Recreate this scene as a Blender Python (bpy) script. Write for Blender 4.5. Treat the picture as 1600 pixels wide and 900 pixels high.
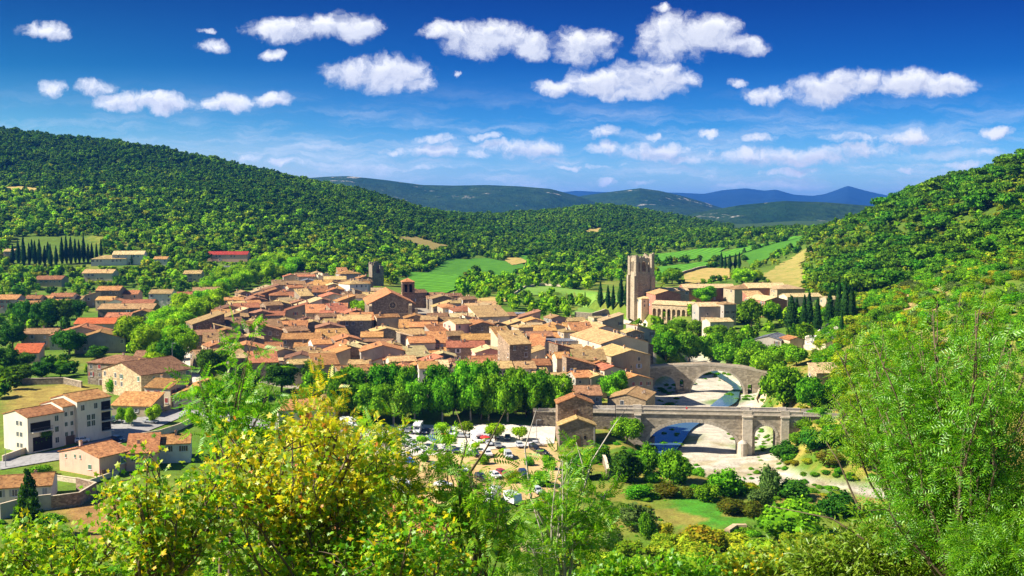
import bpy, bmesh, math, random
import numpy as np
from mathutils import Vector, Matrix
from mathutils.geometry import delaunay_2d_cdt

R = math.radians
for o in list(bpy.data.objects):
    bpy.data.objects.remove(o)
SC = bpy.context.scene
COL = SC.collection

# ------------------------------------------------------------------ camera, sky, sun, exposure
FPX, EYE = 1716.0, 65.0                 # focal length in photo pixels, eye height
TH = math.atan(120.0 / FPX)             # pitch down
cam_d = bpy.data.cameras.new('camera')
cam = bpy.data.objects.new('camera', cam_d)
COL.objects.link(cam)
cam.location = (0, 0, EYE)
cam.rotation_euler = (R(90) - TH, 0, 0)
cam_d.sensor_width = 36.0
cam_d.lens = 36.0 * FPX / 1600.0
cam_d.clip_start = 0.2
cam_d.clip_end = 90000
SC.camera = cam

SUN_EL, SUN_X, SUN_Y = R(42), -0.985, -0.15
SUN_STRENGTH, SKY_STRENGTH, EXPOSURE = 5.0, 0.070, 1.30
sd = bpy.data.lights.new('sun', 'SUN')
sd.energy = SUN_STRENGTH
sd.angle = R(0.53)
sd.color = (1.0, 0.93, 0.80)
sun = bpy.data.objects.new('sun', sd)
COL.objects.link(sun)
_n = math.hypot(SUN_X, SUN_Y)
sv = Vector((SUN_X / _n * math.cos(SUN_EL), SUN_Y / _n * math.cos(SUN_EL), math.sin(SUN_EL)))
sun.rotation_euler = sv.to_track_quat('Z', 'Y').to_euler()
sun.location = (0, 0, 300)

SC.view_settings.view_transform = 'Standard'
SC.view_settings.look = 'None'
SC.view_settings.exposure = EXPOSURE
SC.view_settings.gamma = 1.0
SC.view_settings.use_curve_mapping = False
SC.render.engine = 'CYCLES'
SC.cycles.max_bounces = 6
SC.cycles.diffuse_bounces = 3
SC.cycles.glossy_bounces = 2
SC.cycles.transmission_bounces = 4
SC.cycles.transparent_max_bounces = 6
SC.cycles.volume_bounces = 0


def ray(u, v):
    """photo pixel -> (p, q): x and z travelled per metre of depth"""
    a, b = (u - 800.0) / FPX, (450.0 - v) / FPX
    dy = math.cos(TH) + b * math.sin(TH)
    return a / dy, (-math.sin(TH) + b * math.cos(TH)) / dy


def project(x, y, z):
    c, s = math.cos(TH), math.sin(TH)
    dz = z - EYE
    f = y * c - dz * s
    up = y * s + dz * c
    return 800 + FPX * x / f, 450 - FPX * up / f


# ------------------------------------------------------------------ world: sky texture with cumulus
W = bpy.data.worlds.new('World')
SC.world = W
W.use_nodes = True
wt = W.node_tree
wt.nodes.clear()


def N(t, kind, **kw):
    n = t.nodes.new(kind)
    for k, val in kw.items():
        setattr(n, k, val)
    return n


def L(t, a, b):
    t.links.new(a, b)


def math_node(t, op, a, b=None, c=None, clamp=False):
    n = N(t, 'ShaderNodeMath', operation=op, use_clamp=clamp)
    for i, x in enumerate((a, b, c)):
        if x is None:
            continue
        if isinstance(x, (int, float)):
            n.inputs[i].default_value = x
        else:
            L(t, x, n.inputs[i])
    return n.outputs[0]


def map_range(t, x, a, b, c=0.0, d=1.0, smooth=True):
    n = N(t, 'ShaderNodeMapRange')
    n.interpolation_type = 'SMOOTHSTEP' if smooth else 'LINEAR'
    L(t, x, n.inputs[0])
    for i, val in enumerate((a, b, c, d)):
        n.inputs[i + 1].default_value = val
    return n.outputs[0]


def build_world():
    t = wt
    out = N(t, 'ShaderNodeOutputWorld')
    bg = N(t, 'ShaderNodeBackground')
    bg.inputs[1].default_value = SKY_STRENGTH
    L(t, bg.outputs[0], out.inputs[0])
    sky = N(t, 'ShaderNodeTexSky')
    sky.sky_type = 'NISHITA'
    sky.sun_disc = False
    sky.sun_elevation = SUN_EL
    sky.sun_rotation = math.atan2(SUN_X, SUN_Y)
    sky.altitude = 300
    sky.air_density = 1.0
    sky.dust_density = 0.4
    sky.ozone_density = 4.0
    hs = N(t, 'ShaderNodeHueSaturation')
    hs.inputs['Saturation'].default_value = 1.2
    hs.inputs['Value'].default_value = 0.60
    L(t, sky.outputs[0], hs.inputs['Color'])
    gm = N(t, 'ShaderNodeGamma')
    gm.inputs[1].default_value = 1.42
    L(t, hs.outputs[0], gm.inputs[0])
    skyc = gm.outputs[0]
    tc = N(t, 'ShaderNodeTexCoord')
    sp = N(t, 'ShaderNodeSeparateXYZ')
    L(t, tc.outputs['Generated'], sp.inputs[0])
    # sky dome position: bearing and height per unit of depth, all round
    ay = math_node(t, 'MAXIMUM', math_node(t, 'ABSOLUTE', sp.outputs[1]), 0.05)
    p = math_node(t, 'DIVIDE', sp.outputs[0], ay)
    q = math_node(t, 'DIVIDE', sp.outputs[2], ay)
    P = N(t, 'ShaderNodeCombineXYZ')
    L(t, p, P.inputs[0])
    L(t, q, P.inputs[1])
    # a very clear polarised sky: deep blue a little way up, teal and brighter towards the sun
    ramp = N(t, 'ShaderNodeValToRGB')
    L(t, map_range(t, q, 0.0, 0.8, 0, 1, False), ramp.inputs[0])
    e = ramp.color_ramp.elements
    stops = [(0.0, (.74, .88, 1.04)), (.045, (.52, .72, 1.0)), (.095, (.16, .45, .74)), (.165, (.022, .205, .46)), (.235, (.008, .115, .34)), (.30, (.10, .24, .44)), (.5, (1.0, 1.0, 1.0)), (1.0, (1.15, 1.05, .95))]  # upper stops, above the view, are raised to add unseen fill light
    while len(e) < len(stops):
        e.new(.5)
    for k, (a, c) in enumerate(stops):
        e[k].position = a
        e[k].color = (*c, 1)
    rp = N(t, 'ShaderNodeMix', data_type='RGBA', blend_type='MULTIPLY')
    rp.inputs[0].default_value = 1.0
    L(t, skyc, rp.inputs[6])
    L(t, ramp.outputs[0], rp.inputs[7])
    side = N(t, 'ShaderNodeMix', data_type='RGBA')
    L(t, map_range(t, p, 0.05, -0.55), side.inputs[0])
    side.inputs[6].default_value = (1, 1, 1, 1)
    side.inputs[7].default_value = (2.6, 1.38, .84, 1)
    rq = N(t, 'ShaderNodeMix', data_type='RGBA', blend_type='MULTIPLY')
    rq.inputs[0].default_value = 1.0
    L(t, rp.outputs[2], rq.inputs[6])
    L(t, side.outputs[2], rq.inputs[7])
    skyc = rq.outputs[2]
    # domain warp
    nz = N(t, 'ShaderNodeTexNoise')
    nz.inputs['Scale'].default_value = 34
    nz.inputs['Detail'].default_value = 5
    nz.inputs['Roughness'].default_value = 0.62
    L(t, P.outputs[0], nz.inputs['Vector'])
    sub = N(t, 'ShaderNodeVectorMath', operation='SUBTRACT')
    L(t, nz.outputs['Color'], sub.inputs[0])
    sub.inputs[1].default_value = (0.5, 0.5, 0.5)
    wm = N(t, 'ShaderNodeVectorMath', operation='MULTIPLY_ADD')
    L(t, sub.outputs[0], wm.inputs[0])
    wm.inputs[1].default_value = (0.034, 0.020, 0)
    L(t, P.outputs[0], wm.inputs[2])
    fine = N(t, 'ShaderNodeTexNoise')
    fine.inputs['Scale'].default_value = 40
    fine.inputs['Detail'].default_value = 7
    fine.inputs['Roughness'].default_value = 0.66
    L(t, wm.outputs[0], fine.inputs['Vector'])

    # heaps of cloud: (u, v, half width, half height, weight)
    E = [(68, 47, 40, 11, 1), (92, 53, 22, 9, 1), (325, 45, 16, 6, .8), (336, 70, 26, 12, .9), (80, 140, 20, 13, .8), (150, 137, 30, 13, .95),
         (215, 158, 62, 15, 1.1), (262, 160, 50, 15, 1.1), (360, 159, 50, 13, 1), (420, 155, 38, 11, 1),
         (445, 48, 50, 18, 1.1), (500, 42, 50, 17, 1.1), (552, 44, 36, 20, 1.1), (418, 86, 24, 9, .8),
         (560, 112, 46, 20, 1.1), (612, 116, 52, 26, 1.2), (655, 132, 28, 14, 1),
         (700, 48, 40, 14, 1), (760, 62, 60, 26, 1.2), (825, 70, 36, 20, 1.1), (715, 113, 8, 4, .6),
         (910, 72, 48, 26, 1.1), (1060, 58, 56, 32, 1.2), (1105, 52, 48, 26, 1.2), (1160, 68, 36, 14, 1.1), (1032, 14, 16, 8, .8),
         (870, 136, 38, 13, 1), (950, 128, 60, 20, 1.2), (1010, 126, 62, 26, 1.2), (1060, 125, 30, 14, 1), (985, 148, 50, 10, 1),
         (1150, 132, 20, 7, .7), (1195, 150, 36, 14, 1), (1290, 143, 62, 20, 1.15), (1340, 128, 56, 20, 1.2), (1420, 130, 52, 20, 1.2), (1480, 132, 40, 17, 1.1),
         (945, 208, 30, 10, .9), (1115, 206, 20, 8, .7), (1022, 210, 18, 6, .5), (680, 215, 34, 8, .75), (760, 213, 26, 6, .6),
         (680, 234, 60, 13, .8), (740, 240, 30, 10, .6), (600, 238, 26, 7, .5), (825, 232, 60, 15, .9), (780, 228, 34, 9, .8),
         (1020, 236, 66, 15, .95), (1070, 250, 34, 9, .8), (950, 232, 36, 10, .8), (1000, 288, 24, 5, .4), (950, 285, 20, 6, .6),
         (1190, 216, 34, 9, .8), (1180, 242, 80, 13, .85), (1260, 244, 80, 15, .9), (1340, 234, 76, 13, .85), (1320, 215, 56, 9, .7), (1430, 214, 60, 12, .85), (1480, 222, 30, 8, .5),
         (1560, 208, 24, 10, .9), (1545, 238, 22, 8, .6), (1420, 266, 30, 6, .5), (1240, 268, 60, 7, .5), (1110, 273, 20, 5, .4), (395, 247, 20, 8, .7), (440, 256, 60, 8, .5),
         (1500, 260, 60, 8, .45), (620, 262, 90, 5, .35), (900, 262, 90, 5, .3)]

    def heap(coord):
        acc = None
        for (u, v, a, b, w) in E:
            pc, qc = ray(u, v)
            sx, sy = FPX / a, FPX / b
            m = N(t, 'ShaderNodeVectorMath', operation='MULTIPLY_ADD')
            L(t, coord, m.inputs[0])
            m.inputs[1].default_value = (sx, sy, 0)
            m.inputs[2].default_value = (-pc * sx, -qc * sy, math.sqrt(max(0, 1.18 - w)))
            d = N(t, 'ShaderNodeVectorMath', operation='DOT_PRODUCT')
            L(t, m.outputs[0], d.inputs[0])
            L(t, m.outputs[0], d.inputs[1])
            acc = d.outputs['Value'] if acc is None else math_node(t, 'MINIMUM', acc, d.outputs['Value'])
        return acc
    dist = heap(wm.outputs[0])
    # density: inside the heaps, eaten by fine noise
    dens = math_node(t, 'ADD', math_node(t, 'SUBTRACT', 1.42, dist), math_node(t, 'MULTIPLY', math_node(t, 'SUBTRACT', fine.outputs[0], 0.5), 4.0))
    cover = map_range(t, dens, -0.35, 1.45)
    # thin cirrus low in the sky
    ci = N(t, 'ShaderNodeTexNoise')
    ci.inputs['Scale'].default_value = 9
    ci.inputs['Detail'].default_value = 6
    ci.inputs['Roughness'].default_value = 0.6
    cm = N(t, 'ShaderNodeVectorMath', operation='MULTIPLY')
    L(t, wm.outputs[0], cm.inputs[0])
    cm.inputs[1].default_value = (1.0, 7.0, 1)
    L(t, cm.outputs[0], ci.inputs['Vector'])
    band = math_node(t, 'MULTIPLY', map_range(t, q, 0.0, 0.03), map_range(t, q, 0.125, 0.02))
    cir = math_node(t, 'MULTIPLY', map_range(t, ci.outputs[0], 0.42, 0.72), math_node(t, 'MULTIPLY', band, 0.75))
    cover = math_node(t, 'MAXIMUM', cover, cir)
    cover = math_node(t, 'MULTIPLY', cover, map_range(t, sp.outputs[2], 0.0, 0.01))
    # thicker parts bright, bellies a little grey: light falls from the upper left
    off = N(t, 'ShaderNodeVectorMath', operation='ADD')
    L(t, wm.outputs[0], off.inputs[0])
    off.inputs[1].default_value = (-0.004, 0.006, 0)
    fine2 = N(t, 'ShaderNodeTexNoise')
    fine2.inputs['Scale'].default_value = 40
    fine2.inputs['Detail'].default_value = 3
    fine2.inputs['Roughness'].default_value = 0.6
    L(t, off.outputs[0], fine2.inputs['Vector'])
    rel = math_node(t, 'SUBTRACT', fine.outputs[0], fine2.outputs[0])
    up = N(t, 'ShaderNodeVectorMath', operation='ADD')
    L(t, wm.outputs[0], up.inputs[0])
    up.inputs[1].default_value = (-0.003, 0.0075, 0)
    over = map_range(t, math_node(t, 'SUBTRACT', 1.35, heap(up.outputs[0])), -.1, 1.0)
    shade = math_node(t, 'SUBTRACT', map_range(t, rel, -0.34, 0.10, 0.25, 1.0), math_node(t, 'MULTIPLY', over, .62), clamp=True)
    cc = N(t, 'ShaderNodeMix', data_type='RGBA')
    L(t, shade, cc.inputs[0])
    cc.inputs[6].default_value = (3.9, 4.15, 5.0, 1)
    cc.inputs[7].default_value = (6.6, 6.6, 6.75, 1)
    mx = N(t, 'ShaderNodeMix', data_type='RGBA')
    L(t, cover, mx.inputs[0])
    L(t, skyc, mx.inputs[6])
    L(t, cc.outputs[2], mx.inputs[7])
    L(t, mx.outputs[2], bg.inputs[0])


build_world()
# ------------------------------------------------------------------ helpers
rng = random.Random(7)


class MB:
    """collects polygons for ONE mesh object"""

    def __init__(s):
        s.v, s.f, s.m = [], [], []

    def poly(s, pts, m=0):
        i = len(s.v)
        s.v += [tuple(p) for p in pts]
        s.f.append(tuple(range(i, i + len(pts))))
        s.m.append(m)

    def solid(s, bottom, top, m=0, mt=None):
        """two matching rings of points -> closed solid"""
        n, i = len(bottom), len(s.v)
        s.v += [tuple(p) for p in bottom] + [tuple(p) for p in top]
        s.f.append(tuple(i + k for k in range(n))[::-1])
        s.f.append(tuple(i + n + k for k in range(n)))
        s.m += [m, m if mt is None else mt]
        for k in range(n):
            j = (k + 1) % n
            s.f.append((i + k, i + j, i + n + j, i + n + k))
            s.m.append(m)

    def box(s, x0, x1, y0, y1, z0, z1, m=0):
        s.solid([(x0, y0, z0), (x1, y0, z0), (x1, y1, z0), (x0, y1, z0)],
                [(x0, y0, z1), (x1, y0, z1), (x1, y1, z1), (x0, y1, z1)], m)

    def prism_y(s, pts, y0, y1, m=0):
        """(x, z) outline pushed along y"""
        s.solid([(x, y0, z) for x, z in pts], [(x, y1, z) for x, z in pts], m)

    def prism_x(s, pts, x0, x1, m=0):
        s.solid([(x0, y, z) for y, z in pts], [(x1, y, z) for y, z in pts], m)

    def tube(s, path, radii, n=6, m=0, cap=True):
        path = [Vector(p) for p in path]
        rings = []
        ref = Vector((0.31, 0.17, 0.93))
        for k, p in enumerate(path):
            d = (path[min(k + 1, len(path) - 1)] - path[max(k - 1, 0)])
            if d.length < 1e-6:
                d = Vector((0, 0, 1))
            d.normalize()
            a = d.cross(ref if abs(d.dot(ref)) < .95 else Vector((1, 0, 0))).normalized()
            b = d.cross(a)
            i = len(s.v)
            for q in range(n):
                w = 2 * math.pi * q / n
                s.v.append(tuple(p + (a * math.cos(w) + b * math.sin(w)) * radii[k]))
            rings.append(i)
        for r0, r1 in zip(rings, rings[1:]):
            for q in range(n):
                j = (q + 1) % n
                s.f.append((r0 + q, r0 + j, r1 + j, r1 + q))
                s.m.append(m)
        if cap:
            s.f.append(tuple(rings[0] + q for q in range(n))[::-1])
            s.f.append(tuple(rings[-1] + q for q in range(n)))
            s.m += [m, m]

    def lathe(s, prof, n=12, cx=0, cy=0, m=0):
        rings = []
        for r, z in prof:
            rings.append(len(s.v))
            for q in range(n):
                w = 2 * math.pi * (q + .5) / n
                s.v.append((cx + r * math.cos(w), cy + r * math.sin(w), z))
        for r0, r1 in zip(rings, rings[1:]):
            for q in range(n):
                j = (q + 1) % n
                s.f.append((r0 + q, r0 + j, r1 + j, r1 + q))
                s.m.append(m)
        s.f.append(tuple(rings[0] + q for q in range(n))[::-1])
        s.f.append(tuple(rings[-1] + q for q in range(n)))
        s.m += [m, m]

    def mesh(s, name, mats, smooth=False):
        me = bpy.data.meshes.new(name)
        me.from_pydata(s.v, [], s.f)
        for mt in mats:
            me.materials.append(mt)
        if len(mats) > 1:
            me.polygons.foreach_set('material_index', s.m)
        if smooth:
            me.polygons.foreach_set('use_smooth', [True] * len(s.f))
        bm = bmesh.new()
        bm.from_mesh(me)
        bmesh.ops.recalc_face_normals(bm, faces=bm.faces)
        bm.to_mesh(me)
        bm.free()
        me.update()
        return me

    def build(s, name, mats, parent=None, smooth=False, loc=(0, 0, 0), rz=0):
        if not isinstance(mats, (list, tuple)):
            mats = [mats]
        return link(name, s.mesh(name, mats, smooth), parent, loc, rz)


def np_mesh(name, verts, faces, mats, mi=None, smooth=False):
    """verts (n,3), faces (m,k) arrays -> mesh"""
    me = bpy.data.meshes.new(name)
    verts = np.asarray(verts, np.float32)
    faces = np.asarray(faces, np.int32)
    k = faces.shape[1]
    me.vertices.add(len(verts))
    me.vertices.foreach_set('co', verts.ravel())
    me.loops.add(faces.size)
    me.loops.foreach_set('vertex_index', faces.ravel())
    me.polygons.add(len(faces))
    me.polygons.foreach_set('loop_start', np.arange(0, faces.size, k, dtype=np.int32))
    me.polygons.foreach_set('loop_total', np.full(len(faces), k, np.int32))
    for mt in (mats if isinstance(mats, (list, tuple)) else [mats]):
        me.materials.append(mt)
    if mi is not None:
        me.polygons.foreach_set('material_index', np.asarray(mi, np.int32))
    if smooth:
        me.polygons.foreach_set('use_smooth', np.ones(len(faces), bool))
    me.update(calc_edges=True)
    return me


def link(name, data, parent=None, loc=(0, 0, 0), rz=0, scale=None):
    o = bpy.data.objects.new(name, data)
    COL.objects.link(o)
    o.location = loc
    o.rotation_euler = (0, 0, rz)
    if scale is not None:
        o.scale = scale
    if parent is not None:
        o.parent = parent
    return o


def tag(o, label, cat, group=None):
    o['label'] = label
    o['category'] = cat
    if group:
        o['group'] = group
    return o


def thing(name, label, cat, loc, rz=0, group=None):
    o = link(name, None, None, loc, rz)
    o.empty_display_size = 0.5
    return tag(o, label, cat, group)


def structure(o, kind='structure'):
    o['kind'] = kind
    return o


ORD = ['', 'first', 'second', 'third', 'fourth', 'fifth', 'sixth', 'seventh', 'eighth', 'ninth', 'tenth', 'eleventh', 'twelfth',
       'thirteenth', 'fourteenth', 'fifteenth', 'sixteenth', 'seventeenth', 'eighteenth', 'nineteenth', 'twentieth']


def ordinal(n):
    if n <= 20:
        return ORD[n]
    tens = {2: 'twenty', 3: 'thirty', 4: 'forty', 5: 'fifty'}[n // 10]
    return {2: 'twentieth', 3: 'thirtieth', 4: 'fortieth', 5: 'fiftieth'}[n // 10] if n % 10 == 0 else tens + '-' + ORD[n % 10]


def settle_labels(items):
    """items: (object, label). Those that come out alike are told apart by their order from the left."""
    by = {}
    for o, lab in items:
        by.setdefault(lab, []).append(o)
    for lab, obs in by.items():
        if len(obs) == 1:
            obs[0]['label'] = lab
            continue
        obs.sort(key=lambda o: project(*o.location)[0])
        for k, o in enumerate(obs):
            if k == 0:
                tail = 'leftmost such'
            elif k == len(obs) - 1:
                tail = 'rightmost such'
            else:
                tail = ordinal(k + 1) + ' from left'
            o['label'] = lab + ', ' + tail


# ------------------------------------------------------------------ materials
def new_mat(name):
    m = bpy.data.materials.new(name)
    m.use_nodes = True
    t = m.node_tree
    t.nodes.clear()
    out = N(t, 'ShaderNodeOutputMaterial')
    return m, t, out


def principled(t, out, rough=0.8, spec=0.3):
    b = N(t, 'ShaderNodeBsdfPrincipled')
    b.inputs['Roughness'].default_value = rough
    b.inputs['Specular IOR Level'].default_value = spec
    L(t, b.outputs[0], out.inputs[0])
    return b


def mixc(t, fac, a, b):
    n = N(t, 'ShaderNodeMix', data_type='RGBA')
    if isinstance(fac, (int, float)):
        n.inputs[0].default_value = fac
    else:
        L(t, fac, n.inputs[0])
    for i, x in ((6, a), (7, b)):
        if isinstance(x, tuple):
            n.inputs[i].default_value = x if len(x) == 4 else (*x, 1)
        else:
            L(t, x, n.inputs[i])
    return n.outputs[2]


def noise(t, scale, detail=4, rough=0.55, vec=None, w=None):
    n = N(t, 'ShaderNodeTexNoise')
    n.inputs['Scale'].default_value = scale
    n.inputs['Detail'].default_value = detail
    n.inputs['Roughness'].default_value = rough
    if vec is not None:
        L(t, vec, n.inputs['Vector'])
    return n.outputs[0]


def obj_coord(t, scale=(1, 1, 1)):
    tc = N(t, 'ShaderNodeTexCoord')
    m = N(t, 'ShaderNodeMapping')
    m.inputs['Scale'].default_value = scale
    L(t, tc.outputs['Object'], m.inputs[0])
    return m.outputs[0]


def world_coord(t, scale=(1, 1, 1)):
    g = N(t, 'ShaderNodeNewGeometry')
    m = N(t, 'ShaderNodeMapping')
    m.inputs['Scale'].default_value = scale
    L(t, g.outputs['Position'], m.inputs[0])
    return m.outputs[0]


def bump(t, bsdf, h, strength=0.5, dist=0.1):
    b = N(t, 'ShaderNodeBump')
    b.inputs['Strength'].default_value = strength
    b.inputs['Distance'].default_value = dist
    L(t, h, b.inputs['Height'])
    L(t, b.outputs[0], bsdf.inputs['Normal'])


def plain(name, c, rough=0.6, spec=0.3, metal=0.0, var=0.15, scale=3.0):
    m, t, out = new_mat(name)
    b = principled(t, out, rough, spec)
    b.inputs['Metallic'].default_value = metal
    f = noise(t, scale, 4, .6, obj_coord(t))
    L(t, mixc(t, f, tuple(x * (1 - var) for x in c), tuple(min(1, x * (1 + var)) for x in c)), b.inputs[0])
    return m


def roof_mat(name, c1, c2, c3):
    """weathered canal tiles: columns of tiles, patches of lichen and replaced tiles"""
    m, t, out = new_mat(name)
    b = principled(t, out, 0.85, 0.2)
    co = obj_coord(t)
    big = noise(t, 0.35, 4, .6, co)
    small = noise(t, 1.7, 3, .7, co)
    oi = N(t, 'ShaderNodeObjectInfo')
    vo = N(t, 'ShaderNodeTexVoronoi')
    vo.inputs['Scale'].default_value = 1.9
    L(t, co, vo.inputs['Vector'])
    sv_ = N(t, 'ShaderNodeSeparateColor')
    L(t, vo.outputs['Color'], sv_.inputs[0])
    c = mixc(t, map_range(t, big, .35, .65), c1, c2)
    c = mixc(t, math_node(t, 'MULTIPLY', map_range(t, small, .5, .72), .65), c, c3)
    c = mixc(t, math_node(t, 'MULTIPLY', map_range(t, sv_.outputs[0], .35, 1.0), .6), c, tuple(x * .33 for x in c1))
    c = mixc(t, math_node(t, 'MULTIPLY', map_range(t, sv_.outputs[1], .6, 1.0), .45), c, tuple(min(.7, x * 1.45 + .02) for x in c2))
    hs = N(t, 'ShaderNodeHueSaturation')
    L(t, c, hs.inputs['Color'])
    L(t, map_range(t, oi.outputs['Random'], 0, 1, .60, 1.15, False), hs.inputs['Value'])
    L(t, map_range(t, math_node(t, 'FRACT', math_node(t, 'MULTIPLY', oi.outputs['Random'], 7.3)), 0, 1, .486, .516, False), hs.inputs['Hue'])
    L(t, hs.outputs[0], b.inputs[0])
    wv = N(t, 'ShaderNodeTexWave')
    wv.inputs['Scale'].default_value = 1.6
    wv.inputs['Distortion'].default_value = 1.0
    L(t, co, wv.inputs['Vector'])
    h = math_node(t, 'ADD', math_node(t, 'MULTIPLY', wv.outputs[1], .5), small)
    bump(t, b, h, 0.9, 0.16)
    return m


def wall_mat(name, c1, c2, stone=0.0, scale=1.6):
    m, t, out = new_mat(name)
    b = principled(t, out, 0.9, 0.15)
    co = obj_coord(t)
    big = noise(t, 0.28, 5, .65, co)
    stain = noise(t, 0.9, 4, .6, obj_coord(t, (1.6, 1.6, .35)))
    c = mixc(t, map_range(t, big, .3, .7), c1, c2)
    c = mixc(t, math_node(t, 'MULTIPLY', map_range(t, stain, .52, .8), .5), c, tuple(x * .5 for x in c1))
    h = noise(t, 5, 3, .6, co)
    if stone > 0:
        vo = N(t, 'ShaderNodeTexVoronoi')
        vo.inputs['Scale'].default_value = scale
        L(t, obj_coord(t, (1, 1, 1.7)), vo.inputs['Vector'])
        sc_ = N(t, 'ShaderNodeSeparateColor')
        L(t, vo.outputs['Color'], sc_.inputs[0])
        c = mixc(t, math_node(t, 'MULTIPLY', sc_.outputs[0], stone), c, tuple(x * .42 for x in c1))
        c = mixc(t, math_node(t, 'MULTIPLY', map_range(t, sc_.outputs[1], .55, 1), stone * .7), c, tuple(min(.8, x * 1.5) for x in c2))
        h = vo.outputs['Distance']
    oi = N(t, 'ShaderNodeObjectInfo')
    hs = N(t, 'ShaderNodeHueSaturation')
    L(t, c, hs.inputs['Color'])
    L(t, map_range(t, oi.outputs['Random'], 0, 1, .84, 1.12, False), hs.inputs['Value'])
    L(t, hs.outputs[0], b.inputs[0])
    bump(t, b, h, 0.5, 0.06)
    return m


def hs2_in(t):
    n = N(t, 'ShaderNodeHueSaturation')
    n.name = 'patched'
    return n.inputs['Color']


def leaf_mat(name, cols, hue=0.02, trans=0.35, val=(0.7, 1.25), gloss=0.0, patch=None):
    """cols: colours spread over the leaf clumps; every tree is a little different"""
    m, t, out = new_mat(name)
    g = N(t, 'ShaderNodeNewGeometry')
    oi = N(t, 'ShaderNodeObjectInfo')
    cr = N(t, 'ShaderNodeValToRGB')
    L(t, g.outputs['Random Per Island'], cr.inputs[0])
    e = cr.color_ramp.elements
    while len(e) < len(cols):
        e.new(.5)
    for k, c in enumerate(cols):
        e[k].position = k / max(1, len(cols) - 1)
        e[k].color = (*c, 1)
    hs = N(t, 'ShaderNodeHueSaturation')
    L(t, cr.outputs[0], hs.inputs['Color'])
    L(t, map_range(t, oi.outputs['Random'], 0, 1, val[0], val[1], False), hs.inputs['Value'])
    L(t, map_range(t, math_node(t, 'FRACT', math_node(t, 'MULTIPLY', oi.outputs['Random'], 13.7)), 0, 1, .5 - hue, .5 + hue, False), hs.inputs['Hue'])
    if patch:                 # stands of another kind of tree here and there
        f = map_range(t, noise(t, patch[1], 4, .6, world_coord(t)), .47, .60)
        c2 = N(t, 'ShaderNodeMix', data_type='RGBA', blend_type='MULTIPLY')
        L(t, math_node(t, 'MULTIPLY', f, 1.0), c2.inputs[0])
        L(t, hs.outputs[0], c2.inputs[6])
        c2.inputs[7].default_value = (*patch[0], 1)
        L(t, c2.outputs[2], hs2_in(t))
        hs = t.nodes['patched']
    d = N(t, 'ShaderNodeBsdfDiffuse')
    tr = N(t, 'ShaderNodeBsdfTranslucent')
    L(t, hs.outputs[0], d.inputs[0])
    L(t, hs.outputs[0], tr.inputs[0])
    mx = N(t, 'ShaderNodeMixShader')
    mx.inputs[0].default_value = trans
    L(t, d.outputs[0], mx.inputs[1])
    L(t, tr.outputs[0], mx.inputs[2])
    res = mx.outputs[0]
    if gloss:
        gl = N(t, 'ShaderNodeBsdfGlossy')
        gl.inputs['Roughness'].default_value = .45
        m2 = N(t, 'ShaderNodeMixShader')
        m2.inputs[0].default_value = gloss
        L(t, res, m2.inputs[1])
        L(t, gl.outputs[0], m2.inputs[2])
        res = m2.outputs[0]
    L(t, res, out.inputs[0])
    return m


def glass_mat(name, c=(.03, .04, .05)):
    m, t, out = new_mat(name)
    b = principled(t, out, 0.12, 0.6)
    f = noise(t, 1.5, 2, .5, obj_coord(t))
    L(t, mixc(t, f, tuple(x * .6 for x in c), tuple(x * 1.5 for x in c)), b.inputs[0])
    return m


ROOF = {
    'orange': roof_mat('roof_orange', (.37, .155, .050), (.50, .235, .080), (.58, .35, .135)),
    'tan': roof_mat('roof_tan', (.41, .245, .095), (.52, .335, .135), (.62, .45, .21)),
    'red': roof_mat('roof_red', (.33, .12, .050), (.44, .18, .075), (.50, .27, .12)),
    'brown': roof_mat('roof_brown', (.22, .11, .050), (.32, .17, .080), (.40, .25, .12)),
    'pale': roof_mat('roof_pale', (.50, .34, .16), (.60, .43, .21), (.66, .52, .28)),
    'scarlet': roof_mat('roof_scarlet', (.52, .075, .03), (.62, .10, .04), (.58, .16, .07)),
    'slate': roof_mat('roof_slate', (.16, .17, .19), (.22, .23, .26), (.28, .28, .30)),
}
WALL = {
    'grey stone': wall_mat('wall_grey_stone', (.21, .17, .12), (.30, .245, .175), .6),
    'brown stone': wall_mat('wall_brown_stone', (.24, .17, .11), (.33, .24, .16), .7),
    'tan stone': wall_mat('wall_tan_stone', (.40, .29, .17), (.50, .37, .22), .6),
    'cream': wall_mat('wall_cream', (.54, .45, .30), (.64, .54, .38)),
    'white': wall_mat('wall_white', (.58, .53, .44), (.70, .65, .55)),
    'beige': wall_mat('wall_beige', (.38, .295, .19), (.48, .38, .25)),
    'render white': wall_mat('wall_render_white', (.62, .55, .43), (.70, .63, .50)),
    'tower stone': wall_mat('wall_tower_stone', (.38, .30, .20), (.48, .39, .27), .5),
    'pink': wall_mat('wall_pink', (.66, .36, .26), (.72, .43, .31)),
    'blue': wall_mat('wall_blue', (.36, .46, .72), (.44, .54, .78)),
    'grey': wall_mat('wall_grey', (.29, .26, .21), (.38, .34, .28)),
    'yellow': wall_mat('wall_yellow', (.68, .55, .24), (.74, .62, .32)),
    'brick red': wall_mat('wall_brick_red', (.36, .15, .10), (.45, .21, .14), .45, 2.4),
    'pale stone': wall_mat('wall_pale_stone', (.52, .42, .29), (.62, .51, .36), .35),
    'ivy': wall_mat('wall_ivy', (.05, .16, .015), (.08, .22, .02), .6),
}
GLASS = glass_mat('window_glass')
M_SHUT = {k: plain('shutter_' + k, c) for k, c in dict(brown=(.13, .07, .04), blue=(.30, .38, .52), green=(.08, .16, .10), white=(.62, .62, .60), red=(.30, .05, .04), grey=(.30, .30, .30)).items()}
M_FRAME = plain('painted_frame', (.62, .60, .56))
M_DOOR = plain('door_wood', (.12, .07, .04))
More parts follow.
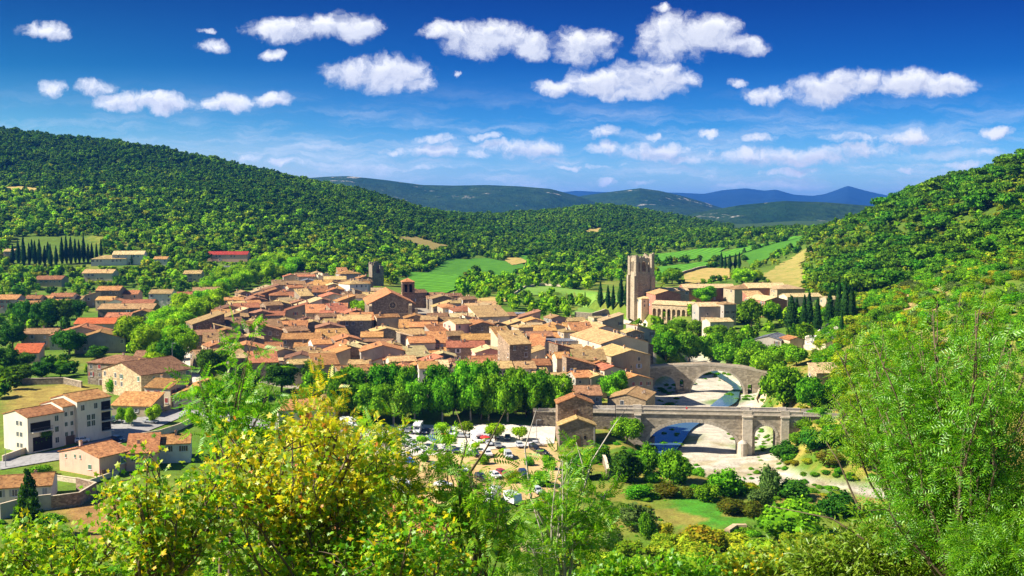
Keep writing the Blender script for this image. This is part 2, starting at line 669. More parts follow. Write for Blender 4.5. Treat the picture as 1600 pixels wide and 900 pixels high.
M_DARK = plain('opening_shade', (.018, .016, .015), .9, .1)  # near-black: the shade inside openings is put into this colour
M_CHIM = wall_mat('chimney_render', (.42, .33, .25), (.52, .42, .32))
M_IRON = plain('iron', (.06, .06, .065), .5, .4)
M_GUTTER = plain('gutter_zinc', (.30, .31, .32), .4, .5)
M_WHITE = plain('white_paint', (.78, .78, .77), .45, .4, var=.05)
# ------------------------------------------------------------------ terrain
NEAR = [(0, 63.3), (8, 60.2), (20, 55.0), (40, 47.5), (60, 40.5), (90, 29.5), (120, 18.5), (150, 9), (175, 2.5), (200, -1.8), (228, -3)]
COLS = {
    -300: [(300, 3), (500, 8), (750, 16), (1050, 75), (1250, 120), (1600, 205), (2300, 180), (5000, 110), (30000, 60)],
    0: [(280, -1), (300, 1), (400, 4), (500, 6), (700, 8), (858, 20), (1050, 53), (1250, 87), (1440, 140), (1600, 180), (1750, 178), (2400, 140), (5000, 90), (30000, 60)],
    200: [(280, -1), (330, 1.5), (400, 3.5), (500, 5), (700, 8), (800, 12), (900, 25), (1100, 60), (1350, 108), (1600, 158), (1750, 156), (2400, 120), (5000, 80), (30000, 60)],
    400: [(300, -2), (345, 1.5), (500, 5), (600, 8), (700, 10), (800, 14), (900, 21), (1150, 52), (1400, 92), (1600, 121), (1750, 118), (2400, 80), (5000, 50), (30000, 60)],
    550: [(300, -3), (345, 2), (400, 3), (500, 6), (600, 10), (700, 12), (800, 15), (950, 20), (1250, 50), (1600, 97), (1750, 96), (2400, 60), (5000, 45), (30000, 60)],
    700: [(300, -3), (326, -3), (345, 2.5), (500, 5.5), (600, 8), (700, 9.5), (850, 10), (980, 11), (1150, 16), (1300, 28), (1700, 58), (1800, 57), (2400, 35), (5000, 40), (30000, 60)],
    800: [(300, -3), (326, -3), (345, 2.5), (500, 5), (600, 7), (700, 8), (850, 9), (1150, 13), (1350, 19), (1700, 38), (2000, 55), (2200, 54), (3000, 30), (6000, 40), (30000, 60)],
    950: [(300, -3), (326, -3), (345, 2.5), (400, 2.5), (500, 3), (600, 5), (700, 6.5), (900, 8), (1200, 12), (1400, 17), (1750, 42), (2100, 73), (2300, 71), (3000, 30), (6000, 40), (30000, 60)],
    1050: [(300, -3), (345, 2.5), (400, 2.0), (500, 2), (600, 5), (700, 6.5), (1000, 10), (1300, 15), (1500, 21), (1800, 34), (2200, 50), (2400, 48), (3000, 25), (6000, 40), (30000, 60)],
    1150: [(300, -3), (345, 2.0), (400, 1.0), (500, 3), (600, 6), (700, 7), (900, 10), (1100, 13), (1300, 19), (1500, 26), (1800, 24), (2600, 28), (3000, 25), (6000, 40), (30000, 60)],
    1250: [(300, -3), (332, 3.5), (400, 4), (500, 5), (600, 7), (700, 9), (850, 13), (1050, 22), (1250, 30), (1500, 34), (1800, 28), (2600, 25), (6000, 40), (30000, 60)],
    1300: [(300, -3), (332, 4), (400, 8), (500, 11), (600, 12), (700, 13), (800, 17), (950, 32), (1100, 48), (1250, 47), (1600, 25), (2600, 25), (6000, 40), (30000, 60)],
    1400: [(290, -2), (332, 9), (400, 17), (480, 21), (650, 23), (750, 34), (850, 53), (950, 74), (1050, 72), (1500, 30), (2600, 25), (6000, 40), (30000, 60)],
    1500: [(285, -1), (330, 14), (400, 25), (480, 30), (600, 34), (700, 47), (800, 70), (900, 89), (1000, 88), (1500, 40), (2600, 25), (6000, 40), (30000, 60)],
    1600: [(285, 4), (330, 20), (400, 31), (480, 36), (560, 40), (700, 66), (850, 101), (950, 100), (1500, 50), (2600, 25), (6000, 40), (30000, 60)],
    1900: [(285, 14), (330, 30), (400, 42), (560, 60), (700, 100), (850, 140), (950, 138), (1500, 60), (2600, 25), (6000, 40), (30000, 60)],
}
_us = sorted(COLS)
_ts = np.array([(u - 800) / FPX for u in _us])
S0, S1, SN = math.log(25.0), math.log(40025.0), 1500
_sg = np.linspace(S0, S1, SN)
_dg = np.exp(_sg) - 25.0
_tab = []
for _u in _us:
    kn = NEAR + COLS[_u]
    _tab.append(np.interp(_dg, [k[0] for k in kn], [k[1] for k in kn]))
_tab = np.array(_tab)
TN = 320
_tg = np.linspace(_ts[0], _ts[-1], TN)
_G = np.array([np.interp(_tg, _ts, _tab[:, k]) for k in range(SN)]).T     # (TN, SN)


def _smooth(a, n, ax):
    k = np.exp(-np.linspace(-2, 2, 2 * n + 1) ** 2)
    k /= k.sum()
    pad = [(0, 0), (0, 0)]
    pad[ax] = (n, n)
    ap = np.pad(a, pad, mode='edge')
    return np.apply_along_axis(lambda r: np.convolve(r, k, 'valid'), ax, ap)


_G = _smooth(_smooth(_G, 7, 1), 9, 0)

# the river: centre line with half widths, world metres
RIVER = [(40, 760, 8), (66, 660, 9), (92, 560, 5), (90, 500, 8), (78, 442, 23), (68, 390, 20), (60, 335, 21), (60, 305, 17), (70, 287, 13), (84, 279, 11), (104, 271, 11), (130, 262, 11), (200, 240, 11)]
RIVER_BED = -8.6


def river_dist(x, y):
    """distance to the centre line minus the half width there"""
    best = np.full(np.shape(x), 1e9)
    for (x0, y0, w0), (x1, y1, w1) in zip(RIVER, RIVER[1:]):
        dx, dy = x1 - x0, y1 - y0
        h = np.clip(((x - x0) * dx + (y - y0) * dy) / (dx * dx + dy * dy), 0, 1)
        d = np.hypot(x - x0 - h * dx, y - y0 - h * dy) - (w0 + h * (w1 - w0))
        best = np.minimum(best, d)
    return best


def sstep(x, a, b):
    t = np.clip((x - a) / (b - a), 0, 1)
    return t * t * (3 - 2 * t)


def wob(x, y, s, k=0.0):
    return (np.sin(x / s + 1.3 * np.sin(y / s * .83 + k)) * np.cos(y / s * 1.07 + k + .6 * np.sin(x / s * 1.31)))


def Z(x, y):
    x, y = np.asarray(x, float), np.asarray(y, float)
    d = np.maximum(y, .7 * np.hypot(x, y))
    t = np.clip(x / np.maximum(d, 1e-3), _tg[0], _tg[-1] - 1e-6)
    fi = (t - _tg[0]) / (_tg[1] - _tg[0])
    i = np.clip(fi.astype(int), 0, TN - 2)
    fi = fi - i
    fs = (np.log(np.clip(d, 0, 39000) + 25.0) - S0) / (_sg[1] - _sg[0])
    j = np.clip(fs.astype(int), 0, SN - 2)
    fs = fs - j
    z = (_G[i, j] * (1 - fi) * (1 - fs) + _G[i + 1, j] * fi * (1 - fs) + _G[i, j + 1] * (1 - fi) * fs + _G[i + 1, j + 1] * fi * fs)
    far = sstep(d, 900, 1600)
    z = z + far * (3.0 * wob(x, y, 60) + 5.0 * wob(x, y, 160, 2.0)) + sstep(d, 60, 140) * (1 - sstep(d, 170, 230)) * .9 * wob(x, y, 9)
    z = z + .25 * sstep(d, 230, 300) * wob(x, y, 7) + 1.2 * sstep(d, 330, 420) * sstep(t, .30, .36) * wob(x, y, 17)
    rd = river_dist(x, y)
    w = sstep(rd, -1, 11) ** .8
    bed = RIVER_BED + .35 * wob(x, y, 5) + .35 * wob(x, y, 11, 1) + .9 * sstep(rd, -7, 1)
    low = np.minimum(z, bed)
    return np.where(rd < 11, low + (z - low) * w, z)


_md = np.concatenate([np.arange(3, 200, 1.0), np.arange(200, 1000, .5), np.geomspace(1000, 30000, 1200)])


def ground(u, v, h=0.0, start=60.0):
    """point of the terrain (raised by h) seen at a photo pixel"""
    p, q = ray(u, v)
    d = _md[_md >= start]
    f = EYE + q * d - Z(p * d, d) - h
    k = np.argmax(f <= 0)
    if f[k] > 0:
        k = len(d) - 1
    if k == 0:
        dd = d[0]
    else:
        dd = d[k - 1] + (d[k] - d[k - 1]) * f[k - 1] / max(1e-9, f[k - 1] - f[k])
    return Vector((p * dd, dd, float(Z(p * dd, dd))))


def at_depth(u, v, d):
    p, q = ray(u, v)
    return Vector((p * d, d, EYE + q * d))


# ---- cover colours of the ground (what grows or lies there)
def in_poly(x, y, poly):
    ins = np.zeros(np.shape(x), bool)
    n = len(poly)
    for k in range(n):
        x0, y0 = poly[k]
        x1, y1 = poly[(k + 1) % n]
        c = ((y0 > y) != (y1 > y)) & (x < (x1 - x0) * (y - y0) / ((y1 - y0) or 1e-9) + x0)
        ins ^= c
    return ins


def px_poly(pts, h=0.0, start=180.0):
    return [tuple(ground(u, v, h, start).xy) for u, v in pts]


VILLAGE_PX = [(306, 560), (318, 505), (352, 478), (400, 455), (440, 440), (500, 428), (545, 424), (585, 446), (600, 462), (660, 462), (705, 462), (770, 482),
              (860, 505), (905, 507), (965, 510), (1025, 535), (1020, 590), (960, 603), (880, 604), (800, 606), (700, 603), (560, 596), (480, 590), (400, 575)]
VILLAGE = px_poly(VILLAGE_PX, 5.0)

C_GRASS, C_DRY, C_SCRUB, C_STONE, C_SOIL, C_EARTH, C_GRAVEL, C_MEADOW = [np.array(c) for c in
    [(.075, .155, .012), (.32, .24, .055), (.075, .13, .012), (.36, .31, .24), (.33, .22, .11), (.30, .12, .045), (.44, .395, .31), (.075, .18, .02)]]


MEADOW_PX = [(1036, 796), (1046, 774), (1066, 762), (1090, 766), (1118, 776), (1150, 794), (1182, 812), (1170, 822), (1132, 824), (1104, 832), (1080, 824), (1056, 830), (1034, 816)]
SOFT = [(px_poly(MEADOW_PX, 0, 150), (.055, .20, .014), .35),
        (px_poly([(130, 372), (190, 360), (255, 364), (240, 382), (165, 390)]), (.20, .22, .03), .5),
        (px_poly([(862, 366), (905, 360), (912, 372), (880, 378)]), (.22, .22, .04), .5),
        (px_poly([(0, 604), (100, 600), (160, 604), (150, 624), (100, 640), (0, 646)]), (.26, .195, .045), .2),
        (px_poly([(80, 790), (140, 770), (200, 760), (232, 800), (228, 860), (150, 860)], 0, 150), (.26, .15, .05), .3),
        (px_poly([(1360, 455), (1420, 440), (1480, 450), (1490, 480), (1440, 500), (1380, 485)], 0, 250), (.36, .25, .10), .5)]


def cover(x, y):
    d = np.hypot(x, y)
    t = x / np.maximum(y, 1)
    n1 = .5 + .5 * wob(x, y, 23, 1.0)
    n2 = .5 + .5 * wob(x, y, 8, 3.0)
    c = np.broadcast_to(C_GRASS, (*np.shape(x), 3)).copy()

    def lay(mask, col):
        nonlocal c
        m = np.clip(mask, 0, 1)[..., None]
        c = c * (1 - m) + col * m
    lay(.5 * n1 * n2, C_DRY)
    lay(sstep(d, 880, 1050) * .8, C_SCRUB)
    lay((1 - sstep(d, 190, 215)) * .75, C_SCRUB)
    lay((1 - sstep(d, 175, 205)) * .45 * n2, C_DRY)
    lay(in_poly(x, y, VILLAGE).astype(float), C_STONE * .8)
    # the dry slope on the right and the golden spur behind the abbey
    lay(sstep(t, .27, .33) * sstep(d, 300, 340) * (1 - sstep(d, 640, 720)) * (.1 + .75 * n1 * n2), C_DRY)
    lay(sstep(t, .27, .33) * sstep(d, 300, 340) * (1 - sstep(d, 640, 720)) * .35 * sstep(n2, .7, .9) * n1, C_STONE)
    hill = sstep(t, .265, .29) * sstep(d, 520, 600)
    lay(hill * .85, C_SCRUB * .8)
    lay(hill * .5 * sstep(n1 * n2, .5, .75), C_DRY * .8)
    lay(sstep(d, 2200, 2700), np.array((.030, .062, .014)))
    n3 = .25 * wob(x, y, 3.1, .4) + .25 * wob(x, y, 1.7, 2.0)
    for poly, col, soft in SOFT:
        xs, ys = [p[0] for p in poly], [p[1] for p in poly]
        cx, cy = sum(xs) / len(xs), sum(ys) / len(ys)
        acc = 0
        for f in (.72, .84, .92, 1.0, 1.08):      # a frayed edge
            k = f + soft * n3
            acc = acc + in_poly(cx + (x - cx) / k, cy + (y - cy) / k, poly) * .2
        lay(acc, np.array(col))
        lay(acc * sstep(n1 * n2 + n3, .55, .8) * .6, C_DRY)
    rd = river_dist(x, y)
    lay((1 - sstep(rd, -3, 3)) * (y < 640), C_GRAVEL)
    lay((1 - sstep(rd, -3, 3)) * sstep(n1 * n2, .30, .5) * .85, C_MEADOW)
    lay(sstep(rd, 0, 4) * (1 - sstep(rd, 14, 30)) * (d < 480) * .75 * sstep(n1 * .5 + n2 * .3 + n3 + .2, .3, .7), C_DRY)
    lay((d > 200) * (d < 360) * (1 - sstep(rd, 60, 120)) * .5 * sstep(n2 + n3, .5, .9), C_DRY * .7)
    return c


def ground_mat():
    m, t, out = new_mat('ground_cover')
    b = principled(t, out, .95, .1)
    at = N(t, 'ShaderNodeAttribute')
    at.attribute_name = 'cover'
    wc = world_coord(t)
    n = noise(t, .25, 6, .7, wc)
    n2 = noise(t, 1.6, 4, .7, wc)
    f = math_node(t, 'ADD', math_node(t, 'MULTIPLY', n, .9), math_node(t, 'MULTIPLY', n2, .7))
    hs = N(t, 'ShaderNodeHueSaturation')
    L(t, at.outputs['Color'], hs.inputs['Color'])
    L(t, map_range(t, f, .45, 1.15, .35, 1.6, False), hs.inputs['Value'])
    L(t, map_range(t, n, .3, .7, .485, .51, False), hs.inputs['Hue'])
    L(t, hs.outputs[0], b.inputs[0])
    bump(t, b, f, .8, .3)
    return m


M_GROUND = ground_mat()


def build_terrain():
    Rr = np.concatenate([[.01], np.geomspace(2, 200, 70)[:-1], np.arange(200, 520, 1.6), np.arange(520, 1000, 4.0), np.geomspace(1000, 2600, 130)[:-1], np.geomspace(2600, 30000, 60)])
    fine = np.radians(np.linspace(-33, 33, 440))
    side = np.radians(np.linspace(33, 327, 64))[1:-1]
    az = np.concatenate([fine, side])
    A, RR = np.meshgrid(az, Rr, indexing='ij')
    X, Y = RR * np.sin(A), RR * np.cos(A)
    zz = Z(X, Y)
    na, nr = A.shape
    co = np.stack([X, Y, zz], -1).reshape(-1, 3)
    i = np.arange(na)[:, None]
    j = np.arange(nr - 1)[None, :]
    i2 = (i + 1) % na
    fc = np.stack([i * nr + j, i * nr + j + 1, i2 * nr + j + 1, i2 * nr + j], -1).reshape(-1, 4)
    me = np_mesh('ground', co, fc, M_GROUND, smooth=True)
    at = me.color_attributes.new('cover', 'FLOAT_COLOR', 'POINT')
    c = cover(X, Y).reshape(-1, 3)
    at.data.foreach_set('color', np.concatenate([c, np.ones((len(c), 1))], 1).astype(np.float32).ravel())
    return structure(link('ground', me))


build_terrain()


DRAPED = []


def drape(name, poly, mat, lift=.25, step=3.0, kind='structure', zfun=None, rag=0.0):
    """a sheet lying on the terrain inside a world-space polygon"""
    P = [Vector((float(a), float(b))) for a, b in poly]
    DRAPED.append((name, [tuple(p) for p in P]))
    pts, edges = [], []
    n = len(P)
    for k in range(n):
        a, b = P[k], P[(k + 1) % n]
        m = max(1, int((b - a).length / step))
        for q in range(m):
            pts.append(a.lerp(b, q / m))
    nb = len(pts)
    if rag:
        rr = random.Random(len(pts))
        pts = [p + Vector((rr.uniform(-rag, rag), rr.uniform(-rag, rag) * 2)) for p in pts]
    edges = [(k, (k + 1) % nb) for k in range(nb)]
    xs, ys = [p.x for p in P], [p.y for p in P]
    gx, gy = np.meshgrid(np.arange(min(xs), max(xs), step), np.arange(min(ys), max(ys), step))
    ins = in_poly(gx, gy, [tuple(p) for p in P])
    for a, b in zip(gx[ins], gy[ins]):
        pts.append(Vector((float(a), float(b))))
    vs, _, fs, *_ = delaunay_2d_cdt(pts, edges, [], 1, 1e-4)
    x = np.array([p.x for p in vs])
    y = np.array([p.y for p in vs])
    z = (Z(x, y) if zfun is None else zfun(x, y)) + lift
    me = bpy.data.meshes.new(name)
    me.from_pydata([tuple(map(float, p)) for p in zip(x, y, z)], [], [tuple(f) if (Vector(vs[f[1]]) - Vector(vs[f[0]])).cross(Vector(vs[f[2]]) - Vector(vs[f[0]])) > 0 else tuple(f[::-1]) for f in fs])
    me.materials.append(mat)
    me.polygons.foreach_set('use_smooth', [True] * len(me.polygons))
    me.update()
    return structure(link(name, me), kind)


def field_mat(name, c1, c2, rows=0.0, ang=0.0, c3=None):
    m, t, out = new_mat(name)
    b = principled(t, out, .95, .1)
    wc = world_coord(t)
    n = noise(t, .09, 5, .7, wc)
    n2 = noise(t, .9, 3, .7, wc)
    c = mixc(t, map_range(t, n, .35, .65), c1, c2)
    c = mixc(t, math_node(t, 'MULTIPLY', map_range(t, n2, .45, .75), .75), c, tuple(x * .5 for x in c1))
    if c3:
        c = mixc(t, map_range(t, noise(t, .16, 4, .65, wc), .52, .66), c, c3)
    if rows:
        g = N(t, 'ShaderNodeNewGeometry')
        mp = N(t, 'ShaderNodeMapping')
        mp.inputs['Rotation'].default_value = (0, 0, ang)
        L(t, g.outputs['Position'], mp.inputs[0])
        wv = N(t, 'ShaderNodeTexWave')
        wv.inputs['Scale'].default_value = 1.0 / rows * .314
        wv.inputs['Distortion'].default_value = .6
        L(t, mp.outputs[0], wv.inputs['Vector'])
        c = mixc(t, math_node(t, 'MULTIPLY', wv.outputs[1], .55), c, tuple(x * .45 for x in c1))
        bump(t, b, wv.outputs[1], .8, .8)
    L(t, c, b.inputs[0])
    return m


M_VINE = field_mat('vineyard', (.075, .24, .012), (.11, .30, .016), rows=9, ang=.5)
M_VINE2 = field_mat('vineyard_cross', (.055, .18, .012), (.09, .25, .016), rows=9, ang=1.9)
M_PASTURE = field_mat('pasture', (.13, .26, .03), (.17, .27, .045))
M_MEADOW = field_mat('meadow', (.055, .19, .013), (.085, .23, .018), c3=(.19, .20, .04))
M_HAY = field_mat('dry_grass', (.34, .25, .07), (.44, .31, .10), c3=(.17, .21, .035))
M_SPUR = field_mat('dry_spur', (.25, .22, .05), (.34, .27, .08), c3=(.14, .19, .03))
M_ROUGH = field_mat('rough_pasture', (.17, .20, .03), (.26, .24, .045), c3=(.11, .18, .02))
M_WASTE = field_mat('waste_ground', (.26, .17, .055), (.33, .22, .08), c3=(.13, .15, .03))
M_EARTH = field_mat('red_earth', (.34, .14, .05), (.42, .19, .075), c3=(.28, .17, .07))
M_TERR = field_mat('terraces', (.26, .20, .05), (.33, .27, .10), rows=9, ang=1.57)
M_LOT = field_mat('parking_gravel', (.50, .44, .36), (.58, .53, .46))
M_DIRT = field_mat('parking_dirt', (.44, .29, .12), (.52, .36, .17), c3=(.30, .26, .09))
M_ASPH = field_mat('asphalt', (.24, .23, .22), (.30, .29, .28))
M_PATH = field_mat('path_dust', (.52, .40, .24), (.60, .48, .31))
M_COURT = field_mat('courtyard_gravel', (.56, .48, .33), (.62, .55, .40))


def field(name, px, mat, lift=.35, step=6.0, start=180, **k):
    return drape(name, px_poly(px, 0, start), mat, lift, step, **k)


def build_fields():
    field('vineyard_field', [(632, 452), (640, 426), (700, 428), (738, 436), (720, 450), (690, 462), (655, 462)], M_VINE, .8)
    field('vineyard_field', [(668, 428), (700, 405), (760, 404), (815, 412), (826, 424), (770, 434), (710, 432)], M_VINE2, .8)
    field('vineyard_field', [(800, 400), (860, 401), (876, 408), (830, 412)], M_VINE, .9)
    field('pasture', [(806, 460), (816, 451), (850, 447), (905, 454), (950, 459), (978, 465), (978, 476), (930, 470), (880, 464), (836, 462)], M_PASTURE, .5)
    field('pasture', [(728, 470), (770, 464), (800, 470), (770, 476)], M_HAY, .5)
    field('stubble_field', [(786, 404), (812, 404), (828, 410), (800, 416)], M_HAY, 1.2)
    field('vineyard_field', [(1024, 398), (1092, 390), (1136, 388), (1100, 404), (1030, 414)], M_VINE, 1.2)
    field('vineyard_field', [(1160, 398), (1210, 382), (1258, 370), (1262, 378), (1216, 398), (1172, 416)], M_VINE2, 1.2)
    field('vineyard_field', [(1094, 400), (1160, 388), (1240, 370), (1256, 370), (1210, 381), (1150, 400), (1098, 410)], M_VINE, 1.2)
    field('vineyard_field', [(1026, 418), (1100, 410), (1120, 412), (1064, 430), (1026, 434)], M_VINE, 1.0)
    field('dry_field', [(1068, 428), (1095, 420), (1140, 420), (1140, 436), (1070, 446)], M_HAY, .8)
    field('dry_field', [(1192, 432), (1216, 414), (1262, 388), (1274, 384), (1252, 412), (1258, 436), (1250, 452), (1204, 446)], M_SPUR, .8, rag=3)
    field('courtyard', [(940, 494), (1000, 488), (1012, 505), (980, 508), (950, 502)], M_COURT, .3, 3)
    field('terraced_field', [(612, 372), (650, 372), (708, 388), (706, 396), (660, 394), (628, 386)], M_TERR, 1.6, rag=3)
    field('dry_field', [(912, 362), (942, 356), (938, 368), (916, 370)], M_HAY, 1.6, rag=3)
    0 and field('terraced_field', [(862, 366), (905, 360), (912, 372), (880, 376)], M_ROUGH, 1.6, rag=4)
    0 and field('dry_field', [(130, 370), (190, 360), (255, 364), (240, 380), (165, 388)], M_ROUGH, 1.4, rag=3)
    field('dry_field', [(0, 294), (30, 293), (62, 296), (56, 302), (0, 303)], M_HAY, 1.5)
    0 and field('dry_field', [(0, 604), (100, 600), (160, 604), (150, 624), (100, 636), (40, 640), (0, 642)], M_WASTE, .25, 4, rag=1.0)
    0 and field('meadow', [(1042, 792), (1050, 772), (1066, 764), (1090, 769), (1118, 779), (1150, 796), (1176, 812), (1166, 820), (1132, 820), (1104, 828), (1080, 820), (1058, 826), (1040, 812)], M_MEADOW, .2, 3, rag=1.2)
    0 and field('dry_field', [(80, 790), (140, 770), (200, 760), (230, 800), (225, 850), (150, 850)], M_WASTE, .2, 3, start=150, rag=1.2)
    # car park
    field('parking_dirt', [(560, 700), (640, 690), (760, 684), (866, 684), (880, 740), (870, 772), (760, 792), (600, 778), (540, 740)], M_DIRT, .16, 3, rag=1.2)
    field('parking_lot', [(560, 668), (640, 664), (760, 664), (868, 668), (866, 694), (800, 700), (740, 708), (640, 714), (570, 712)], M_LOT, .30, 3)
    field('red_earth_field', [(500, 800), (560, 772), (640, 782), (700, 800), (705, 830), (640, 850), (540, 850)], M_EARTH, .2, 3, start=150, rag=1.3)
    # lanes
    field('road', [(175, 655), (230, 652), (300, 632), (340, 640), (420, 660), (540, 672), (540, 684), (420, 672), (330, 655), (296, 646), (262, 662), (200, 690), (120, 715), (0, 735), (0, 722), (110, 700), (170, 684)], M_ASPH, .22, 3)
    field('road', [(268, 520), (292, 520), (300, 560), (318, 600), (330, 640), (300, 640), (290, 600), (276, 560)], M_LOT, .3, 3)
    field('path', [(1180, 628), (1192, 612), (1200, 612), (1194, 630), (1186, 640), (1176, 640)], M_PATH, .2, 2)


build_fields()


def water_mat():
    m, t, out = new_mat('river_water')
    b = principled(t, out, .06, .5)
    b.inputs['Base Color'].default_value = (.06, .12, .17, 1)
    n = noise(t, 1.2, 4, .6, world_coord(t, (1, .5, 1)))
    bump(t, b, n, .12, .05)
    return m


def ribbon(name, pts, mat, zf, seg=8):
    """pts: (x, y, half width); a smooth ribbon"""
    P = []
    n = len(pts)
    for k in range(n - 1):
        p0, p1, p2, p3 = pts[max(k - 1, 0)], pts[k], pts[k + 1], pts[min(k + 2, n - 1)]
        for q in range(seg):
            s = q / seg
            P.append([.5 * (2 * b + (c - a) * s + (2 * a - 5 * b + 4 * c - d) * s * s + (3 * b - a - 3 * c + d) * s ** 3) for a, b, c, d in zip(p0, p1, p2, p3)])
    P.append(list(pts[-1]))
    P = np.array(P)
    tn = np.gradient(P[:, :2], axis=0)
    tn /= np.linalg.norm(tn, axis=1)[:, None]
    nn = np.stack([-tn[:, 1], tn[:, 0]], 1)
    A, B = P[:, :2] + nn * P[:, 2:3], P[:, :2] - nn * P[:, 2:3]
    poly = [tuple(p) for p in A] + [tuple(p) for p in B[::-1]]
    return poly


def build_river():
    M = water_mat()
    def w(u, v, hw):
        p, q = ray(u, v)
        d = (RIVER_BED + .5 - EYE) / q
        return (p * d, d, hw)
    pts = [(92, 500, 2.0), w(1150, 604, 1.6), w(1146, 614, 2.4), w(1134, 628, 3.8), w(1108, 644, 2.6), w(1062, 668, 4.5), w(1044, 684, 5.5), w(1032, 706, 4.5), w(1030, 722, 3.2), w(1050, 748, 1.4), w(1110, 766, 1.0), w(1240, 776, .9), w(1400, 792, .9)]
    drape('river_water', ribbon('river', pts, M, 0), M, RIVER_BED + .62, 4.0, zfun=lambda x, y: x * 0)


build_river()


# ---- far ranges of hills
def hill_mat(name, c1, c2, c3, rock=0.0):
    m, t, out = new_mat(name)
    b = principled(t, out, .95, .05)
    wc = world_coord(t)
    n = noise(t, .004, 8, .68, wc)
    n2 = noise(t, .03, 6, .7, wc)
    c = mixc(t, map_range(t, n, .38, .62), c1, c2)
    c = mixc(t, map_range(t, n2, .45, .7), c, c3)
    if rock:
        c = mixc(t, map_range(t, noise(t, .006, 7, .7, wc), .60, .66), c, (.42, .38, .32))
    L(t, c, b.inputs[0])
    bump(t, b, n2, 1.0, 14.0)
    return m


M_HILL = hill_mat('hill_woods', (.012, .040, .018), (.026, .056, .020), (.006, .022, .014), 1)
M_MOUNT = hill_mat('hazed_mountain_woods', (.008, .024, .040), (.014, .034, .050), (.006, .016, .030), 0)  # the blue of distant haze is mixed into the woods colour


def hills(name, sky, d, depth, mat, amp, seed, kind='hills'):
    us = np.linspace(sky[0][0], sky[-1][0], 220)
    vs = np.interp(us, [s[0] for s in sky], [s[1] for s in sky])
    k = np.exp(-np.linspace(-2, 2, 5) ** 2)
    vs = np.convolve(np.pad(vs, 2, mode='edge'), k / k.sum(), 'valid')
    rows = np.linspace(-1, 1, 41)
    co = np.zeros((len(us), len(rows), 3))
    for a, (u, v) in enumerate(zip(us, vs)):
        p, q = ray(u, v)
        top = EYE + q * d
        for b, r in enumerate(rows):
            y = d + r * depth
            x = p * y
            prof = (1 - abs(r)) ** .9 * (1 - .25 * abs(r))
            gul = amp * abs(r) * (1 - abs(r)) * 2.2 * (wob(x, y * .5, depth * .16, seed) + .5 * wob(x, y, depth * .06, seed + 1))
            co[a, b] = (x, y, -60 + (top + 60) * prof + gul)
    nu, nr = len(us), len(rows)
    i, j = np.arange(nu - 1)[:, None], np.arange(nr - 1)[None, :]
    fc = np.stack([i * nr + j, (i + 1) * nr + j, (i + 1) * nr + j + 1, i * nr + j + 1], -1).reshape(-1, 4)
    return structure(link(name, np_mesh(name, co.reshape(-1, 3), fc, mat, smooth=True)))


hills('hills', [(330, 300), (430, 282), (510, 276), (545, 275), (600, 281), (660, 289), (710, 290), (760, 289), (810, 291), (860, 295), (905, 307), (945, 322), (990, 345)], 5200, 1900, M_HILL, 60, 1)
hills('hills', [(840, 330), (880, 312), (915, 305), (960, 299), (1000, 294), (1030, 298), (1065, 306), (1100, 316), (1150, 332), (1190, 345)], 6000, 2000, M_HILL, 60, 2)
hills('hills', [(1040, 342), (1100, 330), (1160, 320), (1225, 314), (1290, 316), (1340, 320), (1420, 326), (1500, 335)], 3900, 900, M_HILL, 35, 3)
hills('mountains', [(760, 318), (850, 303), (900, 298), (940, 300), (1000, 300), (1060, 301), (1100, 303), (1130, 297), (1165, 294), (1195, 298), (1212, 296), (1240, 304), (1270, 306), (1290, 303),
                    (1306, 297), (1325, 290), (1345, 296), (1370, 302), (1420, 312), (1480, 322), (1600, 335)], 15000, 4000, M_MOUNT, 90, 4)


def build_haze():
    m, t, out = new_mat('haze')
    v = N(t, 'ShaderNodeVolumePrincipled')
    v.inputs['Color'].default_value = (.06, .30, 1.0, 1)
    v.inputs['Density'].default_value = HAZE
    v.inputs['Anisotropy'].default_value = .2
    L(t, v.outputs[0], out.inputs['Volume'])
    b = MB()
    b.box(-16000, 16000, -600, 29000, -140, 560)
    o = b.build('haze', m)
    structure(o, 'stuff')


HAZE = 4.6e-5
if HAZE:
    build_haze()
# ------------------------------------------------------------------ houses
def window_mesh(kind, w, h, shut=None):
    """a window that stands in the wall plane: surround, glass, glazing bars, sometimes shutters and a sill"""
    b = MB()
    t = .09
    b.box(-w / 2 - t, w / 2 + t, -.05, .06, -t, 0, 0)
    b.box(-w / 2 - t, w / 2 + t, -.05, .06, h, h + t, 0)
    b.box(-w / 2 - t, -w / 2, -.05, .06, 0, h, 0)
    b.box(w / 2, w / 2 + t, -.05, .06, 0, h, 0)
    b.box(-w / 2, w / 2, -.015, .05, 0, h, 1)
    b.box(-.03, .03, -.035, -.016, 0, h, 0)
    if shut == 'open':
        for s in (-1, 1):
            x = s * (w / 2 + t + w / 4 + .01)
            b.box(x - w / 4, x + w / 4, -.075, -.004, -.02, h + .02, 2)
    elif shut == 'shut':
        b.box(-w / 2, -.035, -.07, -.018, 0, h, 2)
        b.box(.035, w / 2, -.07, -.018, 0, h, 2)
    if kind == 'sill':
        b.box(-w / 2 - .2, w / 2 + .2, -.16, .06, -.2, -t - .002, 0)
    return b


WIN = {}
for _c in M_SHUT:
    WIN[_c, 0] = window_mesh('sill', .95, 1.35, 'open').mesh('window', [M_FRAME, GLASS, M_SHUT[_c]])
    WIN[_c, 1] = window_mesh('sill', .95, 1.35, 'shut').mesh('window', [M_FRAME, GLASS, M_SHUT[_c]])
    WIN[_c, 2] = window_mesh('', .95, 1.35, None).mesh('window', [M_FRAME, GLASS, M_SHUT[_c]])


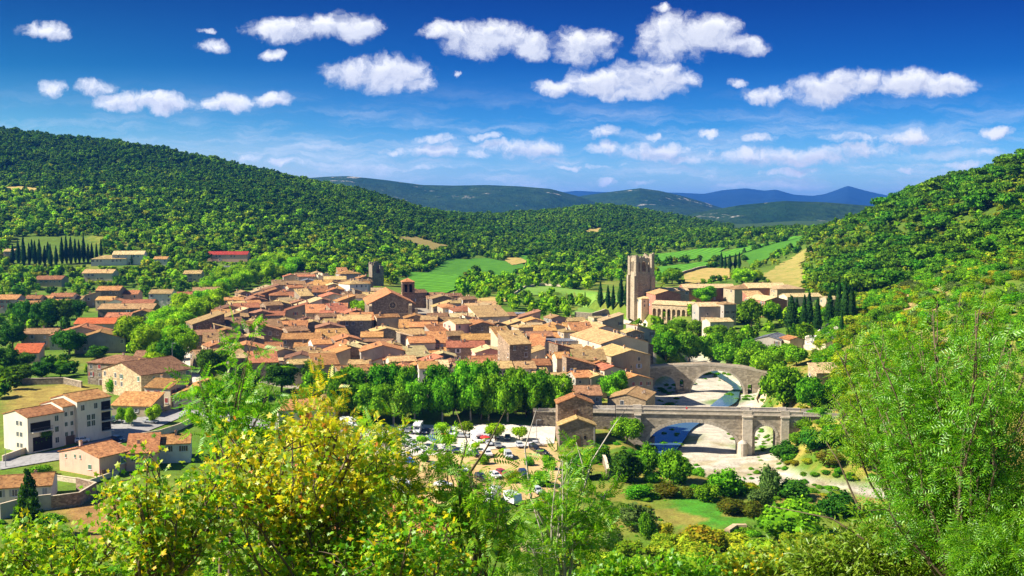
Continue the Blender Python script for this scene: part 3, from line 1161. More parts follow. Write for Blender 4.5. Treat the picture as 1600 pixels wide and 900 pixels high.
def _door():
    b = MB()
    b.box(-.6, .6, -.06, .05, 0, 2.15, 0)
    b.box(-.75, -.602, -.09, .05, 0, 2.3, 1)
    b.box(.602, .75, -.09, .05, 0, 2.3, 1)
    b.box(-.6, .6, -.09, .05, 2.152, 2.3, 1)
    return b.mesh('door', [M_DOOR, M_FRAME])


DOOR = _door()


def _chimney():
    b = MB()
    b.box(-.35, .35, -.28, .28, -1.2, .95, 0)
    b.box(-.43, .43, -.36, .36, .952, 1.06, 0)
    b.prism_x([(-.3, 1.08), (.3, 1.08), (.0, 1.32)], -.4, .4, 1)
    return b.mesh('chimney', [M_CHIM, ROOF['orange']])


CHIM = _chimney()


def walls_mesh(w, d, h, kind, pitch, base=-4.0):
    """house body up to the underside of its roof; kind: g ridge across, e gable to the front, s falls to the front, l falls to the left, r falls to the right, h hipped, f flat"""
    b = MB()
    x, y = w / 2, d / 2
    if kind == 'g':
        b.prism_x([(-y, base), (y, base), (y, h), (0, h + y * pitch), (-y, h)], -x, x)
    elif kind == 'e':
        b.prism_y([(-x, base), (x, base), (x, h), (0, h + x * pitch), (-x, h)], -y, y)
    elif kind == 's':
        b.prism_x([(-y, base), (y, base), (y, h + d * pitch), (-y, h)], -x, x)
    elif kind == 'l':
        b.prism_y([(-x, base), (x, base), (x, h + w * pitch), (-x, h)], -y, y)
    elif kind == 'r':
        b.prism_y([(-x, base), (x, base), (x, h), (-x, h + w * pitch)], -y, y)
    else:
        b.box(-x, x, -y, y, base, h + (.5 if kind == 'f' else 0))
    return b


def roof_mesh(w, d, h, kind, pitch, ov=.38, th=.22):
    b = MB()
    x, y = w / 2, d / 2
    X, Y = x + ov * .6, y + ov

    def slab(p):                      # p: four corners of the underside
        b.solid(p, [(q[0], q[1], q[2] + th) for q in p])
    e = .012
    if kind == 'g':
        z0, z1 = h - ov * pitch + e, h + y * pitch + e
        slab([(-X, -Y, z0), (X, -Y, z0), (X, 0, z1), (-X, 0, z1)])
        slab([(-X, 0.004, z1), (X, 0.004, z1), (X, Y, z0), (-X, Y, z0)])
        b.tube([(-X, 0, z1 + th), (X, 0, z1 + th)], [.13, .13], 6)
    elif kind == 'e':
        X, Y = x + ov, y + ov * .6
        z0, z1 = h - ov * pitch + e, h + x * pitch + e
        slab([(-X, -Y, z0), (0, -Y, z1), (0, Y, z1), (-X, Y, z0)])
        slab([(0.004, -Y, z1), (X, -Y, z0), (X, Y, z0), (0.004, Y, z1)])
        b.tube([(0, -Y, z1 + th), (0, Y, z1 + th)], [.13, .13], 6)
    elif kind == 's':
        z0, z1 = h - ov * pitch + e, h + d * pitch + ov * pitch + e
        slab([(-X, -Y, z0), (X, -Y, z0), (X, Y, z1), (-X, Y, z1)])
    elif kind in 'lr':
        X, Y = x + ov, y + ov * .6
        a, c = h - ov * pitch + e, h + (w + ov) * pitch + e
        if kind == 'r':
            a, c = c, a
        slab([(-X, -Y, a), (X, -Y, c), (X, Y, c), (-X, Y, a)])
    elif kind == 'h':
        Y = X = None
        X, Y = x + ov, y + ov
        z0 = h - .01
        run = min(X, Y)
        z1 = z0 + run * pitch
        if X >= Y:
            r0, r1 = (-(X - run), 0), (X - run, 0)
        else:
            r0, r1 = (0, -(Y - run)), (0, Y - run)
        A, B, C, D = (-X, -Y), (X, -Y), (X, Y), (-X, Y)
        lo = [(*p, z0) for p in (A, B, C, D)]
        hi = [(*p, z0 + th) for p in (A, B, C, D)]
        b.poly(lo[::-1])
        for k in range(4):
            b.poly([lo[k], lo[(k + 1) % 4], hi[(k + 1) % 4], hi[k]])
        R0, R1 = (*r0, z1 + th), (*r1, z1 + th)
        if X >= Y:
            b.poly([hi[0], hi[1], R1, R0]); b.poly([hi[1], hi[2], R1]); b.poly([hi[2], hi[3], R0, R1]); b.poly([hi[3], hi[0], R0])
        else:
            b.poly([hi[0], hi[1], R0]); b.poly([hi[1], hi[2], R1, R0]); b.poly([hi[2], hi[3], R1]); b.poly([hi[3], hi[0], R0, R1])
    else:   # flat: a low parapet round a gravelled roof
        b.box(-x + .3, x - .3, -y + .3, y - .3, h + .502, h + .56)
        for q in ((-x - .06, x + .06, -y - .06, -y + .3), (-x - .06, x + .06, y - .3, y + .06)):
            b.box(*q, h + .503, h + .62)
        for q in ((-x - .06, -x + .3, -y + .301, y - .301), (x - .3, x + .06, -y + .301, y - .301)):
            b.box(*q, h + .503, h + .62)
    return b


HOUSES = []       # (root, footprint radius, info)


def roof_z(w, d, h, kind, pitch, x, y):
    if kind == 'g':
        return h + (d / 2 - abs(y)) * pitch
    if kind == 'e':
        return h + (w / 2 - abs(x)) * pitch
    if kind == 's':
        return h + (y + d / 2) * pitch
    if kind == 'l':
        return h + (x + w / 2) * pitch
    if kind == 'r':
        return h + (w / 2 - x) * pitch
    if kind == 'h':
        return h + min(w / 2 - abs(x), d / 2 - abs(y)) * pitch
    return h


def put_windows(root, w, d, h, r, shut, faces='fl', p=.75, most=8, tall=1.0, zmax=None):
    spots = []
    fl = max(1, int((h - .3) / 2.75))
    for face in faces:
        span = w if face in 'fb' else d
        n = max(1, int(span / 2.9))
        for k in range(n):
            s = (k + .5) / n * span - span / 2 + r.uniform(-.25, .25)
            for q in range(fl):
                z = h - (fl - q) * 2.7 + .75
                if r.random() < p and z > .4:
                    spots.append((face, s, z))
    r.shuffle(spots)
    for face, s, z in spots[:most]:
        style = r.choice([0, 0, 1, 2, 2])
        sc_ = r.choice([.8, 1, 1, 1.1])
        x, y, rz = {'f': (s, -d / 2 - .012, 0), 'b': (s, d / 2 + .012, math.pi), 'l': (-w / 2 - .012, s, -math.pi / 2), 'r': (w / 2 + .012, s, math.pi / 2)}[face]
        link('window', WIN[shut, style], root, (x, y, z), rz, (sc_, 1, sc_ * tall))


def house(loc, w, d, h, rot, kind, roof, wall, pitch=.29, chim=1, shut=None, faces=None, p=.7, most=7, door=None, name='village_house', label=None, cat='house', group=None, seed=None, win=True):
    r = random.Random(seed if seed is not None else int(loc[0] * 131 + loc[1] * 17))
    root = thing(name, label or '', cat, loc, R(rot), group)
    walls_mesh(w, d, h, kind, pitch).build('wall', WALL[wall], root)
    rf = roof_mesh(w, d, h, kind, pitch).build('roof', ROOF[roof], root)
    for _ in range(chim):
        cx, cy = r.uniform(-.36, .36) * w, r.uniform(-.25, .38) * d
        link('chimney', CHIM, rf, (cx, cy, roof_z(w, d, h, kind, pitch, cx, cy) + .15), r.choice([0, math.pi / 2]), (r.uniform(.8, 1.2), r.uniform(.8, 1.2), r.uniform(.7, 1.2)))
    shut = shut or r.choice(['brown', 'brown', 'blue', 'green', 'white', 'grey', 'red'])
    if faces is None:
        faces = 'fl' if rot > -5 else 'fr'
        if rot > 25:
            faces = 'fl'
    if win:
        put_windows(root, w, d, h, r, shut, faces, p, most)
    if door or (door is None and r.random() < .4):
        link('door', DOOR, root, (r.uniform(-.3, .3) * w, -d / 2 - .012, max(0.0, 0)), 0)
    HOUSES.append((root, .5 * math.hypot(w, d), dict(w=w, d=d, h=h, rot=rot, kind=kind, roof=roof, wall=wall, shut=shut)))
    return root


def solve(u, v, h, wpx, start=200):
    g = ground(u, v, h, start)
    return g, wpx / FPX * g.y / math.cos(math.atan2(g.x, g.y))


# hand-placed village houses: u of the middle, v of the front eave, width in photo pixels, height, depth, turn, shape, roof, wall, [label words]
VH = [
    # upper tip of the village
    (523, 437, 34, 6, 12, 8, 'g', 'tan', 'beige'), (548, 428, 30, 8, 12, 25, 'h', 'orange', 'grey'), (481, 441, 30, 6, 12, 10, 'e', 'slate', 'grey'),
    (561, 444, 26, 9, 14, 38, 'h', 'tan', 'white'), (522, 464, 34, 6, 13, 20, 'e', 'red', 'beige'), (503, 447, 28, 6, 10, 5, 's', 'orange', 'beige'),
    (536, 452, 24, 6, 10, 0, 'g', 'orange', 'cream'), (508, 456, 26, 5, 9, 12, 'g', 'tan', 'cream'), (484, 449, 22, 5, 9, 30, 'l', 'orange', 'white'),
    (455, 444, 40, 6, 11, 6, 'g', 'brown', 'brown stone'), (553, 466, 34, 6, 11, 8, 'g', 'brown', 'white'), (580, 462, 22, 6, 10, 15, 'g', 'tan', 'beige'),
    (487, 478, 30, 7, 12, 28, 'l', 'pale', 'cream'), (505, 470, 18, 6, 10, 4, 'e', 'brown', 'grey stone'), (461, 452, 20, 6, 10, 6, 'g', 'red', 'beige'),
    (524, 481, 36, 6, 12, 6, 'g', 'red', 'white'), (519, 493, 40, 6, 12, 4, 'g', 'red', 'beige'), (553, 488, 18, 6, 9, 0, 'g', 'red', 'grey stone'),
    (566, 493, 14, 6, 8, 5, 'e', 'brown', 'brown stone'), (553, 501, 52, 9, 13, 6, 'g', 'tan', 'grey stone'), (493, 489, 28, 6, 11, 12, 's', 'orange', 'beige'),
    (442, 462, 38, 7, 13, 14, 'h', 'orange', 'grey stone'), (420, 456, 30, 6, 12, 22, 'l', 'brown', 'brown stone'), (414, 463, 34, 6, 12, 20, 'l', 'red', 'brown stone'),
    (400, 470, 34, 7, 12, 22, 'e', 'brown', 'brown stone'), (386, 481, 36, 8, 12, 18, 'g', 'red', 'brown stone'), (361, 484, 34, 9, 12, 24, 'e', 'brown', 'brown stone'),
    (436, 476, 36, 7, 12, 12, 'e', 'tan', 'grey stone'), (472, 474, 30, 7, 12, 16, 'e', 'brown', 'brown stone'), (462, 486, 34, 6, 12, 10, 'l', 'red', 'beige'),
    (410, 491, 34, 7, 12, 16, 'e', 'brown', 'brown stone'), (430, 493, 28, 6, 11, 8, 'g', 'red', 'grey stone'), (447, 503, 28, 6, 11, 14, 'e', 'tan', 'grey stone'),
    (360, 498, 26, 9, 12, 26, 'l', 'tan', 'grey stone'), (326, 506, 42, 10, 14, 28, 'l', 'tan', 'brown stone'), (349, 515, 24, 8, 9, 20, 'r', 'tan', 'brown stone'),
    (334, 535, 30, 6, 10, 15, 's', 'brown', 'brown stone'), (422, 517, 34, 7, 12, 20, 'r', 'red', 'brown stone'), (390, 531, 40, 6, 11, 14, 'e', 'tan', 'grey stone'),
    (384, 547, 58, 6, 14, 12, 'e', 'orange', 'beige'), (428, 543, 26, 6, 10, 12, 'g', 'orange', 'grey stone'), (470, 530, 60, 6, 12, 4, 'g', 'orange', 'grey stone'),
    (479, 543, 40, 5, 9, 4, 'g', 'orange', 'beige'), (504, 538, 28, 8, 11, 20, 'g', 'orange', 'white'), (506, 522, 28, 6, 10, 4, 'g', 'orange', 'grey stone'),
    (516, 513, 44, 7, 12, 10, 'e', 'brown', 'grey stone'), (490, 508, 40, 6, 12, 16, 'e', 'tan', 'grey stone'), (465, 515, 28, 6, 10, 8, 's', 'orange', 'white'),
    (545, 532, 38, 8, 13, 18, 'e', 'orange', 'brown stone'), (528, 548, 36, 6, 11, 20, 'l', 'orange', 'grey stone'), (524, 560, 44, 6, 11, 22, 'l', 'orange', 'beige'),
    (553, 545, 20, 9, 10, 6, 'r', 'pale', 'brown stone'), (470, 561, 50, 6, 11, 8, 'e', 'brown', 'cream'), (560, 571, 34, 5, 9, 0, 'g', 'tan', 'white'),
    (581, 527, 34, 6, 11, 6, 'g', 'orange', 'beige'), (604, 519, 42, 7, 12, 14, 'e', 'tan', 'grey stone'), (590, 536, 46, 6, 11, 4, 'f', 'brown', 'grey stone'),
    (616, 541, 26, 6, 10, 16, 'e', 'tan', 'brown stone'), (598, 549, 66, 9, 13, 12, 'e', 'orange', 'grey'), (588, 566, 22, 5, 9, 12, 'l', 'red', 'cream'),
    (615, 563, 30, 6, 11, 10, 'e', 'orange', 'grey'), (592, 579, 56, 5, 10, 4, 'g', 'orange', 'beige'), (643, 523, 36, 7, 12, 8, 'g', 'tan', 'grey'),
    (572, 514, 22, 5, 9, 10, 'e', 'brown', 'brown stone'), (634, 512, 22, 5, 9, 4, 's', 'orange', 'beige'),
    (662, 511, 44, 6, 11, 6, 'g', 'orange', 'grey stone'), (690, 511, 26, 6, 10, 5, 'g', 'orange', 'white'),
    # middle
    (733, 487, 42, 9, 18, 14, 'h', 'red', 'white'), (704, 481, 24, 9, 16, 14, 'h', 'red', 'beige'), (693, 467, 34, 8, 12, 14, 'e', 'tan', 'grey stone'),
    (690, 480, 26, 7, 11, 10, 'l', 'tan', 'beige'), (760, 477, 30, 6, 11, 4, 'g', 'tan', 'beige'), (772, 495, 48, 8, 14, 24, 's', 'tan', 'cream'), (809, 492, 24, 6, 10, 2, 'f', 'slate', 'grey'),
    (724, 506, 24, 10, 11, 34, 'g', 'tan', 'pink'), (754, 509, 38, 9, 14, 12, 'e', 'orange', 'grey stone'), (778, 509, 34, 7, 13, 18, 'e', 'tan', 'grey stone'),
    (797, 512, 34, 6, 11, 14, 'l', 'tan', 'grey stone'), (822, 512, 22, 9, 9, 22, 'h', 'tan', 'beige'), (660, 536, 40, 9, 12, 12, 'g', 'orange', 'cream'),
    (683, 536, 32, 8, 11, 8, 's', 'orange', 'pink'), (728, 543, 60, 7, 12, 5, 'g', 'red', 'grey stone'), (748, 531, 54, 6, 12, 5, 'g', 'orange', 'brown stone'),
    (766, 551, 46, 7, 12, 10, 'e', 'pale', 'pink'), (790, 529, 22, 10, 11, 18, 's', 'orange', 'beige'), (813, 538, 34, 13, 12, 22, 's', 'tan', 'brown stone'),
    (838, 541, 24, 6, 12, -6, 's', 'orange', 'white'), (852, 517, 36, 6, 12, 8, 'g', 'orange', 'beige'), (836, 503, 32, 6, 12, 10, 'e', 'orange', 'beige'),
    (654, 553, 30, 5, 10, 14, 'g', 'orange', 'beige'), (686, 552, 32, 5, 10, 4, 'g', 'orange', 'white'), (670, 576, 30, 8, 11, 8, 'g', 'orange', 'white'),
    (692, 574, 18, 8, 11, 8, 'g', 'pale', 'cream'), (712, 577, 26, 7, 11, 10, 'e', 'tan', 'cream'), (738, 573, 28, 8, 11, 10, 'g', 'orange', 'blue'),
    (758, 583, 17, 6, 10, 4, 'l', 'brown', 'brown stone'), (784, 576, 36, 8, 11, 8, 'g', 'tan', 'grey'), (822, 576, 32, 8, 11, 8, 'g', 'tan', 'white'),
    (848, 571, 26, 8, 10, 6, 'g', 'orange', 'grey'), (760, 598, 30, 5, 9, 10, 'e', 'orange', 'white'), (822, 600, 26, 5, 9, -12, 'e', 'tan', 'beige'),
    (834, 556, 34, 6, 12, 8, 'l', 'tan', 'cream'), (652, 574, 26, 6, 10, 10, 'e', 'orange', 'brown stone'), (632, 576, 24, 7, 10, 8, 'e', 'orange', 'beige'),
    # right end, towards the old bridge
    (868, 563, 20, 6, 10, 6, 'g', 'orange', 'cream'), (881, 560, 22, 9, 10, 8, 'g', 'orange', 'cream'), (880, 535, 58, 7, 10, 4, 'f', 'slate', 'grey'),
    (890, 519, 18, 9, 8, 18, 'h', 'tan', 'beige'), (860, 528, 34, 6, 11, 6, 'g', 'orange', 'beige'), (916, 535, 38, 6, 11, -14, 'r', 'orange', 'white'),
    (923, 553, 24, 6, 10, -14, 'r', 'orange', 'beige'), (896, 548, 32, 6, 11, 6, 'g', 'tan', 'beige'), (922, 563, 52, 8, 9, 4, 's', 'tan', 'ivy'),
    (913, 590, 28, 7, 10, 14, 'g', 'orange', 'grey'), (936, 590, 26, 7, 10, 14, 'e', 'tan', 'grey'), (938, 569, 28, 7, 11, 12, 'e', 'orange', 'beige'),
    (976, 536, 76, 11, 34, 18, 'e', 'tan', 'cream'), (986, 556, 62, 12, 20, 16, 'e', 'tan', 'beige'), (946, 515, 40, 8, 26, 18, 'e', 'tan', 'cream'),
    (900, 512, 36, 6, 12, 6, 'g', 'orange', 'beige'), (870, 512, 34, 6, 12, 8, 'e', 'orange', 'beige'), (1006, 540, 30, 10, 22, 18, 'r', 'brown', 'brown stone'),
    (996, 594, 50, 8, 14, 20, 'e', 'orange', 'beige'), (902, 618, 78, 6, 13, 3, 'g', 'brown', 'grey'), (979, 624, 58, 9, 16, -18, 'e', 'tan', 'tan stone'),
    (870, 590, 40, 5, 9, 4, 'f', 'tan', 'grey'), (846, 594, 24, 5, 9, 4, 's', 'tan', 'cream'),
]
LH = [   # houses of the quarter on the left and the villas behind
    (8, 468, 32, 8, 14, 4, 'g', 'orange', 'grey'), (50, 467, 22, 7, 11, 4, 'g', 'orange', 'beige'), (42, 476, 30, 6, 11, 4, 'g', 'orange', 'grey'),
    (71, 468, 16, 6, 11, 4, 'g', 'orange', 'cream'), (95, 464, 34, 7, 12, 4, 'g', 'red', 'cream'), (116, 468, 22, 5, 11, 4, 'g', 'tan', 'cream'), (92, 473, 26, 5, 10, 0, 'g', 'orange', 'beige'),
    (142, 464, 28, 6, 16, 10, 'l', 'tan', 'beige'), (168, 454, 34, 10, 14, 4, 'g', 'orange', 'grey stone'), (163, 469, 26, 6, 11, 2, 'g', 'orange', 'beige'), (181, 472, 24, 6, 11, 10, 'e', 'orange', 'white'),
    (201, 460, 26, 7, 13, 6, 'g', 'orange', 'pink'), (214, 475, 46, 6, 13, 4, 'g', 'red', 'beige'), (196, 483, 80, 6, 15, 3, 'g', 'tan', 'grey stone'), (222, 490, 30, 6, 13, 12, 'e', 'orange', 'grey stone'),
    (250, 459, 33, 9, 13, 4, 'g', 'tan', 'white'), (283, 463, 34, 5, 14, 3, 'g', 'red', 'beige'), (322, 455, 38, 8, 13, 14, 'g', 'tan', 'cream'), (183, 496, 36, 6, 12, 4, 'g', 'red', 'beige'),
    (147, 506, 58, 6, 14, 3, 'g', 'scarlet', 'pink'), (126, 524, 84, 6, 16, 12, 'e', 'red', 'grey'), (156, 530, 68, 6, 14, 16, 'e', 'orange', 'grey'), (60, 522, 48, 6, 12, 6, 'g', 'brown', 'beige'),
    (40, 552, 36, 4, 9, 10, 's', 'scarlet', 'pink'), (168, 568, 66, 8, 14, -16, 'h', 'brown', 'grey stone'), (232, 559, 46, 5, 13, 4, 'g', 'brown', 'grey stone'),
    (190, 582, 80, 8, 20, -38, 'e', 'brown', 'tan stone'), (246, 606, 42, 7, 13, -14, 'g', 'orange', 'cream'), (296, 616, 46, 5, 13, 12, 'l', 'orange', 'cream'),
    (205, 634, 62, 3.2, 9, -8, 's', 'orange', 'beige'), (222, 708, 44, 4.5, 10, 14, 's', 'orange', 'pink'), (266, 694, 56, 5, 10, 14, 'g', 'orange', 'white'),
    (22, 762, 96, 4.5, 11, 16, 'g', 'orange', 'white'), (480, 640, 84, 6, 14, 14, 'g', 'orange', 'cream'), (530, 622, 40, 7, 12, 20, 'h', 'tan', 'beige'),
    (432, 566, 32, 5, 9, 4, 'f', 'pale', 'cream'),
    (152, 427, 44, 6, 16, 4, 'g', 'tan', 'cream'), (75, 437, 38, 5, 15, 4, 'g', 'red', 'beige'), (170, 405, 48, 5, 18, 14, 'h', 'tan', 'white'), (200, 398, 44, 8, 18, 10, 'g', 'pale', 'white'),
    (250, 405, 20, 5, 12, 4, 'g', 'orange', 'white'), (355, 398, 60, 6, 16, 3, 'g', 'scarlet', 'pink'), (350, 418, 26, 5, 15, 4, 'f', 'slate', 'white'), (13, 393, 14, 7, 12, 4, 'g', 'tan', 'beige'),
    (300, 428, 26, 6, 14, 6, 'g', 'tan', 'beige'),
]
SHAPE_WORD = {'g': '', 'e': ' gable-fronted', 's': ' lean-to roofed', 'l': ' lean-to roofed', 'r': ' lean-to roofed', 'h': ' hip-roofed', 'f': ' flat-roofed'}
for _i, (u, v, wp, h, d, rot, kind, roof, wall) in enumerate(VH):
    g, w = solve(u, v, h, wp)
    big = w > 18
    c, s = math.cos(R(rot)), math.sin(R(rot))
    loc = (g.x - s * d * .5 * 0.98, g.y + c * d * .5 * .98, g.z)
    house(loc, w / max(.75, c), d, h, rot, kind, roof, wall, pitch=.30 if kind != 'e' else .27, chim=rng.choice([1, 1, 2]) if kind != 'f' else 0, seed=1000 + _i,
          p=.75 if wall in ('white', 'cream', 'grey', 'blue', 'pink', 'beige') else .55, most=9 if v > 530 else 6)
N_VH = len(HOUSES)
for _i, (u, v, wp, h, d, rot, kind, roof, wall) in enumerate(LH):
    g, w = solve(u, v, h, wp)
    c, s = math.cos(R(rot)), math.sin(R(rot))
    loc = (g.x - s * d * .5 * .98, g.y + c * d * .5 * .98, g.z)
    house(loc, w / max(.75, c), d, h, rot, kind, roof, wall, chim=1 if kind != 'f' and h > 4 else 0, seed=2000 + _i, p=.92, most=11, faces=None)
N_LH = len(HOUSES)


def fill_village():
    """more houses along the lanes between the ones placed by hand"""
    r = random.Random(21)
    d = 392.0
    while d < 830:
        x = -260.0
        while x < 130:
            w = r.uniform(6.5, 11.5)
            cx, cy = x + w / 2, d + r.uniform(-4, 4)
            x += w * r.uniform(.95, 1.15)
            if not in_poly(np.array(cx), np.array(cy), VILLAGE) or float(river_dist(np.array(cx), np.array(cy))) < 12:
                continue
            dep = r.uniform(8, 11)
            rad = .5 * math.hypot(w, dep)
            if any(math.hypot(o.location.x - cx, o.location.y - cy) < .66 * (rad + q) for o, q, _ in HOUSES):
                continue
            if any(math.hypot(a - cx, b - cy) < c_ + rad * .8 for a, b, c_ in KEEP):
                continue
            kind = r.choice('gggggeeesslr')
            roof = r.choice(['orange', 'orange', 'tan', 'tan', 'red', 'brown', 'brown', 'pale'])
            wall = r.choice(['beige', 'grey stone', 'grey stone', 'brown stone', 'brown stone', 'cream', 'grey'])
            house((cx, cy, float(Z(cx, cy))), w, dep, r.uniform(5, 8.5), 10 - 55 * min(0, cx / cy) + r.gauss(0, 7), kind, roof, wall, chim=r.choice([1, 1, 2, 2]), p=.6, most=4, seed=int(cx * 10 + cy))
        d += 13 + (d - 392) * .02


def px_at(u, v, h=0):
    return ground(u, v, h, 200)


_ch = px_at(612, 503)
KEEP = [(_ch.x, _ch.y + 22, 24), (_ch.x + 3, _ch.y - 12, 15), (_ch.x - 6, _ch.y - 14, 14), (_ch.x + 12, _ch.y - 10, 12), (px_at(634, 500).x, px_at(634, 500).y + 20, 12)]
for _u, _v in [(574, 527)]:
    _g = px_at(_u, _v, 4)
    KEEP.append((_g.x, _g.y, 7))
fill_village()
# ------------------------------------------------------------------ landmarks
def local_to_world(g, rot, x, y, z=0):
    c, s = math.cos(rot), math.sin(rot)
    return (g.x + c * x - s * y, g.y + s * x + c * y, g.z + z)


def arch_pts(x0, x1, z0, zs, n=14, rise=None):
    """opening outline from (x0,z0) up, over the arch and down to (x1,z0)"""
    r = (x1 - x0) / 2
    rise = r if rise is None else rise
    cx = (x0 + x1) / 2
    pts = [(x0, z0)]
    for k in range(n + 1):
        a = math.pi * (1 - k / n)
        pts.append((cx + r * math.cos(a), zs + rise * math.sin(a)))
    pts.append((x1, z0))
    return pts


def arched_slot(b, x0, x1, z0, zs, y, depth=.12, m=0, n=8):
    """a dark arched recess panel standing 3 mm proud of a wall at y, facing -y"""
    b.prism_y(arch_pts(x0, x1, z0, zs, n), y - .003, y + depth, m)


def build_church():
    g = px_at(612, 504)
    rot = R(11)
    W_, D_ = 23.5, 40
    zat = lambda v, d: EYE + ray(800, v)[1] * d - g.z
    H_ = zat(475, g.y)
    PI_ = (zat(458, g.y) - H_) / (W_ / 2)
    root = thing('church', 'big dark stone village church with orange gable roof, rose window and square bell tower', 'church', local_to_world(g, rot, 0, D_ / 2), rot)
    walls_mesh(W_, D_, H_, 'e', PI_).build('nave_wall', WALL['brown stone'], root)
    roof_mesh(W_, D_, H_, 'e', PI_, .7, .35).build('roof', ROOF['orange'], root)
    for x in (-W_ / 2 + .9, W_ / 2 - 2.2, W_ / 2 + 1.4 - .6):
        b = MB()
        b.box(x - .8, x + .8, -D_ / 2 - 1.5, -D_ / 2 - .004, -4, H_ - .8 if x < W_ / 2 - 1 else H_ - 2.5)
        b.prism_x([(-D_ / 2 - 1.5, H_ - .795), (-D_ / 2 - .004, H_ - .795), (-D_ / 2 - .004, H_ + .6)], x - .8, x + .8) if x < W_ / 2 - 1 else None
        b.build('buttress', WALL['tan stone'], root)
    b = MB()
    ring = MB()
    for k in range(16):
        a0, a1 = 2 * math.pi * k / 16, 2 * math.pi * (k + 1) / 16
        for (r0, r1) in ((1.5, 1.95),):
            ring.solid([(r0 * math.cos(a0), -.16, r0 * math.sin(a0)), (r1 * math.cos(a0), -.16, r1 * math.sin(a0)), (r1 * math.cos(a1), -.16, r1 * math.sin(a1)), (r0 * math.cos(a1), -.16, r0 * math.sin(a1))],
                       [(r0 * math.cos(a0), .02, r0 * math.sin(a0)), (r1 * math.cos(a0), .02, r1 * math.sin(a0)), (r1 * math.cos(a1), .02, r1 * math.sin(a1)), (r0 * math.cos(a1), .02, r0 * math.sin(a1))])
    for k in range(4):
        a = math.pi * k / 4
        dx, dz = math.cos(a), math.sin(a)
        ring.solid([(-1.5 * dx - .07 * dz, -.1, -1.5 * dz + .07 * dx), (1.5 * dx - .07 * dz, -.1, 1.5 * dz + .07 * dx), (1.5 * dx + .07 * dz, -.1, 1.5 * dz - .07 * dx), (-1.5 * dx + .07 * dz, -.1, -1.5 * dz - .07 * dx)],
                   [(-1.5 * dx - .07 * dz, -.06 - .001 * k, -1.5 * dz + .07 * dx), (1.5 * dx - .07 * dz, -.06 - .001 * k, 1.5 * dz + .07 * dx), (1.5 * dx + .07 * dz, -.06 - .001 * k, 1.5 * dz - .07 * dx), (-1.5 * dx + .07 * dz, -.06 - .001 * k, -1.5 * dz - .07 * dx)])
    rose = ring.build('rose_window', WALL['tan stone'], root, loc=(.6, -D_ / 2 - .01, H_ - .6))
    gl = MB()
    gl.solid([(1.5 * math.cos(2 * math.pi * k / 16), -.02, 1.5 * math.sin(2 * math.pi * k / 16)) for k in range(16)], [(1.5 * math.cos(2 * math.pi * k / 16), .01, 1.5 * math.sin(2 * math.pi * k / 16)) for k in range(16)])
    gl.build('pane', GLASS, rose)
    b = MB()
    b.box(-9.2, 9.2, -D_ / 2 - .35, -D_ / 2 - .004, H_ * .45, H_ * .45 + .4)
    b.build('string_course', WALL['tan stone'], root)
    b = MB()
    arched_slot(b, -1.4, 1.4, 0, 2.8, -D_ / 2 - .1)
    b.build('door', M_DOOR, root)
    for y in (-12, -3, 6, 14):
        b = MB()
        b.prism_x([(y - .6 + p, z) for p, z in [(0, 4.5), (1.2, 4.5), (1.2, 7.2), (.9, 7.8), (.6, 8), (.3, 7.8), (0, 7.2)]], -W_ / 2 - .05, -W_ / 2 + .1)
        b.build('window', GLASS, root)
    # bell tower behind the right shoulder of the nave
    tx, ty, tw = 11.6, 12.5, 3.35
    th = zat(440.5, g.y + 33)
    zb = th - 5.6
    b = MB()
    b.box(tx - tw, tx + tw, ty - tw, ty + tw, 2, zb)
    # belfry stage with open twin windows
    z0, z1 = zb, th
    for sx in (-1, 1):
        for sy in (-1, 1):
            b.box(tx + sx * (tw - .55) - .55, tx + sx * (tw - .55) + .55, ty + sy * (tw - .55) - .55, ty + sy * (tw - .55) + .55, z0 + .002, z1)
    for s in (-1, 1):
        b.box(tx - .45, tx + .45, ty + s * (tw - .55) - .5, ty + s * (tw - .55) + .5, z0 + .002, z1)
        b.box(tx + s * (tw - .55) - .5, tx + s * (tw - .55) + .5, ty - .45, ty + .45, z0 + .002, z1)
    b.box(tx - tw + .02, tx + tw - .02, ty - tw + .02, ty + tw - .02, z1 - 1.2, z1 - .001)
    b.box(tx - tw - .15, tx + tw + .15, ty - tw - .15, ty + tw + .15, zb - .5, zb - .05)
    tower = b.build('bell_tower', WALL['brown stone'], root)
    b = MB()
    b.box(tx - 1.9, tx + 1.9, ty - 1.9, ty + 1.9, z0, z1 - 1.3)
    b.build('belfry_shade', M_DARK, tower)  # near-black block: shade inside the open belfry, given as colour
    rr = roof_mesh(2 * tw, 2 * tw, th + .01, 'h', .52, .35, .2)
    rr.v = [(x + tx, y + ty, z) for x, y, z in rr.v]
    rr.build('tower_roof', ROOF['orange'], tower)
    b = MB()
    b.tube([(tx, ty, th + 1.9), (tx, ty, th + 3.6)], [.05, .05], 5)
    b.box(tx - .4, tx + .4, ty - .04, ty + .04, th + 2.95, th + 3.05)
    b.build('cross', M_IRON, tower)


build_church()


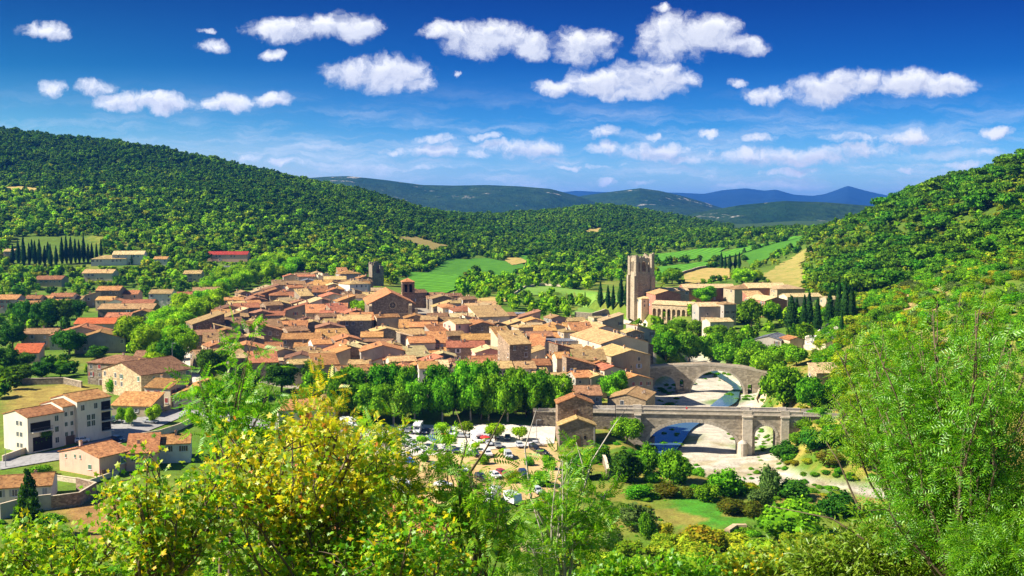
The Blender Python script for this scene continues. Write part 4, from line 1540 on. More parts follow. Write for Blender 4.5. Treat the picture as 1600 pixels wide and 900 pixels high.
def build_ruin():
    g = px_at(588, 446)
    rot = R(24)
    root = thing('ruined_tower', 'roofless ruined stone tower with a gap in its wall, among trees above the village', 'tower', g, rot)
    b = MB()
    r = random.Random(3)
    w, t = 4.2, .9
    for (x0, x1, y0, y1, h) in ((-w, w, w - t, w, 17), (-w, -w + t, -w, w - t - .01, 16), (w - t, w, -w, w - t - .01, 13.5), (-w + t + .01, -1.2, -w, -w + t, 16.5), (1.4, w - t - .01, -w, -w + t, 14)):
        nx = max(1, int(max(x1 - x0, y1 - y0) / 1.4))
        for k in range(nx):
            if x1 - x0 > y1 - y0:
                b.box(x0 + (x1 - x0) * k / nx, x0 + (x1 - x0) * (k + 1) / nx, y0, y1, -3, h + r.uniform(-1.6, .6))
            else:
                b.box(x0, x1, y0 + (y1 - y0) * k / nx, y0 + (y1 - y0) * (k + 1) / nx, -3, h + r.uniform(-1.6, .6))
    b.box(-1.19, 1.39, -w + .01, -w + t - .01, -3, 9)
    b.build('wall', WALL['grey stone'], root)


build_ruin()


def build_abbey():
    gt = px_at(1001, 489)
    k = gt.y / FPX                       # metres per photo pixel at the tower
    rot = R(14)
    # ---- the great tower
    root = thing('abbey_tower', 'tall square stone abbey tower with broken crenellated top and tall arched openings', 'tower', gt, rot)
    w = 5.3
    sc_h = (EYE + ray(1001, 399)[1] * gt.y - gt.z) / 36.5
    b = MB()
    b.box(-w, w, -w, w, -4, 26.2)
    b.box(-w - .25, w + .25, -w - .25, w + .25, 17.3, 17.8)
    for sx in (-1, 1):
        for sy in (-1, 1):
            b.box(sx * (w + .2) - 1.3, sx * (w + .2) + 1.3, sy * (w + .2) - 1.3, sy * (w + .2) + 1.3, -4, 24.0)
    body = b.build('lower_stage', WALL['tower stone'], root)
    b = MB()                             # belfry: corner turrets and piers round tall openings
    r = random.Random(5)
    tops = {(-1, -1): 36.2, (1, -1): 37.6, (-1, 1): 35.6, (1, 1): 36.8}
    for (sx, sy), tz in tops.items():
        b.lathe([(1.55, 24.002), (1.5, tz)], 8, sx * (w - .2), sy * (w - .2))
        for q in range(3):
            a = r.uniform(0, 6.3)
            b.box(sx * (w - .2) + .9 * math.cos(a) - .4, sx * (w - .2) + .9 * math.cos(a) + .4, sy * (w - .2) + .9 * math.sin(a) - .4, sy * (w - .2) + .9 * math.sin(a) + .4, tz - .3, tz + r.uniform(.3, .9))
    for s in (-1, 1):
        for x in (-2.0, 2.0):          # piers
            b.box(x - .6, x + .6, s * (w - .75) - .55, s * (w - .75) + .55, 26.202, 35.2)
            b.box(s * (w - .75) - .55, s * (w - .75) + .55, x - .6, x + .6, 26.202, 35.2)
    for s in (-1, 1):                    # wall over the openings, arched heads, broken merlons
        for axis in (0, 1):
            for (x0, x1) in ((-4.2, -2.62), (-1.38, 1.38), (2.62, 4.2)):
                out = [(x0, 35.0), (x0, 31.6)] + [(p, z) for p, z in arch_pts(x0, x1, 31.6, 31.6, 8)[1:-1]] + [(x1, 31.6), (x1, 35.0)]
                if axis == 0:
                    b.prism_y(out, s * (w - .75) - .5, s * (w - .75) + .5)
                else:
                    b.prism_x(out, s * (w - .75) - .5, s * (w - .75) + .5)
            q = -4.1
            while q < 3.6:
                if r.random() < .75:
                    hh = 35.004 + r.uniform(.4, 1.5)
                    a = (q, q + 1.0)
                    if axis == 0:
                        b.box(a[0], a[1], s * (w - .75) - .45, s * (w - .75) + .45, 34.9, hh)
                    else:
                        b.box(s * (w - .75) - .45, s * (w - .75) + .45, a[0], a[1], 34.9, hh)
                q += 1.75
    b.build('belfry', WALL['tower stone'], root)
    b = MB()
    b.lathe([(3.2, 26.2), (3.2, 32.5)], 8)
    b.build('inner_octagon', WALL['brown stone'], root)
    for x in (-2.4, 2.4):
        b = MB()
        arched_slot(b, x - .5, x + .5, 8, 10.5, -w - .06)
        b.build('window', M_DARK, root)

    root.scale = (1, 1, sc_h)
    # ---- buildings of the abbey: (u, v eave, width px, height, depth, turn, shape, roof, wall, label)
    AB = [
        (1034, 455, 86, 10, 12, 5, 'g', 'pale', 'tan stone', 'long pale roofed abbey church nave running right from the great tower'),
        (1109, 450, 80, 9, 14, 5, 'g', 'pale', 'brick red', 'long red brick abbey range with pale roof behind the round dark tree'),
        (1168, 452, 42, 9, 16, 14, 'h', 'tan', 'beige', 'square hip-roofed abbey block between the red brick ranges'),
        (1200, 450, 60, 9, 18, 6, 'g', 'pale', 'brick red', 'broad pale roofed abbey wing at the back of the complex'),
        (1236, 452, 44, 8, 16, 10, 'h', 'pale', 'tan stone', 'far right abbey wing with hipped pale roof above the cypresses'),
        (1213, 470, 36, 9, 22, 16, 'e', 'pale', 'brick red', 'red brick gabled abbey pavilion left of the cypress trees'),
        (1185, 466, 26, 8, 12, 10, 's', 'tan', 'brick red', 'small lean-to abbey annexe beside the red gabled pavilion'),
        (1258, 464, 56, 6, 12, 10, 'g', 'pale', 'cream', 'low long cream outbuilding with pale roof behind the cypress trees'),
        (1044, 460, 40, 10, 18, 12, 'e', 'tan', 'brick red', 'red gabled abbey chapel below the long nave roof'),
        (1012, 467, 20, 10, 10, 20, 'h', 'pale', 'pale stone', 'pale yellow polygonal apse beside the foot of the abbey tower'),
        (1110, 479, 36, 10, 12, 8, 'g', 'pale', 'grey', 'grey-blue walled abbot lodging with pale roof above the riverside trees'),
        (1141, 476, 20, 11, 10, 14, 'h', 'tan', 'grey', 'narrow hip-roofed stair block joined to the grey abbot lodging'),
        (1128, 503, 38, 5, 10, 14, 'g', 'pale', 'cream', 'low cream garden house with pale roof in front of the abbey'),
        (1112, 499, 24, 5, 9, 6, 'f', 'pale', 'brown stone', 'flat-roofed stone annexe left of the cream garden house'),
        (1200, 531, 36, 6, 16, -28, 'e', 'slate', 'grey', 'grey slate roofed chapel among trees left of the cemetery'),
        (1246, 531, 24, 5, 9, 14, 'e', 'orange', 'beige', 'small orange roofed gatehouse at the cemetery entrance'),
        (938, 498, 20, 5, 9, 16, 'f', 'pale', 'tan stone', 'small flat stone hut in the courtyard below the abbey gardens'),
        (1296, 583, 40, 3.5, 8, 6, 's', 'pale', 'tan stone', 'low pale roofed hut on the dry slope right of the old bridge'),
        (1310, 468, 34, 4, 10, 8, 'g', 'pale', 'beige', 'low pale building right of the tall cypress group'),
    ]
    for i, (u, v, wp, h, d, ro, kind, roof, wall, lab) in enumerate(AB):
        g, wid = solve(u, v, h, wp)
        c, s = math.cos(R(ro)), math.sin(R(ro))
        house((g.x - s * d * .5, g.y + c * d * .5, g.z), wid / c, d, h, ro, kind, roof, wall, pitch=.27, chim=1 if i in (1, 3, 12) else 0, seed=3000 + i, p=.45, most=6, name='abbey_building', label=lab, cat='building', group='abbey buildings', door=False)
    # ---- arcaded range
    g, wid = solve(1052, 477, 8, 40)
    rot = R(-32)
    root = thing('arcaded_hall', 'pale roofed abbey hall with a row of round arches along its sunny side', 'building', (g.x + 2, g.y + 6, g.z), rot, 'abbey buildings')
    L_, D_, H_ = 24.0, 11.0, 8.0
    b = MB()
    n = 8
    z_top = H_
    for q in range(n):
        x0 = -L_ / 2 + L_ * q / n
        x1 = x0 + L_ / n
        out = [(x0, -4), (x0 + .45, -4)] + arch_pts(x0 + .45, x1 - .45, -4, 4.6, 8)[1:-1] + [(x1 - .45, -4), (x1, -4), (x1, z_top), (x0, z_top)]
        b.prism_y(out, -D_ / 2, -D_ / 2 + .8)
    b.box(-L_ / 2, L_ / 2, -D_ / 2 + 2.6, D_ / 2, -4, H_)
    b.box(-L_ / 2, -L_ / 2 + .6, -D_ / 2 + .802, -D_ / 2 + 2.598, -4, H_)
    b.box(L_ / 2 - .6, L_ / 2, -D_ / 2 + .802, -D_ / 2 + 2.598, -4, H_)
    b.build('arcade_wall', WALL['tan stone'], root)
    roof_mesh(L_, D_, H_ + .02, 'g', .30).build('roof', ROOF['pale'], root)
    # ---- garden terrace
    A = [px_at(*p) for p in ((898, 497), (925, 499), (985, 497), (1003, 490))]
    wall_run('garden_wall', 'grey stone wall holding up the abbey gardens beside the courtyard', [tuple(p) for p in A], 3.4, .6, 'grey stone')
    field('abbey_garden', [(892, 494), (905, 482), (985, 481), (1002, 488), (984, 495), (925, 497)], M_PASTURE, .6, 3)


def wall_run(name, label, pts, h, t, wall, cap=True, cat='wall', base=-1.5, group=None):
    """a free-standing masonry wall along ground points, following the slope"""
    o = Vector(pts[0])
    root = thing(name, label, cat, o, 0, group)
    P = []
    for a, b2 in zip(pts, pts[1:]):
        a, b2 = Vector(a), Vector(b2)
        m = max(1, int((b2 - a).length / 6))
        for q in range(m):
            P.append(a.lerp(b2, q / m))
    P.append(Vector(pts[-1]))
    for p in P:
        p.z = float(Z(p.x, p.y))
    A, B = [], []
    for k, p in enumerate(P):
        d = (P[min(k + 1, len(P) - 1)] - P[max(k - 1, 0)])
        d.z = 0
        d.normalize()
        nrm = Vector((-d.y, d.x, 0)) * t / 2
        A.append(p - o + nrm)
        B.append(p - o - nrm)

    def strip(z0, z1, grow):
        b = MB()
        n = len(P)
        for k in range(n):
            e = (A[k] - B[k]).normalized() * grow
            b.v += [tuple(A[k] + e + Vector((0, 0, z0))), tuple(A[k] + e + Vector((0, 0, z1))), tuple(B[k] - e + Vector((0, 0, z1))), tuple(B[k] - e + Vector((0, 0, z0)))]
        for k in range(n - 1):
            for q in range(4):
                r_ = (q + 1) % 4
                b.f.append((k * 4 + q, k * 4 + r_, k * 4 + 4 + r_, k * 4 + 4 + q))
        b.f += [(0, 1, 2, 3), tuple(range(4 * n - 4, 4 * n))[::-1]]
        b.m = [0] * len(b.f)
        return b
    strip(base, h, 0).build('wall', WALL[wall], root)
    if cap:
        strip(h + .002, h + .14, .07).build('coping', WALL['pale stone'], root)
    return root


build_abbey()


# ------------------------------------------------------------------ bridges
def bridge_body(b, outline_top, x0, x1, zb, openings, y0, y1, m=0):
    """side wall with openings (lists of points, left to right), pushed through the width"""
    pts = [(x0, zb)]
    for op in openings:
        pts += op
    pts += [(x1, zb)] + outline_top[::-1]
    b.prism_y(pts, y0, y1, m)


def voussoirs(cx, zs, r, rise, t, y, n=22, dep=.12):
    b = MB()
    for k in range(n):
        a0, a1 = math.pi * (k + .06) / n, math.pi * (k + .94) / n
        q = []
        for (a, f) in ((a0, 0), (a0, t), (a1, t), (a1, 0)):
            q.append((cx + (r + f) * math.cos(a), zs + (rise + f) * math.sin(a)))
        b.prism_y(q, y - dep, y - .003)
    return b


BR_STONE = wall_mat('bridge_stone', (.35, .29, .21), (.46, .385, .28), .55, 1.0)
BR_LIGHT = wall_mat('bridge_dressed_stone', (.45, .385, .29), (.56, .48, .37), .25, 1.1)


def build_new_bridge():
    d0 = 332.0
    k = d0 / FPX
    c0 = at_depth(1085, 650, d0)
    rot = -math.atan2(9.0, 92.0)
    root = thing('road_bridge', 'stone road bridge with one wide arch, a small side arch and pilasters over the river', 'bridge', (c0.x, c0.y, 0), rot)
    X = lambda u: (u - 1085) * k * 1.005
    zd, yb, yf = 3.6, 3.2, -3.2
    x0, x1 = X(962), X(1250)
    a0, a1 = X(1011), X(1151)
    s0, s1 = X(1177), X(1209)
    zb = RIVER_BED - 2.5
    b = MB()
    main = arch_pts(a0, a1, zb, -6.4, 28, 7.6)
    small = arch_pts(s0, s1, zb, -2.6, 14)
    bridge_body(b, [(x0, zd), (x1, zd)], x0, x1, zb, [main, small], yf, yb)
    b.build('arch_wall', BR_STONE, root)
    voussoirs((a0 + a1) / 2, -6.4, (a1 - a0) / 2, 7.6, .95, yf, 40).build('arch_ring', BR_LIGHT, root)
    voussoirs((s0 + s1) / 2, -2.6, (s1 - s0) / 2, (s1 - s0) / 2, .7, yf, 18).build('arch_ring', BR_LIGHT, root)
    # pilasters either side of the small arch and at the left abutment
    for (u, wp, z0) in ((1165, 15, zb), (1222, 12, zb), (996, 9, -3)):
        b = MB()
        x, hw = X(u), wp * k / 2
        b.box(x - hw, x + hw, yf - .9, yf - .004, z0, zd - .45)
        b.box(x - hw - .2, x + hw + .2, yf - 1.1, yf - .004, zd - .448, zd - .05)
        b.build('pilaster', BR_LIGHT, root)
    b = MB()                             # rounded cutwater at the foot of the pier
    x = X(1158)
    b.lathe([(1.5, zb), (1.5, -4.6), (1.1, -4.2), (.2, -3.6)], 14, x, yf - 1.0)
    b.build('cutwater', BR_LIGHT, root)
    b = MB()
    b.box(x0, x1, yf - .35, yf + .2, zd + .002, zd + .35)
    b.box(x0, x1, yb - .2, yb + .35, zd + .002, zd + .35)
    b.build('string_course', BR_LIGHT, root)
    for (ya, yc) in ((yf - .12, yf + .22), (yb - .22, yb + .12)):
        b = MB()
        b.box(x0, x1, ya, yc, zd + .352, zd + 1.25)
        b.box(x0, x1, ya - .1, yc + .1, zd + 1.252, zd + 1.42)
        for u in (996, 1165, 1222):
            b.box(X(u) - 1.3, X(u) + 1.3, ya - .15, yc + .15, zd + .353, zd + 1.6)
        b.build('parapet', BR_LIGHT, root)
    b = MB()
    b.box(x0, x1, yf + .222, yb - .222, zd + .003, zd + .32)
    b.build('roadway', M_ASPH, root)
    # approach walls with the road on top
    for (name, ua, ub, zt, lab) in (('retaining_wall', 832, 961, zd, 'high grey retaining wall of the road behind the car park, left of the bridge'),
                                    ('retaining_wall', 1251, 1330, zd, 'stone retaining wall of the road climbing right from the bridge')):
        rw = thing(name, lab, 'wall', (c0.x, c0.y, 0), rot)
        xa, xb = X(ua), X(ub)
        b = MB()
        b.box(xa, xb, yf, yb, -9 if ua < 1000 else -7, zt)
        b.build('wall', WALL['grey stone'], rw)
        b = MB()
        b.box(xa, xb, yf - .3, yf + .2, zt + .002, zt + .32)
        b.build('string_course', BR_LIGHT, rw)
        for (ya, yc) in ((yf - .12, yf + .2), (yb - .22, yb + .12)):
            b = MB()
            b.box(xa, xb, ya, yc, zt + (.322 if ya < 0 else .002), zt + 1.2)
            b.build('parapet', BR_LIGHT, rw)
        b = MB()
        b.box(xa, xb, yf + .203, yb - .223, zt + .003, zt + .30)
        b.build('roadway', M_ASPH, rw)


build_new_bridge()


def build_old_bridge():
    d0 = 442.0
    k = d0 / FPX
    c0 = at_depth(1118, 600, d0)
    rot = -R(5)
    root = thing('old_bridge', 'humpbacked medieval stone bridge with one big round arch and smaller arches', 'bridge', (c0.x, c0.y, 0), rot)
    X = lambda u: (u - 1118) * k
    yf, yb = -2.4, 2.4
    zb = RIVER_BED - 3
    us = np.array([1008, 1040, 1070, 1100, 1130, 1160, 1190, 1206])
    zt = np.interp(us, [1008, 1030, 1100, 1160, 1206], [1.2, 1.8, 2.9, 1.8, -.6])
    top = [(X(u), z) for u, z in zip(us, zt)]
    x0, x1 = X(1008), X(1206)
    ops = [arch_pts(X(1021), X(1056), zb, -6.2, 14), arch_pts(X(1061.5), X(1067.5), -6.2 + 0, -3.6, 8), arch_pts(X(1079), X(1161), zb, -8.8, 28, 9.6), arch_pts(X(1167), X(1174), zb, -5.3, 8)]
    ops[1][0] = (ops[1][0][0], zb)
    ops[1][-1] = (ops[1][-1][0], zb)
    b = MB()
    bridge_body(b, top, x0, x1, zb, ops, yf, yb)
    b.build('arch_wall', BR_STONE, root)
    b = MB()
    b.box(X(1058.5), X(1070), yf + .5, yb - .5, zb - .01, -6.0)
    b.box(X(1058.5), X(1070), yf - 1.6, yf - .004, zb - .01, -7.4)
    b.build('pier_base', BR_STONE, root)
    voussoirs((X(1079) + X(1161)) / 2, -8.8, (X(1161) - X(1079)) / 2, 9.6, .7, yf, 44, .08).build('arch_ring', BR_LIGHT, root)
    voussoirs((X(1021) + X(1056)) / 2, -6.2, (X(1056) - X(1021)) / 2, (X(1056) - X(1021)) / 2, .6, yf, 24, .08).build('arch_ring', BR_LIGHT, root)
    for (ya, yc) in ((yf - .05, yf + .4), (yb - .4, yb + .05)):
        b = MB()
        for (xa, za), (xb, zc) in zip(top, top[1:]):
            b.solid([(xa, ya, za + .002), (xb, ya, zc + .002), (xb, yc, zc + .002), (xa, yc, za + .002)], [(xa, ya, za + .85), (xb, ya, zc + .85), (xb, yc, zc + .85), (xa, yc, za + .85)])
        b.build('parapet', BR_LIGHT, root)
    b = MB()
    for (xa, za), (xb, zc) in zip(top, top[1:]):
        b.solid([(xa, yf + .402, za + .003), (xb, yf + .402, zc + .003), (xb, yb - .402, zc + .003), (xa, yb - .402, za + .003)], [(xa, yf + .402, za + .1), (xb, yf + .402, zc + .1), (xb, yb - .402, zc + .1), (xa, yb - .402, za + .1)])
    b.build('roadway', M_PATH, root)


build_old_bridge()


# ------------------------------------------------------------------ the two-stepped mill house by the road
def build_mill():
    d = 318.0
    k = d / FPX
    g = at_depth(900, 700, d)
    root = thing('mill_house', 'tall grey stone mill house with two stepped orange gable roofs beside the bridge', 'house', (g.x, g.y, -3.2), R(3))
    z = lambda v: EYE + ray(900, v)[1] * d + 3.2
    w1, w2 = 61 * k - .8, 56 * k
    low = walls_mesh(w1, 5.5, z(661), 'e', .37, -3)
    low.v = [(x, y - 1, zz) for x, y, zz in low.v]
    lw = low.build('lower_wall', WALL['grey stone'], root)
    rf = roof_mesh(w1, 5.5, z(661), 'e', .37, .45)
    rf.v = [(x, y - 1, zz) for x, y, zz in rf.v]
    rf.build('lower_roof', ROOF['tan'], root)
    up = walls_mesh(w2, 7, z(634) + .3, 'e', .40, -3)
    up.v = [(x, y + 5.26, zz) for x, y, zz in up.v]
    up.build('upper_wall', WALL['brown stone'], root)
    rf = roof_mesh(w2, 7, z(634) + .3, 'e', .40, .45)
    rf.v = [(x, y + 5.26, zz) for x, y, zz in rf.v]
    r2 = rf.build('upper_roof', ROOF['orange'], root)
    link('chimney', CHIM, r2, (0, 4.2, z(622)), 0, (.9, .9, .7))
    b = MB()
    b.box(-.55, .55, 1.6, 1.78, z(655), z(646) + .8)
    b.build('shutter', M_SHUT['brown'], root)
    b = MB()
    b.box(1.9, 2.5, -3.80, -3.6, z(682), z(677))
    b.build('window', M_DARK, root)
    b = MB()
    b.box(-1.2, .9, -3.82, -3.6, -.6, 3.2)
    b.build('door', M_DOOR, root)
    b = MB()
    b.tube([(w1 / 2 - .4, -3.9, -2), (w1 / 2 - .4, -3.9, z(664))], [.09, .09], 6)
    b.build('drainpipe', M_GUTTER, root)
    HOUSES.append((root, 7, {}))


build_mill()


# ------------------------------------------------------------------ block of flats on the left
def build_flats():
    d = 303.0
    k = d / FPX
    gx = at_depth(122, 690, d)
    gz = float(Z(gx.x, gx.y))
    rot = R(57)
    root = thing('apartment_block', 'white three-storey block of flats with stepped orange roofs and balconies', 'building', (gx.x, gx.y, gz), rot)
    # three sections along local x (front faces -y, gable end faces left); x in metres from the join
    secs = [(-15.2, -4.4, 9.4, 11.0, 0.0), (-4.38, -.6, 10.6, 10.0, .3), (-.58, 10.4, 11.6, 12.0, -.8)]
    mats = WALL['render white']
    for i, (x0, x1, h, dp, y0) in enumerate(secs):
        w = x1 - x0
        wm = walls_mesh(w, dp, h, 'g', .26)
        wm.v = [(x + (x0 + x1) / 2, y + dp / 2 + y0, z) for x, y, z in wm.v]
        wo = wm.build('wall', mats, root)
        rm = roof_mesh(w, dp, h, 'g', .26, .35)
        rm.v = [(x + (x0 + x1) / 2, y + dp / 2 + y0, z) for x, y, z in rm.v]
        rm.build('roof', ROOF['orange'], root)
    wbig = window_mesh('', 1.1, 1.5, None).mesh('window', [M_FRAME, GLASS, M_SHUT['grey']])
    for x, zs, y in ((-6.5, (1.2, 4.2, 7.2), 0), (-3.4, (2.4, 5.2, 8), .3), (-1.6, (2.4, 5.2, 8), .3), (1.2, (9, 9), -.8), (5.4, (9,), -.8), (3.0, (4.2, 6.0), -.8), (4.5, (4.2, 6.0), -.8)):
        for z in sorted(set(zs)):
            link('window', wbig, root, (x, y - .012, z), 0, (.75 if x in (-3.4, -1.6) else 1, 1, .75 if x in (-3.4, -1.6) else 1))
    for y in (3.0, 4.6):
        for z in (1.0, 4.0, 7.0):
            link('window', wbig, root, (-15.2 - .012, y, z), -math.pi / 2, (.9, 1, .8))
    # balconies: flat dark panel painted as the recess shade, slab, iron railing
    for (x0, x1, y, zz) in ((-14.4, -8.4, 0.0, (5.4,)), (7.2, 10.2, -.8, (2.2, 5.1, 8.2))):
        for z in zz:
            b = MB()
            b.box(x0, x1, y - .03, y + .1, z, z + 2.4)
            b.build('loggia_shade', M_DARK, root)
            b = MB()
            b.box(x0 - .1, x1 + .15, y - 1.3, y - .035, z - .2, z)
            bal = b.build('balcony', WALL['render white'], root)
            b = MB()
            for q in range(int((x1 - x0) / .35)):
                xx = x0 + .05 + q * .35
                b.box(xx - .02, xx + .02, y - 1.25, y - 1.21, z + .001, z + .95)
            b.box(x0, x1, y - 1.27, y - 1.19, z + .951, z + 1.02)
            b.build('railing', M_IRON, bal)
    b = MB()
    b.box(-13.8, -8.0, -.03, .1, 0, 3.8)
    b.build('ground_floor_opening', M_DARK, root)  # flat dark panel painted as shade, the wall behind is solid
    b = MB()
    b.box(-3.6, -1.0, -.1 + .3 - .2, .28, 0, 2.4)
    b.build('entrance_door', M_DOOR, root)
    HOUSES.append((root, 17, {}))


build_flats()


# ------------------------------------------------------------------ pink house and the walled yards near it
def build_pink():
    g = px_at(158, 735)
    rot = R(60)
    root = thing('pink_house', 'pink rendered house with orange roof and green shutters in front of the flats', 'house', g, rot)
    k = g.y / FPX
    w, d, h = 10.0, 15.0, 4.8
    wm = walls_mesh(w, d, h, 'g', .24)
    wm.v = [(x, y + 2, z) for x, y, z in wm.v]
    wm.build('wall', WALL['pink'], root)
    rm = roof_mesh(w, d, h, 'g', .24)
    rm.v = [(x, y + 2, z) for x, y, z in rm.v]
    rf = rm.build('roof', ROOF['orange'], root)
    link('chimney', CHIM, rf, (-2, 5, h + 1.6), 0)
    ww = window_mesh('sill', 1.5, 1.4, 'shut').mesh('window', [M_FRAME, GLASS, M_SHUT['green']])
    link('window', ww, root, (1.5, -6.5 - .012, 2.4), 0)
    for y, z in ((-2, 1.6), (1.5, 3.9), (3.5, 3.9), (7, 3.6)):
        link('window', ww, root, (-w / 2 - .012, y, z), -math.pi / 2, (.8 if z < 3 else .4, 1, .8 if z < 3 else .6))
    b = MB()
    b.box(-5.2, -4.0, -6.56, -6.4, -.5, 1.9)
    b.build('door', M_DOOR, root)
    HOUSES.append((root, 11, {}))
    # walls
    W2 = lambda *p: [tuple(px_at(*q)) for q in p]
    wall_run('garden_wall', 'cream garden wall along the lane right of the flats', W2((204, 690), (250, 682), (280, 672), (300, 662)), 1.8, .3, 'cream')
    wall_run('garden_wall', 'long low wall in front of the flats beside the lane', W2((4, 722), (58, 702)), 1.6, .3, 'cream')
    wall_run('field_wall', 'old grey stone wall along the back of the dry field', W2((0, 600), (60, 601), (100, 600), (128, 606)), 2.2, .5, 'grey stone')
    wall_run('garden_wall', 'pale boundary wall below the pink house', W2((70, 748), (140, 758), (185, 742)), 1.2, .3, 'pale stone')
    wall_run('yard_wall', 'dark stone yard wall casting a long shadow right of the low orange roofed house', W2((80, 796), (124, 790), (150, 774), (120, 766)), 3.0, .4, 'brown stone')
    wall_run('yard_wall', 'tall grey retaining wall in front of the low orange roofed house', W2((0, 812), (44, 800), (80, 796)), 3.4, .4, 'grey')
    wall_run('field_wall', 'low stone wall along the old bridge path on the far bank', W2((1190, 640), (1180, 628), (1186, 614), (1196, 606)), 1.3, .5, 'pale stone')
    wall_run('field_wall', 'grey stone wall bounding the dry field behind the abbey', W2((1064, 430), (1090, 422), (1118, 417), (1150, 414)), 2.6, .6, 'grey stone')
    wall_run('field_wall', 'stone wall curving along the pasture behind the village', W2((804, 460), (820, 450), (850, 446), (880, 448)), 1.4, .6, 'pale stone')
    wall_run('river_wall', 'stone river wall on the village bank below the mill house', W2((936, 712), (946, 730), (950, 748)), 2.4, .6, 'grey stone')
    wall_run('river_wall', 'stone embankment wall under the houses at the old bridge', W2((1006, 668), (1016, 640), (1020, 622)), 4.5, .8, 'grey stone')
    for i, (u, v, lab) in enumerate(((832, 862, 'tumbledown dry stone wall on the scrubby slope under the foreground saplings'), (1150, 838, 'pinkish broken stone wall poking out of the bushes below the meadow'), (1240, 848, 'ruined pale stone wall among bushes at the lower right'))):
        a, c = px_at(u - 14, v, 0), px_at(u + 16, v - 8, 0)
        wall_run('ruined_wall', lab, [tuple(a), tuple(a.lerp(c, .5) + Vector((0, 2, 0))), tuple(c)], 1.5, 1.2, 'tan stone', cap=False, base=-2)


def px_at(u, v, h=0):
    return ground(u, v, h, 150)


build_pink()


# ------------------------------------------------------------------ cemetery
def build_cemetery():
    r = random.Random(11)
    stones = [plain('grave_marble', (.55, .54, .52)), plain('grave_granite', (.22, .22, .24)), plain('grave_limestone', (.62, .56, .46))]
    protos = []
    for kind in range(3):
        slab, head, cross = MB(), MB(), MB()
        slab.box(-.5, .5, -1.1, 1.1, -.3, .45)
        slab.box(-.58, .58, -1.18, 1.18, .452, .54)
        if kind == 0:
            head.prism_y([(-.5, .542), (.5, .542), (.5, 1.3), (.25, 1.55), (-.25, 1.55), (-.5, 1.3)], .8, 1.0)
        elif kind == 1:
            head.box(-.25, .25, .75, 1.05, .542, .8)
            cross.box(-.09, .09, .83, .97, .802, 2.1)
            cross.box(-.42, .42, .835, .965, 1.5, 1.7)
        else:
            head.box(-.7, .7, .2, 1.15, .542, 2.0)
            head.prism_y([(-.85, 2.002), (.85, 2.002), (0, 2.55)], .1, 1.2)
        protos.append((slab.mesh('slab', [stones[kind]]), head.mesh('headstone', [stones[kind]]), cross.mesh('cross', [stones[kind]]) if cross.v else None))
    items = []
    words = ['marble grave with headstone', 'grave with tall stone cross', 'house-shaped stone tomb']
    for v in (536, 531, 526, 521, 516):
        row = {536: 'front row', 531: 'second row', 526: 'middle row', 521: 'fourth row', 516: 'back row'}[v]
        for q in range(7):
            u = 1262 + q * 6.5 + r.uniform(-1.5, 1.5) + (536 - v) * .8
            g = px_at(u, v)
            kd = r.choice([0, 0, 1, 1, 2])
            root = thing('grave', '', 'grave', g, r.uniform(-.3, .3) - .3, 'graves in the cemetery by the cypresses')
            root.scale = (1.25,) * 3
            a, b2, c = protos[kd]
            link('slab', a, root)
            hd = link('headstone', b2, root)
            if c:
                link('cross', c, hd)
            items.append((root, f'{words[kd]} in the {row} of the cemetery'))
    settle_labels(items)
    a = [tuple(px_at(*p)) for p in ((1250, 546), (1290, 545), (1322, 532))]
    wall_run('cemetery_wall', 'pale rendered wall along the near side of the cemetery', a, 2.0, .4, 'pale stone')
    field('cemetery_gravel', [(1252, 540), (1262, 514), (1330, 512), (1326, 530), (1296, 542)], M_COURT, .2, 2)


build_cemetery()
# ------------------------------------------------------------------ trees


def bright(cols, k, b=.8):
    return [(r_ * k, g_ * k, b_ * k * b) for r_, g_, b_ in cols]


nr = np.random.default_rng(5)

G1, G2, G3 = (.020, .060, .004), (.055, .135, .007), (.10, .20, .012)
LEAF = {
    'broad': leaf_mat('leaves_broad', bright([(.018, .062, .004), (.040, .125, .006), (.075, .19, .008), (.125, .245, .011)], 1.85), .018, .30),
    'bright': leaf_mat('leaves_bright', bright([(.05, .13, .004), (.10, .22, .006), (.16, .29, .010), (.23, .35, .014)], 1.65), .02, .35),
    'dark': leaf_mat('leaves_dark', bright([(.010, .036, .005), (.020, .064, .007), (.036, .095, .009), (.055, .125, .012)], 1.70), .018, .22),
    'pine': leaf_mat('needles_pine', bright([(.012, .045, .004), (.028, .085, .006), (.052, .13, .008), (.085, .175, .012)], 1.6), .022, .25),
    'cypress': leaf_mat('needles_cypress', bright([(.006, .022, .006), (.012, .040, .009), (.022, .062, .012)], 1.50), .012, .10),
    'olive': leaf_mat('leaves_olive', bright([(.045, .085, .022), (.085, .14, .035), (.13, .19, .05)], 1.30), .02, .25),
    'yellow': leaf_mat('leaves_yellowing', bright([(.07, .12, .006), (.14, .20, .010), (.24, .25, .014), (.30, .22, .016)], 1.40), .025, .35),
    'rust': leaf_mat('leaves_rust', bright([(.07, .085, .012), (.11, .11, .015), (.10, .15, .012), (.17, .13, .02)], 1.1), .02, .3),
    'forest': leaf_mat('leaves_forest', bright([(.010, .036, .003), (.026, .074, .004), (.052, .12, .006), (.092, .17, .009)], 1.45), .012, .25, (.82, 1.18), patch=((1.9, 1.65, 1.2), .009)),
    'scrub': leaf_mat('leaves_scrub', bright([(.05, .10, .006), (.11, .18, .009), (.19, .25, .013), (.27, .25, .02)], 1.6), .03, .3, (.65, 1.35)),
}
BARK = plain('bark', (.16, .12, .085), .9, .1, var=.4, scale=6)
BARK_PALE = plain('bark_pale', (.36, .32, .25), .9, .1, var=.35, scale=5)


